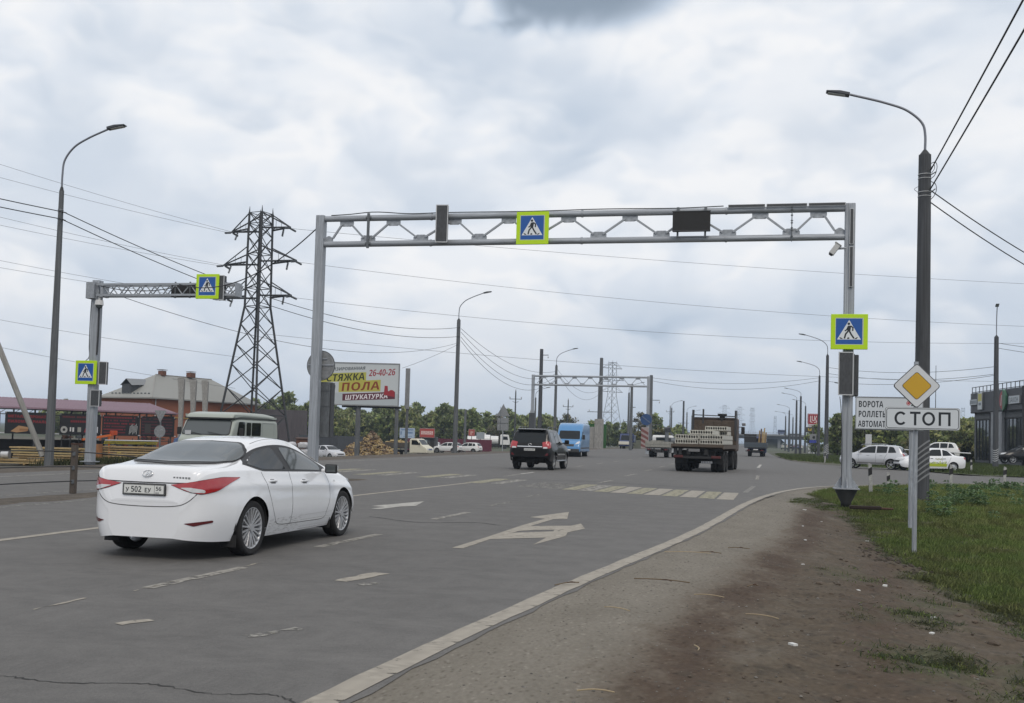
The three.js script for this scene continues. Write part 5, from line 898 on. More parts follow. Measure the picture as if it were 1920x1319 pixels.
// ---- box-built vans and trucks; every profile is drawn along the length (front at +s) and given a width
const prof = (pts, w, bev, seg = 3) => new THREE.ExtrudeGeometry(rshape(pts), { depth: w - 2 * bev, bevelEnabled: true, bevelSize: bev, bevelOffset: -bev, bevelThickness: bev, bevelSegments: seg, curveSegments: 5 }).translate(0, 0, -w / 2 + bev).rotateY(PI / 2);   // s runs to -z, width along x
const idx = (g) => { g = mergeVertices(geo(g)); return g; };
function wheelSet(t, list, r, w, rimMat = M.hub) { const tg = tyreGeo(r, w), rg = rimGeo(r, w, 'disc'); for (const [x, z] of list) { const q = new THREE.Group(); q.name = 'wheel'; q.position.set(x, r, z); if (x < 0) q.rotation.y = PI; t.add(q); obj('tyre', tg, M.tyre, q); obj('rim', rg, rimMat, q); } }
const SV = (B, pts, s, off = .006, me = .15, r = .04) => onBody(B, rshape(pts, r), { d: [-s, 0, 0], u: [0, 0, -1] }, off, me);
{ // blue delivery van, oncoming
  const t = thing('delivery_van', 'tall bright blue delivery van coming the other way behind the black off-roader', 'van', [-14.35, 0, -85.4], PI + rad(1));
  const B = idx(prof([[-2.9, .35, .05], [-2.9, 2.5, .2], [-2.7, 2.72, .3], [.6, 2.75, .3], [1.25, 2.6, .4], [1.75, 2.05, .2], [2.15, 1.42, .15], [2.75, 1.18, .25], [2.95, .8, .15], [2.95, .38, .1]], 2.02, .16, 4));
  obj('body', B, M.blue, t);
  obj('windshield', frontGeo(B, [[-.82, 2.1, .08], [.82, 2.1, .08], [.88, 1.42, .08], [-.88, 1.42, .08]], .01, .12), M.glass, t);
  for (const s of [1, -1]) { obj('side_window', SV(B, [[1.2, 1.42], [1.25, 2.05], [1.62, 2.02], [2.05, 1.42]], s), M.glass, t); obj('headlight', frontGeo(B, [[s * .58, 1.0, .05], [s * .92, 1.06, .05], [s * .95, 1.28, .05], [s * .72, 1.18, .05]], .012, .1), M.clearLens, t); obj('mirror', [rbox(.2, .38, .16, .05, s * 1.16, 1.6, -1.95), rbox(.14, .06, .06, .02, s * 1.03, 1.5, -1.95)], M.black, t); obj('door_seam', SV(B, [[.95, .5], [.965, .5], [.965, 2.3], [.95, 2.3]], s, .004, .3, 0), M.seam, t); obj('rub_strip', SV(B, [[-2.6, .66], [2.4, .66], [2.4, .76], [-2.6, .76]], s, .006, .4, .02), M.plastic, t); }
  obj('bumper', rbox(1.9, .3, .16, .06, 0, .5, -2.93), M.plastic, t); obj('grille', frontGeo(B, [[-.5, .84, .03], [.5, .84, .03], [.52, 1.02, .03], [-.52, 1.02, .03]], .012, .1), M.plastic, t); obj('number_plate', box(.52, .11, .02, 0, .56, -3.02), M.whiteDull, t);
  obj('wheel_well', cyl(.43, .43, 1.9, 20, 0, .36, -1.95, 0, 0, PI / 2), M.well, t); obj('wheel_well', cyl(.43, .43, 1.9, 20, 0, .36, 1.7, 0, 0, PI / 2), M.well, t); wheelSet(t, [[.88, -1.95], [-.88, -1.95], [.88, 1.7], [-.88, 1.7]], .36, .24);
}
{ // beige loaf van, oncoming on the far lanes
  const t = thing('loaf_van', 'beige grey rounded minibus van coming the other way behind the white sedan roof', 'van', [-18.5, 0, -34.7], PI + rad(3));
  const B = idx(prof([[-2.18, .45, .1], [-2.2, 1.3, .1], [-2.1, 1.85, .2], [1.35, 1.86, .12], [1.62, 1.8, .1], [1.98, 1.25, .08], [2.16, 1.12, .12], [2.18, .5, .1]], 1.9, .12, 3));
  obj('body', B, M.beige, t);
  obj('roof', idx(prof([[-2.12, 1.80, .06], [-2.05, 1.98, .15], [-1.2, 2.06, .3], [1.0, 2.08, .3], [1.62, 2.0, .16], [1.72, 1.84, .05]], 1.84, .14, 4)), M.beige, t);
  objs('rain_gutter', [box(.03, .03, 3.8, .925, 1.86, .22), box(.03, .03, 3.8, -.925, 1.86, .22), box(1.8, .05, .05, 0, 1.845, -1.69)], M.steelDark, t);
  const wsg = frontGeo(B, [[-.8, 1.78, .1], [.8, 1.78, .1], [.86, 1.28, .1], [-.86, 1.28, .1]], .008, .1); obj('window_seal', frontGeo(B, [[-.84, 1.81, .1], [.84, 1.81, .1], [.9, 1.25, .1], [-.9, 1.25, .1]], .004, .1), M.seal, t); obj('windshield', wsg, M.glassSoft, t);
  objs('wiper', [sbar([.1, 1.27, -2.03], [.62, 1.36, -1.98], .02), sbar([-.65, 1.27, -2.03], [-.1, 1.36, -1.98], .02)], M.black, t);
  for (const s of [1, -1]) {
    for (const p of [[[.86, 1.25], [.86, 1.74], [1.36, 1.74], [1.5, 1.25]], [[.34, 1.25], [.34, 1.72], [.72, 1.72], [.72, 1.25]], [[-.52, 1.25], [-.52, 1.72], [.27, 1.72], [.27, 1.25]]]) { obj('side_window', SV(B, p, s, .008, .15, .07), M.glass, t); }
    obj('panel_line', SV(B, [[-1.75, 1.25], [-1.75, 1.72], [-.66, 1.72], [-.66, 1.25], [-.675, 1.25], [-.675, 1.705], [-1.735, 1.705], [-1.735, 1.25]], s, .004, .3, 0), M.galvDark, t); obj('belt_line', SV(B, [[-2.1, 1.14], [1.8, 1.14], [1.8, 1.16], [-2.1, 1.16]], s, .006, .4, 0), M.galvDark, t);
    obj('mirror', [rbox(.16, .26, .06, .03, s * 1.16, 1.38, -1.6), bar([s * .95, 1.2, -1.5], [s * 1.14, 1.3, -1.58], .014, 5)], M.black, t); obj('door_seam', SV(B, [[.78, .6], [.79, .6], [.79, 1.8], [.78, 1.8]], s, .004, .3, 0), M.galvDark, t); obj('headlight', cyl(.1, .1, .04, 18, s * .68, .86, -2.19, PI / 2), M.clearLens, t); obj('turn_light', new THREE.SphereGeometry(.05, 10, 8).translate(s * .95, 1.12, -1.4), M.black, t);
  }
  obj('paper_note', plane(.22, .14, .6, 1.33, -2.045, PI), M.frameLight, t); obj('bumper', rbox(1.8, .12, .1, .03, 0, .48, -2.2), M.greyPlastic, t); wheelSet(t, [[.76, -1.5], [-.76, -1.5], [.76, .8], [-.76, .8]], .37, .22); obj('underbody', box(1.5, .25, 3.9, 0, .55, 0), M.well, t);
}
// ---- flatbed truck with hollow-core slabs
{
  const t = thing('flatbed_truck', 'dusty brown flatbed truck carrying concrete slabs, driving away in the near lane', 'truck', [-2.25, 0, -55.9], rad(-4.2));
  const dust = std({ color: lin(.11, .084, .064), roughness: .9, map: mottle }), dust2 = std({ color: lin(.08, .065, .052), roughness: .9, map: mottle });
  obj('bed', [rbox(2.5, .14, 7.6, .02, 0, 1.3, .2)], dust, t); for (let i = 0; i < 9; i++) obj('bed_rib', box(2.46, .08, .09, 0, 1.19, 3.6 - i * .85), dust2, t);
  obj('bed_edge', [box(.05, .2, 7.6, 1.26, 1.27, .2)], dust, t); obj('bed_edge', [box(.05, .2, 7.6, -1.26, 1.27, .2)], dust, t);
  obj('frame_rail', box(.16, .28, 8.2, .42, 1.0, -.2), M.black, t); obj('frame_rail', box(.16, .28, 8.2, -.42, 1.0, -.2), M.black, t);
  obj('headboard', [rbox(2.46, 1.36, .1, .02, 0, 2.05, -3.62), ...[-.9, -.45, 0, .45, .9].map((x) => box(.05, 1.3, .05, x, 2.03, -3.55))], dust, t);
  for (const x of [-1.18, 1.18]) obj('stake', box(.12, 1.7, .12, x, 2.45, -3.6), M.steelDark, t); obj('stake', box(.09, .8, .1, -.62, 2.95, -3.6), M.steelDark, t);
  objs('rail', [bar([-1.15, 2.86, -3.6], [1.15, 2.82, -3.6], .03, 6), bar([-1.15, 3.02, -3.6], [1.15, 2.96, -3.6], .03, 6)], M.steelDark, t);
  obj('cab', rbox(2.4, 1.9, 1.9, .12, 0, 1.95, -4.7), std({ color: lin(.075, .048, .036), roughness: .6 }), t); objs('air_intake', [cyl(.14, .16, .35, 14, .42, 2.85, -3.72), cyl(.26, .26, .1, 14, .42, 3.05, -3.72)], M.black, t); obj('mirror', [rbox(.2, .42, .1, .03, 1.48, 2.2, -4.9), bar([1.2, 2.4, -4.9], [1.48, 2.4, -4.9], .02, 5)], M.black, t); obj('mirror', [rbox(.2, .16, .1, .03, 1.52, 2.55, -4.9)], M.greyPlastic, t);
  obj('rear_bar', rbox(2.3, .12, .12, .02, 0, .72, 3.85), M.black, t); for (const s of [-1, 1]) { obj('tail_light', rbox(.46, .13, .08, .02, s * .92, .76, 3.93), std({ color: lin(.07, .012, .012), roughness: .6 }), t); obj('bar_hanger', box(.08, .4, .1, s * .5, .94, 3.75), M.black, t); obj('mud_flap', box(.6, .42, .02, s * .9, .62, 3.1), M.tyre, t); }
  obj('number_plate', box(.55, .14, .02, -.15, 1.08, 3.95), M.greyPlastic, t); obj('plate_lettering', [0, 1, 2, 3, 4, 5, 6].map((i) => box(.06, .1, .01, .2 + i * .08, .5, 3.6)), M.frameLight, t); obj('rear_tank', box(1.6, .35, .5, 0, .9, 3.3), M.black, t); objs('spare_can', [cyl(.1, .1, .3, 10, -1.1, 1.0, 3.7), cyl(.1, .1, .3, 10, -.86, 1.0, 3.7)], M.steelDark, t);
  const wl = []; for (const z of [2.55, 1.2, -4.3]) for (const s of [-1, 1]) { wl.push([s * 1.06, z]); if (z > 0) wl.push([s * .72, z]); } wl.push([1.04, -2.6], [-1.04, -2.6]);
  wheelSet(t, wl, .52, .3, M.black); for (const z of [2.55, 1.2]) obj('axle', bar([-.9, .52, z], [.9, .52, z], .1, 8), M.black, t);
  // slabs lie on the bed, each a thing of its own with its row of round voids
  const slabMat = std({ color: lin(.58, .57, .51), roughness: .95, map: mottle, bumpMap: grain(2), bumpScale: .003 });
  const slabGeo = (w, len, n) => { const s = rshape([[-w / 2, -.11, .01], [w / 2, -.11, .01], [w / 2 - .015, .11, .01], [-w / 2 + .015, .11, .01]]); for (let i = 0; i < n; i++) { const h = new THREE.Path(); h.absellipse((i + .5) * (w - .06) / n - w / 2 + .03, 0, .046, .074, 0, 2 * PI, true); s.holes.push(h); } return new THREE.ExtrudeGeometry(s, { depth: len, bevelEnabled: false, curveSegments: 6 }).translate(0, 0, -len / 2); };
  const sg = slabGeo(1.17, 5.2, 9), a = rad(-4.2), put = (x, y, z) => [-2.25 + x * cos(a) + z * sin(a), y, -55.9 - x * sin(a) + z * cos(a)];
  const slab = (label, x, y, z, k = 1, turn = 0) => { const o = obj('concrete_slab', sg, slabMat); tag(o, label, 'concrete slab'); o.position.set(...put(x, y, z)); o.rotation.y = a + turn; o.scale.z = k; return o; };
  slab('left hollow slab of the bottom layer on the flatbed truck', -.61, 1.5, .75); slab('right hollow slab of the bottom layer on the flatbed truck', .6, 1.5, .7);
  slab('left hollow slab of the second layer on the flatbed truck', -.61, 1.74, .7, 1, .004); slab('right hollow slab of the second layer on the flatbed truck', .6, 1.74, .68);
  slab('single hollow slab of the third layer, nearest the tail of the truck', .04, 1.98, .5, .9, .01); slab('third layer hollow slab under the topmost one, toward the cab', .42, 1.985, -1.9, .38); slab('topmost hollow slab of the load, against the headboard', .42, 2.24, -1.7, .46, .01);
  for (const [x, z] of [[0, 2.4], [0, -1.2]]) { const b = obj('timber_bearer', box(2.3, .06, .1), M.timber3); tag(b, z > 0 ? 'timber bearer under the slabs at the tail of the flatbed truck' : 'timber bearer under the slabs near the middle of the flatbed', 'timber'); b.position.set(...put(x, 1.355, z)); b.scale.y = .5; b.rotation.y = a; }
}
// ---- smaller trucks
function dropside(label, p, turn, o) {
  const t = thing('dropside_truck', label, 'truck', p, turn), w = o.w ?? 2.1, L = o.bl ?? 3.2;
  obj('bed_floor', box(w, .1, L, 0, o.y - .05, L / 2 - .3), M.steelDark, t); const hz = o.wall ?? .5;
  obj('tailgate', [rbox(w, hz, .06, .01, 0, o.y + hz / 2, L - .3), ...[-.33, 0, .33].map((k) => box(.05, hz, .03, k * w, o.y + hz / 2, L - .26)), box(w, .05, .02, 0, o.y + hz * .55, L - .26)], o.bed, t);
  for (const s of [-1, 1]) obj('side_board', rbox(.06, hz, L, .01, s * w / 2, o.y + hz / 2, L / 2 - .3), o.bed, t); obj('front_board', rbox(w, hz * 1.2, .06, .01, 0, o.y + hz * .6, -.3), o.bed, t);
  const B = idx(prof([[.42, .4, .05], [.42, o.ch - .15, .1], [.55, o.ch, .12], [1.35, o.ch, .15], [1.95, 1.35, .12], [2.5, 1.05, .15], [2.62, .8, .1], [2.62, .45, .08]], o.cw ?? 1.9, .1, 3));
  obj('cab', B, o.cab, t); obj('windshield', frontGeo(B, [[-.74, o.ch - .12, .06], [.74, o.ch - .12, .06], [.8, 1.38, .06], [-.8, 1.38, .06]], .01, .15), M.glass, t); obj('rear_window', rearGeo(B, [[-.6, 1.5, .05], [.6, 1.5, .05], [.6, o.ch - .2, .05], [-.6, o.ch - .2, .05]], .008, .2), M.glass, t);
  for (const s of [1, -1]) { obj('side_window', SV(B, [[.7, 1.35], [.7, o.ch - .18], [1.28, o.ch - .18], [1.8, 1.35]], s), M.glass, t); obj('mirror', rbox(.14, .28, .08, .03, s * 1.14, 1.5, -1.8), M.black, t); obj('tail_light', box(.3, .1, .05, s * .75, .72, L - .34), M.redDark, t); obj('headlight', frontGeo(B, [[s * .5, .78, .03], [s * .8, .82, .03], [s * .82, .98, .03], [s * .56, .96, .03]], .012, .1), M.clearLens, t); }
  obj('grille', frontGeo(B, [[-.45, .78, .03], [.45, .78, .03], [.45, .95, .03], [-.45, .95, .03]], .012, .15), o.grille ?? M.plastic, t);
  obj('rear_bar', box(w * .9, .1, .08, 0, .62, L - .42), M.black, t); obj('number_plate', box(.52, .11, .02, .05, .8, L - .35), M.whiteDull, t); obj('chassis', box(.7, .22, L + 2.2, 0, .62, L / 2 - 1.3), M.black, t);
  wheelSet(t, [[.8, -1.75], [-.8, -1.75], [.78, L * .5], [-.78, L * .5], [.56, L * .5], [-.56, L * .5]], o.wr ?? .36, .2, M.greyPlastic);
  return t;
}
{
  dropside('small truck with a pale dropside bed, left of the flatbed truck', [-7.85, 0, -95.5], rad(-3), { y: .92, bed: std({ color: lin(.36, .35, .31), roughness: .8, map: streak }), cab: M.whiteDull, ch: 2.0 });
  { const l = thing('crane_load', 'dark grey folded machine standing in the pale dropside truck', 'machine', [-7.2, .95, -95.2], .4); obj('column', rbox(.3, 1.5, .3, .04, -.2, .75, 0), M.galvDark, l); obj('drum', cyl(.3, .3, .5, 14, .35, .55, 0, 0, 0, PI / 2), M.galvDark, l); obj('head', rbox(.5, .4, .4, .06, -.15, 1.6, .05, .2, 0, .2), M.boxGrey, l); obj('arm', sbar([-.1, 1.5, 0], [.45, 1.0, .1], .14), M.galvDark, l); }
  const d = dropside('dark open truck with planks in its bed, right of the flatbed truck', [.75, 0, -124.5], rad(-3), { y: 1.05, w: 2.4, bl: 4, wall: .55, bed: std({ color: lin(.06, .075, .09), roughness: .7 }), cab: M.navy, ch: 2.3, wr: .44, cw: 2.1 });
  const pk = thing('plank_bundle', 'upright bundle of orange brown planks in the dark open truck', 'planks', [1.3, 1.1, -123.6], 0); [[-.3, 1.9, M.timber3], [-.12, 2.1, M.rust], [.06, 1.8, M.timber], [.24, 2.2, M.timber2], [.42, 1.7, M.timber3]].forEach(([x, h, m]) => obj('plank', box(.15, h, .06, x, h / 2, 0, -.06, 0, -.05), m, pk));
  const bk = thing('sheet_load', 'tall dark sheet standing in the left half of the dark open truck', 'load', [.0, 1.1, -123.8], 0); obj('sheet', rbox(1.4, 1.45, .1, .02, 0, .72, 0, -.05), M.black, bk); obj('strap', box(1.42, .04, .12, 0, 1.2, 0, -.05), M.galvDark, bk);
  const g = dropside('cream cab truck loaded with firewood, parked beside the log pile', [-37.6, -1.1, -112.4], rad(-98), { y: 1.0, wall: .55, w: 2.0, bed: std({ color: lin(.1, .085, .07), roughness: .9, map: streak }), cab: std({ color: lin(.6, .57, .46), roughness: .5 }), grille: M.navy, ch: 2.05 });
  const fr = rng(31), ll = thing('firewood_load', 'split firewood heaped in the bed of the cream truck', 'firewood', [-39.2, -.1, -112.6], rad(-98 + 90)); { const gg = []; for (let i = 0; i < 150; i++) { const x = (fr() - .5) * 2.9, z = (fr() - .5) * 1.7, y = .1 + fr() * (.75 - .4 * abs(x) / 1.5); gg.push(box(.38, .09 + fr() * .06, .1 + fr() * .05, x, y, z, fr() * 3, fr() * 3, fr() * .8)); } const m = obj('logs', gg, M.timber2, ll); m.userData.kind = 'stuff'; }
  // small blue truck oncoming far off
  const b = dropside('small dark blue truck with pale bumper coming the other way, far off', [-20.0, 0, -173], rad(180), { y: 1.1, w: 2.3, bl: 3, wall: 1.2, bed: M.navy, cab: M.navy, ch: 2.35, wr: .42, cw: 2.0 }); obj('bumper', rbox(2.1, .5, .14, .04, 0, .95, -2.68), std({ color: lin(.6, .58, .5), roughness: .5 }), b);
  // tanker with three white vessels
  const k = thing('tank_truck', 'white tank truck parked above the maroon fence', 'truck', [-52.2, -1.2, -209.5], rad(-90 + 13)); const tm = M.whiteDull;
  objs('tank', [cyl(1.0, 1.0, 2.4, 24, 0, 1.9, 1.6, PI / 2), cyl(.85, .85, 2.2, 24, 0, 1.75, 4.0, PI / 2), cyl(.9, .9, 1.6, 24, 0, 1.8, -.5, PI / 2)], tm, k); objs('tank_dome', [cyl(.3, .35, .35, 14, 0, 3.0, 1.6), cyl(.26, .3, .4, 14, 0, 2.75, 4.0)], tm, k);
  const C = idx(prof([[1.7, .9, .05], [1.7, 2.9, .15], [1.9, 3.05, .15], [3.4, 3.0, .15], [3.65, 2.0, .1], [3.7, .9, .08]], 2.3, .1, 3)); obj('cab', C, M.whiteDull, k); for (const s of [1, -1]) obj('side_window', SV(C, [[2.3, 1.95], [2.3, 2.65], [3.15, 2.65], [3.3, 1.95]], s), M.glass, k); obj('windshield', frontGeo(C, [[-.95, 2.75, .05], [.95, 2.75, .05], [1.0, 1.95, .05], [-1, 1.95, .05]], .01, .2), M.glass, k); obj('chassis', box(.9, .35, 8.2, 0, .85, 1), M.black, k); wheelSet(k, [[.95, -2.6], [-.95, -2.6], [.95, 1.6], [-.95, 1.6], [.95, 2.9], [-.95, 2.9]], .5, .3, M.black);
}

// ---------------------------------------------------------------- billboards
{
  const bt = ctex(1280, 630, (g, w, h) => {
    g.fillStyle = '#b9bec0'; g.fillRect(0, 0, w, h); g.fillStyle = '#a9b0b3'; g.fillRect(0, h * .72, w, h * .28);
    g.textBaseline = 'alphabetic'; const T = (s, x, y, size, col, rot, W) => { g.save(); g.translate(x, y); g.font = 'bold ' + size + 'px sans-serif'; g.transform(W / g.measureText(s).width, rot, -.1, 1, 0, 0); g.fillStyle = col; g.fillText(s, 0, 0); g.restore(); };
    const P = (pts, c) => { g.fillStyle = c; g.beginPath(); pts.forEach(([x, y], i) => (i ? g.lineTo(x, y) : g.moveTo(x, y))); g.closePath(); g.fill(); };
    P([[100, 168], [790, 128], [790, 262], [100, 300]], '#a9a74a'); P([[378, 290], [1012, 238], [1012, 418], [378, 446]], '#aca54a');
    T('МЕХАНИЗИРОВАННАЯ', 44, 134, 68, '#3a4145', -.06, 730); T('26-40-26', 826, 190, 138, '#8f2434', -.05, 400); T('СТЯЖКА', 176, 290, 152, '#23281c', -.07, 590); T('ПОЛА', 405, 430, 176, '#7c3417', -.08, 590);
    P([[440, 470], [1236, 418], [1236, 530], [440, 576]], '#552232'); T('ШТУКАТУРКА', 474, 562, 104, '#d8d4d6', -.062, 650);
    P([[1075, 330], [1120, 330], [1128, 410], [1226, 410], [1230, 500], [1066, 470]], '#93232f'); g.fillStyle = '#93232f'; g.beginPath(); g.arc(1180, 440, 48, 0, 7); g.fill();
    P([[0, 420], [170, 410], [180, 480], [0, 486]], '#b98f2d'); P([[0, 490], [190, 482], [260, 556], [150, 570], [0, 548]], '#2d3134'); P([[236, 350], [330, 340], [318, 470], [270, 520], [240, 430]], '#343a3f'); g.fillStyle = '#9aa1a4'; g.fillRect(250, 372, 40, 52); g.fillStyle = '#c9cccd'; g.beginPath(); g.arc(236, 560, 26, 0, 7); g.fill();
  });
  const t = thing('billboard', 'large grey billboard with СТЯЖКА ПОЛА lettering left of the middle street lamp', 'billboard', [-28.95, 5.1, -73.4], rad(11));
  obj('panel', rbox(6.5, 3.2, .28, .03, 0, 0, -.16), M.signBack, t); obj('poster', plane(6.38, 3.08, 0, 0, -.012), face(bt), t);
  obj('frame', [box(6.56, .09, .1, 0, 1.58, -.04), box(6.56, .09, .1, 0, -1.58, -.04), box(.09, 3.07, .1, 3.235, 0, -.04), box(.09, 3.07, .1, -3.235, 0, -.04)], M.signBack, t);
  obj('leg', cyl(.19, .19, 3.95, 14, .18, -3.5, -.35), M.concretePole, t); obj('leg', cyl(.14, .15, 3.95, 14, 3.1, -3.5, -.35), M.concretePole, t); obj('crossbeam', box(4.5, .16, .2, 1.2, -1.68, -.3), M.steelDark, t);
  const b2 = thing('panel_frame', 'tall slim grey frame standing behind the right edge of the large billboard', 'frame', [-25.45, 0, -75.2], rad(11)); obj('post', rbox(.2, 6.9, .2, .02, 0, 3.0, 0), M.concretePole, b2); obj('panel', rbox(.34, 3.1, .12, .02, -.02, 4.9, .1), M.signBack, b2);
  const sm = (label, x, y, z, w, h, bg, fg, lines, legs, cat = 'billboard') => {
    const r = rng(x * 10 | 0), tex = ctex(256, Math.round(256 * h / w), (g, W, H) => { g.fillStyle = bg; g.fillRect(0, 0, W, H); g.fillStyle = fg; lines(g, W, H, r); });
    const q = thing('small_billboard', label, cat, [x, y, z], rad(11)); obj('panel', rbox(w, h, .12, .02), M.signBack, q); obj('poster', plane(w - .1, h - .1, 0, 0, .063), face(tex), q); for (const k of legs) obj('leg', cyl(.06, .06, y + 1.3 - h / 2, 8, k * w / 2, -h / 2 - (y + 1.3 - h / 2) / 2, 0), M.galvDark, q); return q;
  };
  sm('small pale blue billboard between the big billboard and the red roof sign', -48.2, 1.55, -142.8, 2.25, 1.5, '#9fb0c4', '#3f5f8a', (g, W, H) => { for (let i = 0; i < 11; i++) g.fillRect(26 + i * 19, 14 + (i % 2) * 3, 13, 22); for (let i = 0; i < 6; i++) g.fillRect(92 + i * 22, 62, 15, 32); g.fillRect(14, 56, 16, 60); g.fillRect(60, 140, 150, 6); }, [-.8, .8]);
  sm('small red roof sign with pale lettering above a kiosk', -45.4, 1.65, -143.4, 2.2, 1.35, '#a04540', '#d3bdb8', (g, W, H) => { for (let i = 0; i < 6; i++) { g.fillRect(24 + i * 36, 44, 26, 62); } g.fillStyle = '#a04540'; for (let i = 0; i < 6; i++) g.fillRect(33 + i * 36, 62 + (i % 2) * 14, 8, 14); }, [], 'sign board');
  const kk = thing('kiosk', 'dim kiosk with posters under the small red roof sign', 'kiosk', [-45.3, -1.1, -144.2], rad(11)); obj('wall', rbox(2.3, 2.2, 1.6, .03, 0, 1.1, -.4), M.boxGrey, kk); obj('window', box(.6, .9, .05, -.55, 1.3, .42), std({ color: lin(.3, .38, .42), roughness: .2 }), kk); obj('door', box(.6, 1.8, .05, .5, .95, .42), M.black, kk); obj('corner_post', box(.14, 2.1, .1, -1.12, 1.05, .45), M.frameLight, kk);
  sm('small faded red board left of the grey board, above the tank truck', -47.0, 1.95, -173.9, 1.15, 1.2, '#9c4a40', '#c9a9a0', (g, W, H) => { g.fillRect(70, 70, 120, 20); g.fillRect(70, 110, 120, 30); g.fillRect(70, 160, 60, 50); }, [0], 'sign board');
  sm('small blank grey board in front of the tank truck', -45.2, 1.5, -173, 1.4, 1.15, '#8f979c', '#868e93', (g, W, H) => g.fillRect(10, 90, 230, 6), [0], 'sign board');
  sm('pale notice on a pole behind the black off-roader roof', -25.4, 4.1, -121.4, .55, 1.1, '#c2c6c8', '#4a4f55', (g, W, H) => { for (let i = 0; i < 4; i++) g.fillRect(90, 60 + i * 110, 80, 60); }, [], 'notice');
  const yb = thing('yellow_board', 'small straw yellow board behind the firewood truck', 'board', [-40.6, .2, -116], .2); obj('panel', rbox(1.1, 1.05, .08, .02), std({ color: lin(.4, .33, .1), roughness: .7 }), yb); obj('batten', box(1.0, .06, .04, 0, .1, .06), M.timber3, yb); obj('leg', box(.1, 1.2, .1, 0, -1, 0), M.timber3, yb);
}
// ---------------------------------------------------------------- fences and walls on the left
{
  const mats = [std({ color: lin(.1, .012, .03), roughness: .5 }), std({ color: lin(.085, .01, .026), roughness: .5 })];
  const fence = (label, a, b, h, y, ms, step, name = 'fence') => { const L = hypot(b[0] - a[0], b[1] - a[1]), t = thing(name, label, 'fence', [a[0], y, a[1]], atan2(-(b[1] - a[1]), b[0] - a[0])), n = Math.round(L / step); for (let i = 0; i < n; i++) { const w = L / n, g = []; for (let k = 0; k < 5; k++) g.push(box(w / 5 * .62, h, .03, (i + (k + .5) / 5) * w, h / 2, k % 2 ? .02 : 0)); g.push(box(w, h, .012, (i + .5) * w, h / 2, -.02)); obj('panel', g, ms[i % ms.length], t); obj('post', box(.07, h + .1, .07, i * w, h / 2 + .05, -.06), M.steelDark, t); } obj('rail', box(L, .06, .05, L / 2, h * .8, -.05), M.steelDark, t); return t; };
  fence('maroon corrugated fence in front of the tank truck', [-53, -157], [-39.9, -160], 2.0, -1.15, mats, 2.0);
  fence('dull blue grey sheet fence behind the old silver sedan', [-50, -110], [-41.6, -112], 2.2, -1.2, [std({ color: lin(.075, .085, .1), roughness: .7, map: streak }), std({ color: lin(.065, .073, .088), roughness: .7, map: streak })], 2.0);
  fence('tall purple grey sheet wall right of the brick house', [-71, -137], [-62.5, -140], 5.6, -1.2, [std({ color: lin(.14, .125, .135), roughness: .75, map: streak }), std({ color: lin(.125, .112, .12), roughness: .75, map: streak })], 2.2, 'sheet_wall');
  fence('green netting fence behind the blue van, left of the concrete block', [-29, -172], [-23.6, -174], 4.2, -.2, [std({ color: lin(.03, .12, .025), roughness: .9, map: mottle })], 1.8);
  fence('pale wire mesh fence beside the small blue truck', [-22, -182], [-14, -184], 1.5, 0, [std({ color: lin(.16, .17, .13), roughness: .9, map: mottle })], 2);
  // brown shed and white sacks
  const s = thing('shed', 'small rust brown shed left of the old silver sedan', 'shed', [-41.9, -1.4, -93.5], .3); obj('wall', rbox(1.5, 2.1, 1.4, .02, 0, 1.05, 0), std({ color: lin(.15, .07, .045), roughness: .9, map: streak }), s); obj('door', box(.5, 1.7, .04, .35, .9, .71), M.black, s); obj('roof', box(1.7, .08, 1.6, 0, 2.14, 0, .06), M.rust, s);
  const r = rng(8), sk = thing('sack_pile', 'heap of white sacks behind the roof of the white sedan', 'sacks', [-40.4, -1.4, -88.4]); const sackM = std({ color: lin(.62, .62, .64), roughness: .8, map: mottle });
  for (let i = 0; i < 17; i++) { const l = i < 9 ? 0 : i < 14 ? 1 : 2; const g = new THREE.SphereGeometry(1, 10, 8), P = g.attributes.position; for (let k = 0; k < P.count; k++) { const x = P.getX(k), y = P.getY(k), z = P.getZ(k), q = 1 + .18 * n3(x * 2 + i, y * 2, z * 2); P.setXYZ(k, Math.sign(x) * pow(abs(x), .7) * .42 * q, Math.sign(y) * pow(abs(y), .7) * .28 * q, Math.sign(z) * pow(abs(z), .7) * .36 * q); } g.computeVertexNormals(); obj('sack', g.rotateY(r() * 3).translate((r() - .5) * (2.6 - l * .7), .3 + l * .62, (r() - .5) * 1.2), sackM, sk); }
}
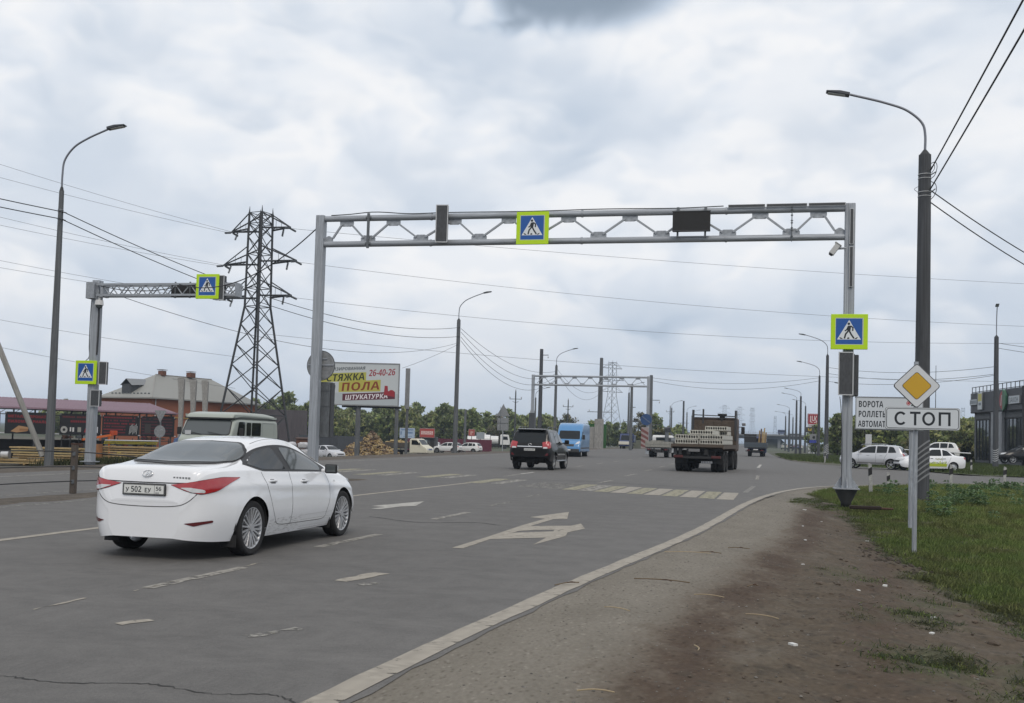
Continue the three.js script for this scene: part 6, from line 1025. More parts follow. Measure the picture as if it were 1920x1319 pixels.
// ---------------------------------------------------------------- firewood heap
{
  const r = rng(21), t = thing('firewood_pile', 'big heap of split firewood between the old silver sedan and the firewood truck', 'firewood', [-40.4, -1.4, -106.5], rad(12));
  const ms = [M.timber, M.timber2, std({ color: lin(.2, .13, .08), roughness: .9, map: streak }), std({ color: lin(.12, .085, .06), roughness: .9, map: streak }), std({ color: lin(.36, .28, .18), roughness: .9, map: streak })];
  const gs = ms.map(() => []), hAt = (x, z) => (2.45 * exp(-(((x + .2) / 2.0) ** 2)) * (1 + .25 * sin(x * 2.2)) + .9 * exp(-(((x - 2.2) / 1.6) ** 2))) * exp(-((z / 1.6) ** 2));
  for (let i = 0; i < 1500; i++) { const x = (r() - .5) * 8, z = (r() - .3) * 3.4, h = hAt(x, z); if (h < .08 && r() > .2) continue; const L = .35 + .15 * r(), w = .1 + .1 * r(); gs[(r() * 5) | 0].push(new THREE.CylinderGeometry(w * .7, w * .7, L, r() > .5 ? 3 : 5).rotateX(r() * 3).rotateZ(r() * 3).rotateY(r() * 6).translate(x, max(.05, h - r() * .3), z)); }
  gs.forEach((g, i) => { const m = obj('split_logs', g, ms[i], t); m.userData.kind = 'stuff'; });
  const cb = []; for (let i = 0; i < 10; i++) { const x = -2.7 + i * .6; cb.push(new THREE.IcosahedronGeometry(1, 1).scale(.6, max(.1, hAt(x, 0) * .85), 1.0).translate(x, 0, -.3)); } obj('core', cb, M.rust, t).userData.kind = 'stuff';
}
// ---------------------------------------------------------------- market: canopy, banners, lumber
{
  const ang = atan2(10.92, 7.16), t = thing('market_canopy', 'long mauve sheet canopy over a building-materials market at the left', 'canopy', [-53.46, -1.4, -65.68], ang);   // local +x runs along the front to the right
  const roofM = std({ color: lin(.3, .19, .235), roughness: .55, map: mottle }), x0 = -6, x1 = 13.6, top = 4.0;
  const nP = 18; for (let i = 0; i < nP; i++) { const w = (x1 - x0) / nP, g = []; for (let k = 0; k < 4; k++) g.push(place(new THREE.BoxGeometry(w / 4 * .55, .03, 5.4), x0 + (i + (k + .5) / 4) * w, top + .42, -2.3, rad(9))); g.push(place(new THREE.BoxGeometry(w, .02, 5.4), x0 + (i + .5) * w, top + .4, -2.3, rad(9))); obj('roof_sheet', g, roofM, t); }
  obj('fascia', box(x1 - x0, .12, .04, (x0 + x1) / 2, top - .02, .36), roofM, t);
  for (let i = 0; i < 8; i++) { const x = x0 + .4 + i * (x1 - x0 - .8) / 7; obj('post', box(.1, top, .1, x, top / 2, 0), M.steelDark, t); obj('post', box(.1, top + .8, .1, x, top / 2 + .4, -4.6), M.steelDark, t); obj('rafter', sbar([x, top - .06, .2], [x, top + .74, -4.8], .07), M.steelDark, t); }
  objs('beam', [box(x1 - x0, .08, .08, (x0 + x1) / 2, top - .12, 0), box(x1 - x0, .06, .06, (x0 + x1) / 2, top - .5, 0)], M.steelDark, t); for (let i = 0; i < 20; i++) obj('lattice', sbar([x0 + i * .98, top - .5, 0], [x0 + i * .98 + .49, top - .14, 0], .035), M.steelDark, t);
  obj('white_rail', box(x1 - x0, .07, .05, (x0 + x1) / 2, 2.12, .08), M.frameLight, t); obj('back_wall', box(x1 - x0, 1.4, .1, (x0 + x1) / 2, .9, -4.2), std({ color: lin(.075, .07, .068), roughness: .9, map: mottle }), t);
  obj('end_sheet', box(.04, 1.6, 4, x1 - .05, 2.95, -2.2), M.black, t);
  const bars = (g, r, x, y, w, h, n, c) => { g.fillStyle = c; for (let i = 0; i < n; i++) if (r() > .1) g.fillRect(x + i * w / n, y, w / n * .72, h); };
  const ban = [
    ['black banner with two lines of red lettering and pale planks, behind the leaning strut', .33, 3.5, (g, W, H, r) => { g.fillStyle = '#8e2226'; g.font = 'bold 46px sans-serif'; g.fillText('МЕТАЛЛОПРОКАТ', 24, 66); g.fillText('ПИЛОМАТЕРИАЛЫ', 24, 126); g.fillStyle = '#a5805a'; g.beginPath(); g.moveTo(60, 230); g.lineTo(140, 160); g.lineTo(250, 180); g.lineTo(230, 226); g.lineTo(120, 244); g.fill(); g.fillStyle = '#8b6440'; g.fillRect(150, 196, 90, 26); }],
    ['black banner with ring, bottle and cone pictures, between two market posts', 4.25, 3.15, (g, W, H, r) => { bars(g, r, 30, 26, 330, 22, 17, '#63262a'); bars(g, r, 130, 78, 270, 26, 12, '#7a2228'); g.strokeStyle = '#9c9c98'; g.lineWidth = 26; g.beginPath(); g.arc(54, 196, 30, 0, 7); g.stroke(); g.fillStyle = '#c0c0be'; g.fillRect(124, 164, 18, 52); g.fillRect(156, 166, 22, 54); g.fillStyle = '#8f8f86'; g.fillRect(220, 162, 44, 60); g.fillStyle = '#8d2630'; g.beginPath(); g.moveTo(322, 168); g.lineTo(346, 224); g.lineTo(298, 224); g.fill(); g.fillStyle = '#c9cbd0'; g.fillRect(446, 152, 30, 76); }],
    ['black banner with many red text rows and pale pipes at its corner', 7.5, 2.9, (g, W, H, r) => { for (let i = 0; i < 6; i++) bars(g, r, 20, 18 + i * 38, i < 3 ? 450 : 310, 18, 20, i % 2 ? '#6c1f26' : '#84232a'); g.fillStyle = '#a9aaa8'; for (let i = 0; i < 7; i++) { g.save(); g.translate(380 + i * 17, 236); g.rotate(.12); g.fillRect(0, -110 - (i % 3) * 14, 8, 110); g.restore(); } }],
    ['dim dark banner with faded red rows at the right end of the market', 10.6, 2.85, (g, W, H, r) => { for (let i = 0; i < 6; i++) bars(g, r, 16, 20 + i * 38, 470, 18, 22, '#52222a'); g.fillStyle = '#3a3634'; g.fillRect(60, 96, 90, 120); g.fillRect(250, 100, 40, 100); }],
    ['dark banner with a blue and white panel at the left edge of the photo', -3.6, 3.6, (g, W, H, r) => { g.fillStyle = '#a9b4b8'; g.fillRect(396, 20, 60, 84); g.fillStyle = '#7c5a3c'; g.fillRect(380, 150, 90, 80); g.fillStyle = '#55353a'; g.fillRect(20, 60, 300, 40); }]];
  ban.forEach(([label, x, w, draw], i) => { const tex = ctex(512, 256, (g, W, H) => { g.fillStyle = '#17171a'; g.fillRect(0, 0, W, H); draw(g, W, H, rng(40 + i)); }); const q = thing('banner', label, 'banner', [-53.46 + (x + w / 2) * cos(ang) + .1 * sin(ang), 1.47, -65.68 - (x + w / 2) * sin(ang) + .1 * cos(ang)], ang); obj('sheet', rbox(w, 1.6, .03, .01), M.black, q); obj('print', plane(w - .02, 1.58, 0, 0, .0165), face(tex), q); objs('tie', [box(.03, .12, .05, -w / 2 + .05, .75, .02), box(.03, .12, .05, w / 2 - .05, .75, .02)], M.frameLight, q); });
  // racks with odd stock below the banners
  const rr = rng(17); const rack = (label, x, w, cs) => { const q = thing('stock_rack', label, 'rack', [-53.46 + x * cos(ang) + .5 * sin(ang), -1.4, -65.68 - x * sin(ang) + .5 * cos(ang)], ang); objs('upright', [box(.06, 1.9, .06, -w / 2, .95, 0), box(.06, 1.9, .06, w / 2, .95, 0), box(.06, 1.9, .06, 0, .95, 0)], M.steelDark, q); for (const y of [.5, 1.1, 1.7]) obj('shelf', box(w, .05, .5, 0, y, 0), M.steelDark, q); for (let i = 0; i < 16; i++) obj('stock', rbox(.16 + .3 * rr(), .1 + .3 * rr(), .3, .02, (rr() - .5) * w * .9, [.5, 1.1, 1.7][(rr() * 3) | 0] + .2, 0), cs[(rr() * cs.length) | 0], q); };
  const dk = [M.rust, M.steelDark, std({ color: lin(.1, .02, .025), roughness: .8 }), M.boxGrey, M.galvDark];
  rack('dark stock rack with red goods between the lamp and the cantilever post', 5.6, 2.6, dk); rack('rack of mixed goods below the banner with many red rows', 8.6, 2.4, [...dk, std({ color: lin(.5, .42, .05) })]); rack('rack of dark red goods at the right end of the market', 11.6, 2.4, dk);
  const og = thing('orange_beam', 'slanting orange beam on legs below the banner with red rows', 'beam', [-48.1, -1.4, -69.8], ang); const om = std({ color: lin(.55, .12, .02), roughness: .6 }); obj('beam', sbar([-1.2, 1.75, 0], [1.1, 2.15, 0], .22, .14), om, og); obj('leg', sbar([-.9, 0, 0], [-.8, 1.8, 0], .1), om, og); obj('leg', sbar([.9, 0, 0], [.8, 2.1, 0], .1), om, og); obj('hopper', rbox(.5, .35, .3, .04, 1.15, 2.3, 0), std({ color: lin(.4, .06, .02) }), og);
  const yr = thing('yellow_rail', 'yellow pipes on dark trestles right of the orange beam', 'pipes', [-46.6, -1.4, -71.6], ang); for (let i = 0; i < 3; i++) obj('pipe', bar([-2, 1.5 + i * .12, i * .1], [2.2, 1.5 + i * .12, i * .1], .05, 8), i === 2 ? M.frameLight : std({ color: lin(.5, .42, .06) }), yr); obj('trestle', [box(.08, 1.5, .3, -1.2, .75, .1)], M.steelDark, yr); obj('trestle', [box(.08, 1.5, .3, 1.2, .75, .1)], M.steelDark, yr);
  const bc = thing('blue_tarpaulin', 'crumpled dark blue tarpaulin heap at the right end of the market', 'tarpaulin', [-42.7, -1.4, -73.4], .2); { const g = new THREE.SphereGeometry(1, 22, 14, 0, 2 * PI, 0, PI / 2), P = g.attributes.position; for (let k = 0; k < P.count; k++) { const q = 1 + .2 * n3(P.getX(k) * 2.5, P.getY(k) * 2.5, P.getZ(k) * 2.5); P.setXYZ(k, P.getX(k) * 1.6 * q, P.getY(k) * 2.3 * q, P.getZ(k) * 1.0 * q); } g.computeVertexNormals(); obj('sheet', g, std({ color: lin(.05, .09, .19), roughness: .7 }), bc); obj('rope', new THREE.TorusGeometry(1.3, .03, 6, 30).rotateX(PI / 2).scale(1.15, 1, .8).translate(0, .9, 0), M.frameLight, bc); }
  // lumber stacks, every board a part
  const lr = rng(3), bm = [M.timber, M.timber2, M.timber3, std({ color: lin(.46, .36, .17), roughness: .85, map: streak })], bg = [new THREE.BoxGeometry(1, .1, .2), new THREE.BoxGeometry(1, .085, .17), new THREE.BoxGeometry(1, .11, .19)];
  const stack = (label, x, z, L, n, d, turn, y = -1.4, lay = .17) => { const q = thing('lumber_stack', label, 'lumber', [x, y, z], turn); for (let j = 0; j < n; j++) { for (let i = 0; i < d; i++) { const b = obj('board', bg[(lr() * 3) | 0], bm[(lr() * 4) | 0], q); b.position.set((lr() - .5) * .35, .12 + j * lay, (i - d / 2) * .24 + .12); b.scale.x = L * (.93 + .1 * lr()); b.rotation.y = (lr() - .5) * .012; } if (j % 2) for (const k of [-.38, 0, .38]) obj('sticker', box(.06, .06, d * .24, k * L, .12 + j * lay + lay / 2 + .0, 0), M.timber3, q); } obj('bearer', box(.12, .1, d * .24 + .1, -L * .35, .02, 0), M.timber3, q); obj('bearer', box(.12, .1, d * .24 + .1, L * .35, .02, 0), M.timber3, q); };
  stack('tall stack of yellow boards behind the foot of the left street lamp', -48.6, -64.9, 5.0, 7, 5, rad(12)); stack('long stack of pale yellow boards right of the cantilever gantry post', -43.6, -68.4, 5.4, 8, 5, rad(14)); stack('low flat stack of orange yellow boards at the left edge of the photo', -50.6, -62.6, 5.4, 2, 6, rad(12), -1.4); stack('small stack of boards between the barrier post and the cantilever post', -46.4, -65.6, 1.4, 3, 4, rad(12));
  const wb = thing('white_drum', 'white plastic drum lying at the left end of the lumber', 'drum', [-50.6, -.75, -62.9]); obj('shell', cyl(.28, .28, .5, 20, 0, 0, 0, 0, .3, PI / 2), M.frameLight, wb); obj('lid', cyl(.26, .26, .04, 20, .26, 0, -.07, 0, .3, PI / 2), M.greyPlastic, wb);
  const ob = thing('mesh_roll', 'roll of orange mesh standing at the left end of the long lumber stack', 'mesh roll', [-46.0, -1.4, -66.6]); obj('roll', cyl(.4, .42, 1.5, 18, 0, .75, 0), std({ color: lin(.32, .14, .05), roughness: .9, map: streak }), ob); obj('core', cyl(.1, .1, 1.56, 10, 0, .76, 0), M.black, ob);
}
// ---------------------------------------------------------------- brick house with pale hipped roof
{
  const A = V(-68.0, 0, -108.5), ux = V(-8, 0, -2.27).normalize(), uz = V(2.78, 0, -20.1).normalize(), t = thing('brick_house', 'orange brick house with a pale hipped roof behind the market', 'house', [-68, -1.4, -108.5]);
  const lw = 8.6, ll = 21, eave = 6.3, brick = std({ color: lin(.36, .128, .068), roughness: .9, map: mottle, bumpMap: grain(9), bumpScale: .01 }), roofM = std({ color: lin(.36, .36, .335), roughness: .6, map: mottle });
  const at = (a, b, y) => [ux.x * a + uz.x * b, y, ux.z * a + uz.z * b], ang = atan2(-uz.z, uz.x);
  const quad = (p) => { const g = new THREE.BufferGeometry(); const v = p.length === 4 ? [0, 1, 2, 0, 2, 3] : [0, 1, 2]; g.setAttribute('position', new THREE.Float32BufferAttribute(v.flatMap((i) => p[i]), 3)); g.computeVertexNormals(); return g; };
  obj('wall', quad([at(0, 0, 0), at(0, ll, 0), at(0, ll, eave), at(0, 0, eave)]), brick, t); obj('wall', quad([at(lw, 0, 0), at(0, 0, 0), at(0, 0, eave), at(lw, 0, eave)]), brick, t); obj('wall', quad([at(0, ll, 0), at(lw, ll, 0), at(lw, ll, eave), at(0, ll, eave)]), brick, t); obj('wall', quad([at(lw, ll, 0), at(lw, 0, 0), at(lw, 0, eave), at(lw, ll, eave)]), brick, t);
  const o = .45, e = eave - .12, R1 = at(lw / 2, 5.0, 9.25), R2 = at(lw / 2, ll - 5, 9.3), r = [at(-o, -o, e), at(-o, ll + o, e), at(lw + o, ll + o, e), at(lw + o, -o, e)];
  obj('roof', [quad([r[0], r[1], R2, R1])], roofM, t); obj('roof', [quad([r[3], r[0], R1])], roofM, t); obj('roof', [quad([r[2], r[3], R1, R2])], roofM, t); obj('roof', [quad([r[1], r[2], R2])], roofM, t);
  objs('eaves', [sbar(r[0], r[1], .16), sbar(r[3], r[0], .16)], M.concrete, t); objs('ridge_cap', [sbar(R1, R2, .16), sbar(R1, r[0], .12)], M.concrete, t);
  for (const [b, y, w, h] of [[7.5, 3.6, .9, 1.5], [10.5, 3.6, .9, 1.5], [14.8, 4.0, .8, 1.0], [17.6, 3.8, .8, 1.2]]) { const w1 = obj('window', new THREE.BoxGeometry(w, h, .08).rotateY(ang).translate(...at(-.02, b, y)), M.glass, t); obj('window_frame', [[0, h / 2], [0, -h / 2]].map(([, q]) => new THREE.BoxGeometry(w + .15, .1, .14).rotateY(ang).translate(...at(-.03, b, y + q))), M.frameLight, w1); }
  obj('downpipe', bar(at(-.1, .6, 0), at(-.1, .6, eave), .06, 6), M.frameLight, t); obj('gas_pipe', [bar(at(-.06, 1.4, 4.0), at(-.06, ll, 3.9), .04, 5)], std({ color: lin(.5, .36, .08) }), t);
  for (const [a, b, y] of [[lw / 2, 6.2, 9.5], [lw / 2 - .3, 11.4, 9.6]]) { const c = obj('chimney', rbox(b > 10 ? 1.0 : .7, .6, .7, .02).rotateY(ang).translate(...at(a, b, y)), std({ color: lin(.2, .09, .06), roughness: .9, map: mottle }), t); obj('chimney_cap', box(.9, .06, .9).rotateY(ang).translate(...at(a, b, y + .42)), M.rust, c); }
  const d = obj('dormer', [rbox(1.5, 1.2, 1.6, .02).rotateY(atan2(-ux.z, ux.x)).translate(...at(lw * .55, 1.3, 7.25))], M.boxGrey, t); obj('dormer_roof', [quad([at(lw * .55 - 1.0, .3, 7.7), at(lw * .55 - 1.0, 3.6, 7.9), at(lw * .55, 3.6, 8.6), at(lw * .55, .3, 8.5)]), quad([at(lw * .55, .3, 8.5), at(lw * .55, 3.6, 8.6), at(lw * .55 + 1.0, 3.6, 7.9), at(lw * .55 + 1.0, .3, 7.7)])], M.signBack, d);
  for (let i = 0; i < 11; i++) obj('snow_guard', box(.3, .14, .05).rotateY(atan2(-ux.z, ux.x)).translate(...at(.9 + i * .62, .42, 6.75)), M.galvDark, t);
  for (const [x, z, h, l] of [[-53.4, -90.3, 7.6, 'leftmost of the three tapered concrete columns before the brick house'], [-52.3, -90.6, 7.5, 'middle one of the three tapered concrete columns before the brick house'], [-51.15, -90.8, 7.4, 'rightmost of the three tapered concrete columns before the brick house']]) { const c = thing('concrete_column', l, 'column', [x, -1.4, z], rad(12)); obj('shaft', ext(rshape([[-.16, 0], [.16, 0], [.19, h * .55], [.24, h - .06], [-.42, h], [-.3, h - .9], [-.19, h * .6]], .02), .4, .02), M.concrete, c); obj('plate', box(.5, .03, .3, -.1, h, 0), M.rust, c); }
}
// ---------------------------------------------------------------- dark grey shop at the right
{
  const ax = V(1.67, 0, 13.98).normalize(), turn = atan2(-ax.z, ax.x), t = thing('shop_building', 'dark grey modern shop with a railed roof and tall windows at the right', 'shop', [22.53, -.1, -117.04], turn), L = 14.2;   // local x runs from the far end to the near corner; local +z faces the road
  const clad = std({ color: lin(.075, .078, .088), roughness: .6 }), low = std({ color: lin(.13, .135, .145), roughness: .7, map: mottle }), lt = std({ color: lin(.34, .35, .37), roughness: .6, map: mottle });
  obj('wall', box(L - .5, 5.4, 14, L / 2 - .25, 2.7, -7.35), low, t);
  for (let i = 0; i < 14; i++) obj('cladding_slat', box(L + .1, .125, .06, L / 2, 5.52 + i * .143, .02), clad, t); obj('cladding_back', box(L, 2.05, 14.2, L / 2, 6.45, -7.12), clad, t); obj('soffit', box(L + .1, .1, .6, L / 2, 5.42, -.28), M.black, t);
  for (let i = 0; i <= 13; i++) obj('rail_post', box(.06, .62, .06, L * i / 13, 7.8, -.1), M.steelDark, t); for (const y of [8.08, 7.56]) obj('rail', box(L + .1, .06, .06, L / 2, y, -.1), M.steelDark, t);
  const gl = phy({ color: lin(.03, .035, .038), roughness: .03, ior: 1.75 });
  for (const [a, b] of [[9.0, 13.9], [.8, 5.6]]) { const n = a < 1 ? 5 : 5, w = (b - a) / n; for (let i = 0; i < n; i++) { const q = obj('window_pane', box(w - .1, 4.0, .05, a + (i + .5) * w, 2.6, -.32), gl, t); obj('mullion', box(.09, 4.1, .12, a + i * w, 2.6, -.3), M.black, q); } obj('window_frame', box(b - a + .2, .14, .16, (a + b) / 2, 4.7, -.3), M.black, t); }
  obj('light_pier', box(3.1, 5.36, .3, 7.3, 2.68, -.16), lt, t); obj('dark_gap', box(.25, 5.3, .34, 5.7, 2.65, -.14), M.black, t); obj('wall_lamp', box(.2, .5, .2, 7.5, 3.9, .08), M.frameLight, t); obj('corner_trim', box(.25, 7.6, .3, L + .05, 3.75, -.1), M.black, t);
  const sg = (label, x, y, w, h, draw, bg) => { const tex = ctex(256, Math.max(32, Math.round(256 * h / w)), (g, W, H) => { g.fillStyle = bg; g.fillRect(0, 0, W, H); draw(g, W, H); }); const p = V(x, y, .14).applyAxisAngle(UPV, turn).add(V(22.53, -.1, -117.04)), q = thing('shop_sign', label, 'sign', [p.x, p.y, p.z], turn); obj('box', rbox(w, h, .16, .02), M.greyPlastic, q); obj('sign_face', plane(w - .04, h - .04, 0, 0, .083), face(tex), q); };
  sg('pale letter sign left of the yellow topped box on the dark grey shop', 1.3, 6.5, 2.2, .6, (g, W, H) => { g.fillStyle = '#5a6066'; for (let i = 0; i < 6; i++) g.fillRect(12 + i * 40, 14, 26, H - 28); }, '#aab0b4');
  sg('upright box sign with yellow top on the dark grey shop', 3.3, 6.55, 1.35, 1.75, (g, W, H) => { g.fillStyle = '#b9b05a'; g.fillRect(20, 20, W - 40, H * .45); g.fillStyle = '#6a7078'; g.fillRect(50, H * .6, 150, 50); }, '#b9bec0');
  sg('white word sign right of the hexagonal emblem on the dark grey shop', 12.6, 6.35, 2.7, .75, (g, W, H) => { g.fillStyle = '#53585e'; g.font = 'bold 66px sans-serif'; g.fillText('ЗАКОН', 8, 60); }, '#b4b9bd');
  const p = V(9.9, 6.4, .2).applyAxisAngle(UPV, turn).add(V(22.53, -.1, -117.04)), q = thing('emblem_sign', 'red and green hexagonal emblem on the dark grey shop', 'sign', [p.x, p.y, p.z], turn); obj('left_half', ext(rshape([[-.1, -.95], [-.1, .95], [-.75, .6], [-.95, 0], [-.75, -.6]]), .16), std({ color: lin(.3, .035, .04), roughness: .5 }), q); obj('right_half', ext(rshape([[-.1, -1.05], [.4, -.85], [.75, -.4], [.75, .4], [.4, .85], [-.1, 1.05]]), .2), std({ color: lin(.04, .13, .07), roughness: .5 }), q); obj('white_mark', ext(rshape([[-.55, -.5], [-.4, -.5], [-.22, .5], [-.36, .5]]), .19), M.frameLight, q);
}
// ---------------------------------------------------------------- fuel price sign and boards beside it
{
  const t = thing('fuel_price_sign', 'tall white fuel price pylon with a red LUK sign on top', 'sign', [11.7, -.2, -207.8], rad(10)), tex = ctex(256, 1024, (g, W, H) => {
    g.fillStyle = '#b7bbbd'; g.fillRect(0, 0, W, H); g.fillStyle = '#92242c'; g.fillRect(0, 0, W, 262); g.strokeStyle = '#d8d2d0'; g.lineWidth = 18; g.beginPath(); g.moveTo(52, 40); g.lineTo(52, 196); g.lineTo(104, 214); g.stroke(); g.beginPath(); g.moveTo(96, 40); g.lineTo(96, 150); g.lineTo(126, 172); g.lineTo(156, 150); g.lineTo(156, 40); g.stroke(); g.beginPath(); g.moveTo(210, 40); g.lineTo(176, 116); g.lineTo(214, 200); g.lineTo(140, 216); g.stroke();
    g.fillStyle = '#9c4048'; g.font = 'bold 46px sans-serif'; g.fillText('ЛУКОЙЛ', 22, 322); [['#7a4a6a', 470], ['#2b2c30', 550], ['#93343a', 640], ['#93343a', 720]].forEach(([c, y]) => { g.fillStyle = c; g.fillRect(120, y, 120, 46); });
  });
  obj('pylon_body', rbox(1.95, 7.6, .5, .05, 0, 3.85, 0), M.frameLight, t); obj('sign_face', plane(1.9, 7.5, 0, 3.85, .253), face(tex), t); obj('red_cap', rbox(2.05, 1.95, .44, .05, 0, 6.75, -.02), std({ color: lin(.25, .02, .025), roughness: .5 }), t);
  const b = thing('roadside_board', 'dark board with yellow lettering left of the fuel price sign', 'sign board', [8.4, 0, -156]); obj('panel', rbox(1.2, .75, .06, .02, 0, 3.7, 0), std({ color: lin(.06, .06, .05) }), b); objs('lettering', [box(.16, .4, .01, -.2, 3.7, .036, 0, 0, .3), box(.16, .4, .01, .1, 3.7, .036, 0, 0, -.3)], std({ color: lin(.45, .33, .05) }), b); objs('leg', [box(.08, 3.4, .08, -.3, 1.7, 0), box(.08, 3.4, .08, .35, 1.7, 0)], M.galvDark, b);
  const c = thing('roadside_board', 'pale board with a black dot and a blue strip below the dark board', 'sign board', [8.75, 0, -155]); obj('panel', rbox(.95, .85, .06, .02, 0, 2.65, 0), M.signBack, c); obj('dot', cyl(.2, .2, .02, 18, .12, 2.6, .04, PI / 2), M.black, c); obj('blue_strip', box(1.0, .4, .06, 0, 2.0, .01), std({ color: lin(.05, .07, .35) }), c); objs('leg', [box(.08, 2.2, .08, -.3, .9, -.05), box(.08, 2.2, .08, .3, .9, -.05)], M.galvDark, c);
  const bt = thing('barrier_gate', 'long white barrier pole behind the silver crossover', 'barrier', [9.2, 0, -84]); obj('boom', bar([-.3, 1.42, 0], [7.2, 1.2, -1.2], .05, 8), M.frameLight, bt); obj('stand', rbox(.3, 1.4, .3, .03, -.3, .7, 0), M.frameLight, bt); obj('notice', box(.45, .9, .04, -.35, 2.0, 0), M.frameLight, bt);
}
// ---------------------------------------------------------------- overpass at the end of the road
{
  const t = thing('overpass', 'grey road bridge crossing the far end of the road', 'bridge', [0, 0, -462]);
  const cm = std({ color: lin(.2, .205, .21), roughness: .9 }), gm = std({ color: lin(.09, .095, .1), roughness: .8 });
  obj('deck', box(150, .7, 12, -5, 5.2, 0), cm, t); obj('girder', box(150, 1.3, 9, -5, 4.2, 0), gm, t); for (let i = 0; i < 6; i++) obj('pier', box(1.2, 4, 7, -66 + i * 26, 1.8, 0), cm, t); objs('railing', [box(150, .08, .1, -5, 6.3, 5.8), box(150, .08, .1, -5, 5.95, 5.8)], M.galv, t);
  struct('embankment', [new THREE.CylinderGeometry(.5, 1, 5.4, 4).rotateY(PI / 4).scale(40, 1, 16).translate(-70, 2.0, -462), new THREE.CylinderGeometry(.5, 1, 4.6, 4).rotateY(PI / 4).scale(13, 1, 10).translate(8, 1.6, -466)], std({ color: lin(.14, .15, .10), roughness: 1, map: mottle }));
  const g = thing('sign_gantry', 'small dark cantilever sign frame on the far bridge', 'gantry', [16.4, 5, -456]); obj('post', box(.5, 4, .5, 0, -1.5, 0), M.steelDark, g); obj('arm', box(4.6, .5, .4, 2.2, .8, 0), M.steelDark, g);
  const b = thing('bus', 'dark van crossing the far bridge', 'van', [13.2, 5.6, -462]); obj('body', rbox(3.6, 1.9, 2, .3, 0, 1.1, 0), M.navy, b); obj('window', box(3, .5, 2.05, 0, 1.5, 0), M.glass, b); objs('wheel', [cyl(.4, .4, 2.1, 12, -1.1, .35, 0, PI / 2), cyl(.4, .4, 2.1, 12, 1.1, .35, 0, PI / 2)], M.tyre, b);
}
// ---------------------------------------------------------------- cables
{
  let i = 0; const cab = (label, a, b, sag, r = .013, m = M.wire, group) => tag(obj('overhead_cable', cableGeo(a, b, sag, r), m), label, 'cable', group);
  const Lx = -24.6; cab('upper cable leaving the left street lamp toward the left edge', [Lx, 9.22, -33], [-24.9, 9.3, 17], 1.1, .018); cab('lower cable leaving the left street lamp toward the left edge', [Lx, 8.95, -33], [-24.9, 8.95, 17], 1.1, .018);
  cab('upper cable from the left street lamp to the middle street lamp', [Lx, 9.22, -33], [-23.6, 10.4, -82.6], 1.5, .018); cab('lower cable from the left street lamp to the middle street lamp', [Lx, 8.93, -33], [-23.6, 9.65, -82.6], 1.45, .018);
  cab('thin cable from the cantilever gantry arm to the middle street lamp', [-23.6, 6.5, -34.2], [-23.6, 9.15, -82.6], 1.5, .012);
  cab('sagging cable from the cantilever arm to the left post of the large gantry', [-20.6, 6.75, -34.2], [-12.3, 7.42, -27.85], .75, .018);
  [[10.3, 9.6, 1.3], [10.0, 9.3, 1.9], [9.6, 8.9, 2.2], [9.3, 8.6, 2.5]].forEach(([a, b, s], k) => cab('sagging cable between the middle street lamp and the next one, ' + ['topmost', 'second', 'third', 'lowest'][k] + ' of four', [-23.5, a, -82.6], [-23.4, b, -125], s, .018));
  cab('thin cable from the top of the billboard to the middle street lamp', [-25.6, 6.4, -74.2], [-23.7, 9.0, -82.6], .1, .012);
  [[9.9, 9.2, 1.6], [9.4, 8.8, 2.2]].forEach(([a, b, s], k) => cab('cable sagging through the far gantry toward the tall block pole, ' + ['upper', 'lower'][k] + ' one', [-23.2, a, -125], [-22.1, b, -157], s, .018));
  cab('upper long cable spanning the road right of the far gantry', [-13, 9.9, -140], [8.3, 10.0, -136.4], .75, .02); cab('lower long cable spanning the road right of the far gantry', [-13, 9.5, -140], [8.3, 9.6, -136.4], 1.1, .02);
  cab('upper twisted cable from the big right lamp to the upper right corner', [4.95, 9.55, -31.72], [3.25, 9.75, 18], .25, .02); cab('lower twisted cable from the big right lamp to the upper right corner', [4.95, 9.0, -31.72], [3.35, 9.3, 18], .25, .02);
  cab('upper cable falling from the big right lamp to the right edge', [4.97, 8.95, -31.72], [26, 8.4, -60], 1.5, .018); cab('lower cable falling from the big right lamp to the right edge', [4.97, 8.6, -31.72], [26, 8.1, -60], 1.6, .018);
  cab('upper cable right of the striped base lamp', [19.3, 10.1, -89.9], [40, 11, -96], .9, .018); cab('lower cable right of the striped base lamp', [19.3, 9.7, -89.9], [40, 10.3, -96], .9, .018);
  [[8.2, 9.3, .5], [7.6, 8.7, .55], [7.5, 7.9, .5]].forEach(([a, b, s], k) => cab('cable from the striped base lamp toward the receding lamp row, ' + ['upper', 'middle', 'lower'][k] + ' one', [19.0, a, -89.9], [7.5, b, -108.4], s, .018));
  const up = (x, y, z) => { const v = V(x, y, z).applyAxisAngle(UPV, PYT); return [v.x + PY[0], v.y + PY[1], v.z + PY[2]]; };
  [[4.4, 28.4, 27.0, .9], [5.4, 24.1, 20.8, 1.8], [4.9, 19.6, 19.4, 2.6], [1.2, 15, 12.9, 2]].forEach(([x, y, e, s], k) => cab('faint high voltage wire running right from the large pylon, ' + ['topmost', 'second', 'third', 'lowest'][k] + ' of four', up(x, y, 0), [63.3, e, -178.8], s, .022, M.hvwire));
  [[-4.4, 28.4, 34.2], [-4.3, 28.2, 31.9], [-5.4, 24.1, 27.2], [-5.2, 23.9, 25.8], [-4.9, 19.6, 21.8], [-4.8, 19.4, 20.6], [-2.4, 12, 15.2], [-3.2, 8, 12.6]].forEach(([x, y, e], k) => cab('faint high voltage wire running left from the large pylon, ' + ['first', 'second', 'third', 'fourth', 'fifth', 'sixth', 'seventh', 'eighth'][k] + ' from the top', up(x, y, 0), [-95.4 + k * .15, e, -90.9], .5, .02, M.hvwire));
}

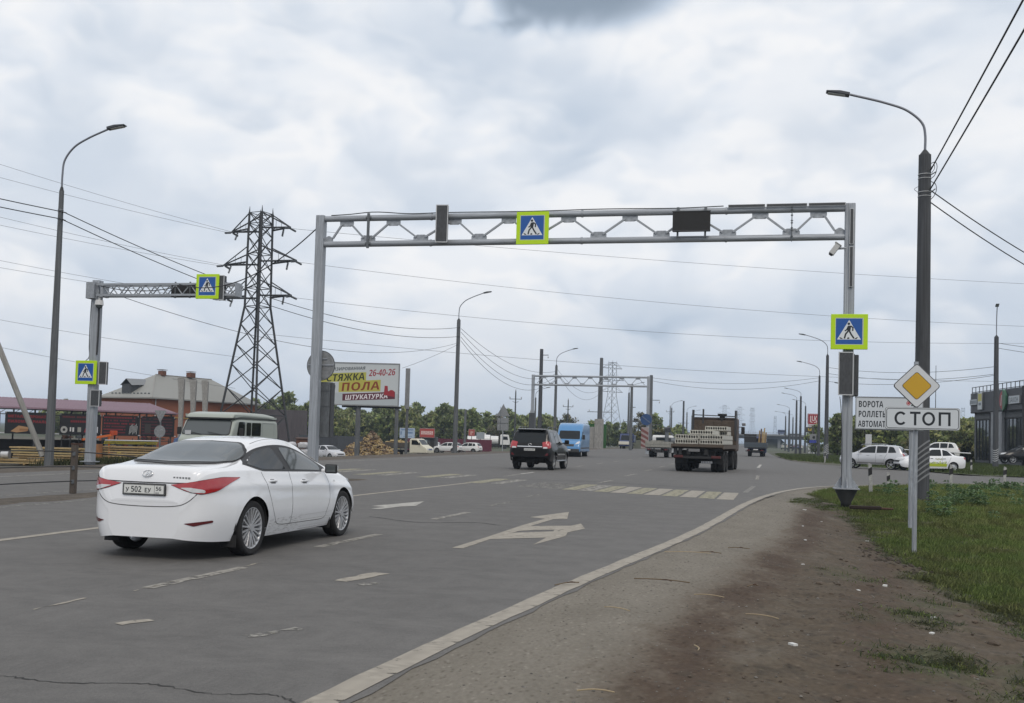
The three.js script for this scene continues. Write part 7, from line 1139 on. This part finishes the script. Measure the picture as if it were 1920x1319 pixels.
// ---------------------------------------------------------------- trees and woods
function crownGeo(seed, o) {                                   // many leaf clusters through an uneven volume, each leaf a small bent face
  const r = rng(seed), { w = 3, h = 6, base = 1.2, n = 70, per = 26, leaf = .4, col = [.39, .52, .19], spread = .85 } = o, p = [], nn = [], c = [], uv = [];
  const cl = []; for (let i = 0; i < n; i++) { const a = r() * 2 * PI, q = sqrt(r()), y = pow(r(), .85), prof = (o.prof ?? ((t) => sin(PI * min(1, t * .86 + .12))))(y); cl.push([cos(a) * q * w * prof, base + y * (h - base), sin(a) * q * w * prof, (.55 + .65 * r()) * spread]); }
  for (const [cx, cy, cz, s] of cl) { const tone = .75 + .5 * r(); for (let k = 0; k < per; k++) {
    const d = V(r() - .5, r() - .5, r() - .5).normalize().multiplyScalar(s * pow(r(), .45)), P0 = V(cx, cy, cz).add(d.multiply(V(1.15, .8, 1.15))), u = V(r() - .5, r() - .5, r() - .5).normalize(), v = u.clone().cross(V(r() - .5, r() - .5, r() - .5)).normalize(), l = leaf * (.6 + .7 * r());
    u.multiplyScalar(l); v.multiplyScalar(l * .55); const A = P0.clone().sub(u), B = P0.clone().add(v), C2 = P0.clone().add(u), D = P0.clone().sub(v), G = u.clone().cross(v).normalize(), Q = V(P0.x, (P0.y - base - (h - base) * .3) * 1.1, P0.z).normalize().multiplyScalar(.9).add(V((r() - .5) * .9, .35 + (r() - .5) * .9, (r() - .5) * .9)).normalize(), N = Q, fl = G.dot(Q) < 0, kk = tone * (.8 + .4 * r()), yl = r() * .25;
    for (const q of fl ? [A, C2, B, A, D, C2] : [A, B, C2, A, C2, D]) { p.push(q.x, q.y, q.z); nn.push(N.x, N.y, N.z); c.push(col[0] * kk * (1 + yl), col[1] * kk, col[2] * kk); uv.push(0, 0); } } }
  const g = new THREE.BufferGeometry(); g.setAttribute('position', new THREE.Float32BufferAttribute(p, 3)); g.setAttribute('normal', new THREE.Float32BufferAttribute(nn, 3)); g.setAttribute('color', new THREE.Float32BufferAttribute(c, 3)); g.setAttribute('uv', new THREE.Float32BufferAttribute(uv, 2)); return g;
}
const leafMat = phy({ vertexColors: true, roughness: 1, transmission: .62, thickness: 0, specularIntensity: .2, side: THREE.DoubleSide }), barkMat = std({ color: lin(.08, .065, .05), roughness: 1, map: streak });
function trunkGeo(seed, h, r0) { const r = rng(seed), g = [bar([0, -.3, 0], [.1, h * .5, .05], r0, 7, r0 * .7), bar([.1, h * .5, .05], [0, h * .92, 0], r0 * .7, 6, r0 * .25)]; for (let i = 0; i < 8; i++) { const a = r() * 2 * PI, y = h * (.25 + .5 * r()), l = h * (.18 + .22 * r()); g.push(bar([.08, y, .03], [cos(a) * l, y + l * (.5 + .5 * r()), sin(a) * l], r0 * .4, 5, r0 * .12)); } return geo(g); }
const protos = [[101, { w: 3.0, h: 8.2, base: .8, n: 66 }], [102, { w: 3.6, h: 7.4, base: .6, n: 72, col: [.44, .54, .2] }], [103, { w: 2.6, h: 9.2, base: 1.0, n: 66, col: [.36, .48, .18] }], [104, { w: 2.5, h: 7.8, base: 1.6, n: 30, per: 26, leaf: .3, col: [.27, .28, .17], spread: 1.0 }]].map(([s, o]) => [crownGeo(s, o), trunkGeo(s, o.h, .17)]);
{
  const tr = (k, label, x, z, s, y = -1.2, sy = 1, turn = 0, group) => { const t = thing('tree', label, 'tree', [x, y, z], turn, group); const a = new THREE.Mesh(protos[k][0], leafMat); a.name = 'crown'; const b = new THREE.Mesh(protos[k][1], barkMat); b.name = 'trunk'; for (const m of [a, b]) { m.castShadow = m.receiveShadow = true; t.add(m); } t.scale.set(s, s * sy, s); return t; };
  tr(2, 'tall green tree sticking up right behind the large pylon', -97.5, -208, 1.16); tr(0, 'rounded tree directly right of the pylon legs', -93.5, -210, 1.05); tr(3, 'thin pale tree between the pylon legs', -104, -204, 1.05); tr(1, 'broad tree just left of the large gantry post', -88.6, -212, .98);
  tr(1, 'bushy tree above the small red roof sign', -73.5, -217, 1.14); tr(0, 'bushy tree left of the middle street lamp', -78.5, -220, 1.1); tr(2, 'darker pointed tree right of the middle street lamp', -66.2, -221, 1.02); tr(0, 'dark tree behind the grey sign backs', -61, -226, 1.03); tr(3, 'thin pale half bare tree right of the dark trees, above the tank truck', -55.5, -229, .95);
  tr(1, 'low tree at the right end of the left wood', -50, -232, .8); tr(3, 'sparse tree left of the blue van roof', -43, -246, 1.05); tr(1, 'pale bushy tree above the blue van', -36.5, -244, .9); tr(3, 'sparse round tree left of the striped plate', -23.4, -228, .98, -.4); tr(0, 'dark round tree behind the striped plate', -20.6, -230, .92, -.4);
  tr(2, 'dark tree just right of the second receding lamp, left of the right gantry post', 11.9, -152, .66, -.2); tr(1, 'broad dark tree behind the right gantry post and the white board', 15.6, -154, .86, -.2); tr(0, 'dark tree behind the middle of the white board', 19.6, -157, .78, -.2); tr(1, 'green bushy tree under the stop plate', 24.6, -160, .78, -.2); tr(1, 'green hedge like tree left of the dark grey shop', 30.6, -163, .8, -.2); tr(0, 'small tree behind the lamp row at the left end of the dark trees', 11.0, -186, .62, -.2);
  const bush = crownGeo(201, { w: 2.4, h: 2.6, base: .1, n: 40, per: 46, leaf: .22, col: [.24, .25, .09], prof: (t) => 1 - .55 * t });
  const bs = (label, x, y, z, s, sy = 1, c) => { const t = thing('bush', label, 'bush', [x, y, z], x); const a = new THREE.Mesh(bush, c ?? leafMat); a.name = 'foliage'; a.castShadow = a.receiveShadow = true; const b = new THREE.Mesh(trunkGeo(9, 1.2, .05), barkMat); b.name = 'stem'; t.add(a, b); t.scale.set(s, s * sy, s); return t; };
  bs('olive green bush left of the pale dropside truck', -17.4, 0, -206, 1.3, 1.0); bs('olive bush behind the small blue truck', -20.8, 0, -208, 1.2, .9); bs('small dark conifer bush at the left end of the dark grey shop', 21.3, .1, -112.6, .3, 2.4, std({ vertexColors: true, color: lin(.3, .35, .33), roughness: .9 })); bs('low shrub row left of the dark grey shop', 23.5, .1, -128, 1.15, .55); bs('low shrub under the stop plate, right of the white car roof', 18.2, .2, -122, 1.0, .7);
  // the wood itself reads as one mass
  const r = rng(61), place2 = []; for (let i = 0; i < 170; i++) { const t = r(), x = lerp(-125, -47, t) + (r() - .5) * 4, z = lerp(-212, -238, t) - r() * 26; place2.push([x, -1.3, z, .74 + .3 * r(), (r() * 3) | 0]); } for (let i = 0; i < 46; i++) { const t = r(), x = lerp(13, 46, t), z = -160 - r() * 40 - t * 20; place2.push([x, -.3, z, .5 + .25 * r(), (r() * 3) | 0]); } for (let i = 0; i < 26; i++) place2.push([lerp(-47, -14, r()), -.8, -250 - r() * 40, .5 + .25 * r(), (r() * 3) | 0]); for (let i = 0; i < 40; i++) place2.push([lerp(-160, -100, r()), -1.3, -205 - r() * 40, .8 + .25 * r(), (r() * 3) | 0]);
  for (let k = 0; k < 3; k++) { const L = place2.filter((q) => q[4] === k), m = new THREE.InstancedMesh(protos[k][0], leafMat, L.length), d = new THREE.Object3D(); L.forEach(([x, y, z, s], i) => { d.position.set(x, y, z); d.rotation.y = i * 1.7; d.scale.set(s, s * (.9 + .2 * ((i * 7) % 5) / 5), s); d.updateMatrix(); m.setMatrixAt(i, d.matrix); const c = .8 + .45 * ((i * 13) % 10) / 10; m.setColorAt(i, lin(c, c, c)); }); m.name = numbered('woodland'); m.castShadow = m.receiveShadow = true; m.userData = { kind: 'stuff', label: 'dense spring green woodland behind the parked cars and fences', category: 'woodland' }; scene.add(m); }
}
// ---------------------------------------------------------------- grass, weeds, clods, grit, litter
function inst(name, label, cat, g, m, list) {
  const im = new THREE.InstancedMesh(g, m, list.length), d = new THREE.Object3D(); list.forEach(([x, y, z, ry, s, sy, c], i) => { d.position.set(x, y, z); d.rotation.set(0, ry, 0); d.scale.set(s, sy ?? s, s); d.updateMatrix(); im.setMatrixAt(i, d.matrix); if (c) im.setColorAt(i, lin(...c)); });
  im.name = numbered(name); im.castShadow = im.receiveShadow = true; tag(im, label, cat, null, 'stuff'); scene.add(im); return im;
}
{
  const blade = (seed, n, h, w, lean, sp) => { const r = rng(seed), p = [], nn = [], ix = []; for (let i = 0; i < n; i++) { const a = r() * 6.28, l = lean * (.4 + r()), H = h * (.55 + .6 * r()), bx = (r() - .5) * sp, bz = (r() - .5) * sp, dx = cos(a), dz = sin(a), k = p.length / 3; [[0, 1], [.5, .8], [1, .05]].forEach(([t, ww]) => { const ox = dx * l * t * t * H, oz = dz * l * t * t * H; p.push(bx + ox - dz * w * ww, H * t, bz + oz + dx * w * ww, bx + ox + dz * w * ww, H * t, bz + oz - dx * w * ww); for (let q = 0; q < 2; q++) nn.push(dx * .5, .8, dz * .5); }); ix.push(k, k + 1, k + 2, k + 1, k + 3, k + 2, k + 2, k + 3, k + 4, k + 3, k + 5, k + 4); } const g = new THREE.BufferGeometry(); g.setAttribute('position', new THREE.Float32BufferAttribute(p, 3)); g.setAttribute('normal', new THREE.Float32BufferAttribute(nn, 3)); g.setIndex(ix); return g; };
  const r = rng(91), gm = phy({ color: lin(1, 1, 1), roughness: 1, transmission: .4, thickness: 0, specularIntensity: .3, side: THREE.DoubleSide }), L = [[], [], []];
  for (let i = 0; i < 340000 && L[0].length + L[1].length + L[2].length < 110000; i++) {
    const z = -5 - 41 * pow(r(), 1.05), x = -1 + 19 * r(); const e = x - edgeX(z); if (e < .9) continue; { const a = atan2(x, -z); if (a > .5 || (a > .275 && r() > .55)) continue; }
    const k = grassAmount(x, z); if (r() > pow(k, 1.5) * (.12 + 1.0 * sst(-.3, .25, fbm2(x * 1.3 + 5, z * 1.1, 3)))) continue;
    const patch = fbm2(x * .5 + 20, z * .4, 3), dry = clamp01(.25 + patch * .9 + .2 * (r() - .5)), kind = patch > .25 ? 2 : r() > .6 ? 1 : 0, tone = .8 + .45 * r();
    const c = [lerp(.24, .36, dry) * tone, lerp(.33, .33, dry) * tone, lerp(.09, .15, dry) * tone]; L[kind].push([x, vergeH(x, z) - .01, z, r() * 6.3, .8 + .5 * r(), (.5 + .45 * r() + .35 * sst(3, 7, x)) * (k > .9 ? .85 : .42), c]);
  }
  inst('grass', 'fresh green grass of the right verge', 'grass', blade(1, 10, .12, .005, .7, .18), gm, L[0]); inst('grass', 'longer grass blades of the right verge', 'grass', blade(2, 9, .17, .005, .55, .2), gm, L[1]); inst('grass', 'short dry grass of the right verge', 'grass', blade(3, 12, .085, .0045, 1.0, .2), gm, L[2]);
  const W = []; for (let i = 0; i < 1500; i++) { const x = 4.2 + 11 * r(), z = -26 - 20 * r(); if (fbm2(x * .45 + 3, z * .35, 3) < .27 || grassAmount(x, z) < .9 || atan2(x, -z) > .27) continue; const t = .8 + .5 * r(); W.push([x, vergeH(x, z), z, r() * 6, .5 + .6 * r(), .4 + .7 * r(), [.11 * t, .18 * t, .075 * t]]); }
  const weed = (() => { const q = rng(5), p = [], nn = [], ix = []; for (let i = 0; i < 26; i++) { const a = q() * 6.28, y = .05 + .3 * q(), l = .1 + .1 * q(), rr = .03 + .09 * q(), dx = cos(a), dz = sin(a), k = p.length / 3, up = .06 * q(); p.push(dx * rr, y, dz * rr, dx * (rr + l * .5) - dz * .045, y + up + .02, dz * (rr + l * .5) + dx * .045, dx * (rr + l), y + up - .02, dz * (rr + l), dx * (rr + l * .5) + dz * .045, y + up + .02, dz * (rr + l * .5) - dx * .045); for (let m = 0; m < 4; m++) nn.push(dx * .3, .9, dz * .3); ix.push(k, k + 1, k + 2, k, k + 2, k + 3); } const g = new THREE.BufferGeometry(); g.setAttribute('position', new THREE.Float32BufferAttribute(p, 3)); g.setAttribute('normal', new THREE.Float32BufferAttribute(nn, 3)); g.setIndex(ix); return g; })();
  inst('weeds', 'broad leaved weeds in clumps behind the sign posts', 'weeds', weed, gm, W);
  // island, far verges
  const I = []; for (let i = 0; i < 30000; i++) { const z = -66 - 90 * r(), x = 3.6 + 34 * r(); const lim = z > -80 ? 13.2 + (-66 - z) * 1.2 * 0 + (z + 66) * -.25 : 5.2; if (z > -79 && x < lerp(9.8, 13.7, (z + 79) / 14)) continue; if (z < -79 && x < lerp(3.2, 9, sst(-110, -79, z)) + 1.5 * fbm2(x, z * .3, 2)) continue; if (r() > .35 + .8 * fbm2(x * .2, z * .1, 3) + .35) continue; const t = .8 + .5 * r(); I.push([x, -.02, z, r() * 6, 1.4 + r(), 1.1 + .5 * r(), [.11 * t, .15 * t, .045 * t]]); }
  inst('grass', 'grass of the island beyond the side road', 'grass', blade(4, 8, .2, .008, .6, .3), gm, I);
  const F = []; for (let i = 0; i < 14000; i++) { const z = -34 - 170 * r(), x = -24.2 - 9 * r() * r(); if (n2(x * .2, z * .06) < .05 || (x > -27.5 && z < -40)) continue; const t = .8 + .5 * r(); F.push([x, terrain(x, z) - .04, z, r() * 6, 1.5 + r(), 1.0 + .6 * r(), [.07 * t, .08 * t, .03 * t]]); }
  inst('grass', 'thin grass of the far left verge', 'grass', blade(6, 8, .2, .009, .6, .35), gm, F);
  const rock = new THREE.IcosahedronGeometry(1, 1); { const P = rock.attributes.position; for (let i = 0; i < P.count; i++) { const q = 1 + .28 * n3(P.getX(i) * 1.3, P.getY(i) * 1.3, P.getZ(i) * 1.3); P.setXYZ(i, P.getX(i) * q, P.getY(i) * q * .62, P.getZ(i) * q); } rock.computeVertexNormals(); }
  const C = [], S = []; for (let i = 0; i < 5200; i++) { const z = -4.6 - 30 * pow(r(), 1.4), x = edgeX(z) + .2 + 4.6 * r(), e = x - edgeX(z), s = sst(1.2, 2.8, e); if (grassAmount(x, z) > .6) continue; const big = pow(r(), 7); if (r() < s * .8 && r() < .1 + sst(.05, .4, fbm2(x * 2, z * 1.4, 3))) { const t = .7 + .6 * r(); C.push([x, vergeH(x, z), z, r() * 6, .008 + .04 * big + .006 * r(), null, [.085 * t, .066 * t, .05 * t]]); } else { const t = .45 + .8 * r(); S.push([x, vergeH(x, z), z, r() * 6, .003 + .010 * big + .0025 * r(), null, [.15 * t, .14 * t, .125 * t]]); } }
  inst('soil_clods', 'clods of dry soil on the right verge', 'soil', rock, std({ roughness: 1 }), C); inst('gravel', 'scattered grit on the shoulder', 'gravel', rock, std({ roughness: 1 }), S);
  const K = []; for (let i = 0; i < 420; i++) { const x = 1.7 + 1.3 * r(), z = -19.6 + 6 * r(), q = hypot((x - 2.4) / .7, (z + 17.4) / 2.4); if (q > 1) continue; const t = .5 + .5 * r(); K.push([x, vergeH(x, z), z, r() * 6, .02 + .05 * r() * (1 - q), null, [.06 * t, .047 * t, .036 * t]]); }
  inst('soil_clods', 'dug up soil clods round the foot of the stop sign post', 'soil', rock, std({ roughness: 1 }), K);
  const scrap = new THREE.BoxGeometry(.05, .012, .03), T = []; for (const [x, z] of [[.9, -17.6], [1.0, -20.5], [1.75, -10.8], [1.6, -13.2], [1.2, -12.2], [2.05, -19.5], [1.5, -23], [.7, -14.2], [2.1, -8.5], [1.55, -9.6], [.35, -8.4], [1.3, -26]]) T.push([x, vergeH(x, z) + .01, z, r() * 6, .6 + r(), null, [.6, .6, .58]]);
  inst('litter', 'small white scraps of litter on the soil', 'litter', scrap, std({ roughness: .8 }), T);
  // dry stalks and twigs lying on the shoulder
  const tw = [[-1.8, -10.54, 1.0, .35, 0, 'short dark twig lying across the white edge line'], [-.79, -14.16, .2, .62, 1, 'long straw stalk near the top of the shoulder'], [-.89, -11.21, -.1, .6, 0, 'dark bent twig in the middle of the shoulder'], [-.36, -10.3, -.25, .3, 1, 'pale straw right of the dark bent twig'], [-1.11, -9.17, -.5, .28, 1, 'thin pale straw left of the wheel rut'], [-.35, -7.68, -1.35, .2, 1, 'upright looking pale stalk low on the shoulder'], [-.86, -6.15, .15, .22, 1, 'straw stalk near the bottom edge of the photo'], [.13, -9.28, -.5, .32, 1, 'straw beside the brown rut'], [-.13, -15.08, 0, .3, 0, 'thin brown straw high on the shoulder'], [-.5, -14.3, -.05, .3, 0, 'brown straw right of the long stalk'], [.05, -11.2, .8, .16, 0, 'tiny straw in the brown rut']];
  for (const [x, z, a, l, pale, label] of tw) { const q = thing('dry_stalk', label, 'stalk', [x, max(.004, vergeH(x, z)) + .012, z], a); obj('stem', tube([[-l / 2, 0, 0], [-l * .15, .012, l * .03], [l * .2, .008, -.01], [l / 2, .002, l * .04]], pale ? .0045 : .006, 6), std({ color: pale ? lin(.34, .27, .17) : lin(.13, .095, .06), roughness: .9 }), q); if (!pale) obj('side_shoot', tube([[0, .01, 0], [l * .12, .02, l * .1], [l * .2, .012, l * .16]], .005, 5), M.rust, q); }
  const lg = thing('old_log', 'dark rotten piece of wood in the grass behind the right gantry base', 'log', [2.75, .02, -26.6], .1); obj('wood', rbox(.75, .09, .14, .03), std({ color: lin(.035, .025, .02), roughness: 1, map: streak }), lg); obj('splinter', rbox(.3, .05, .08, .02, .5, -.01, .02), M.rust, lg);
}

renderer.render(scene, camera);
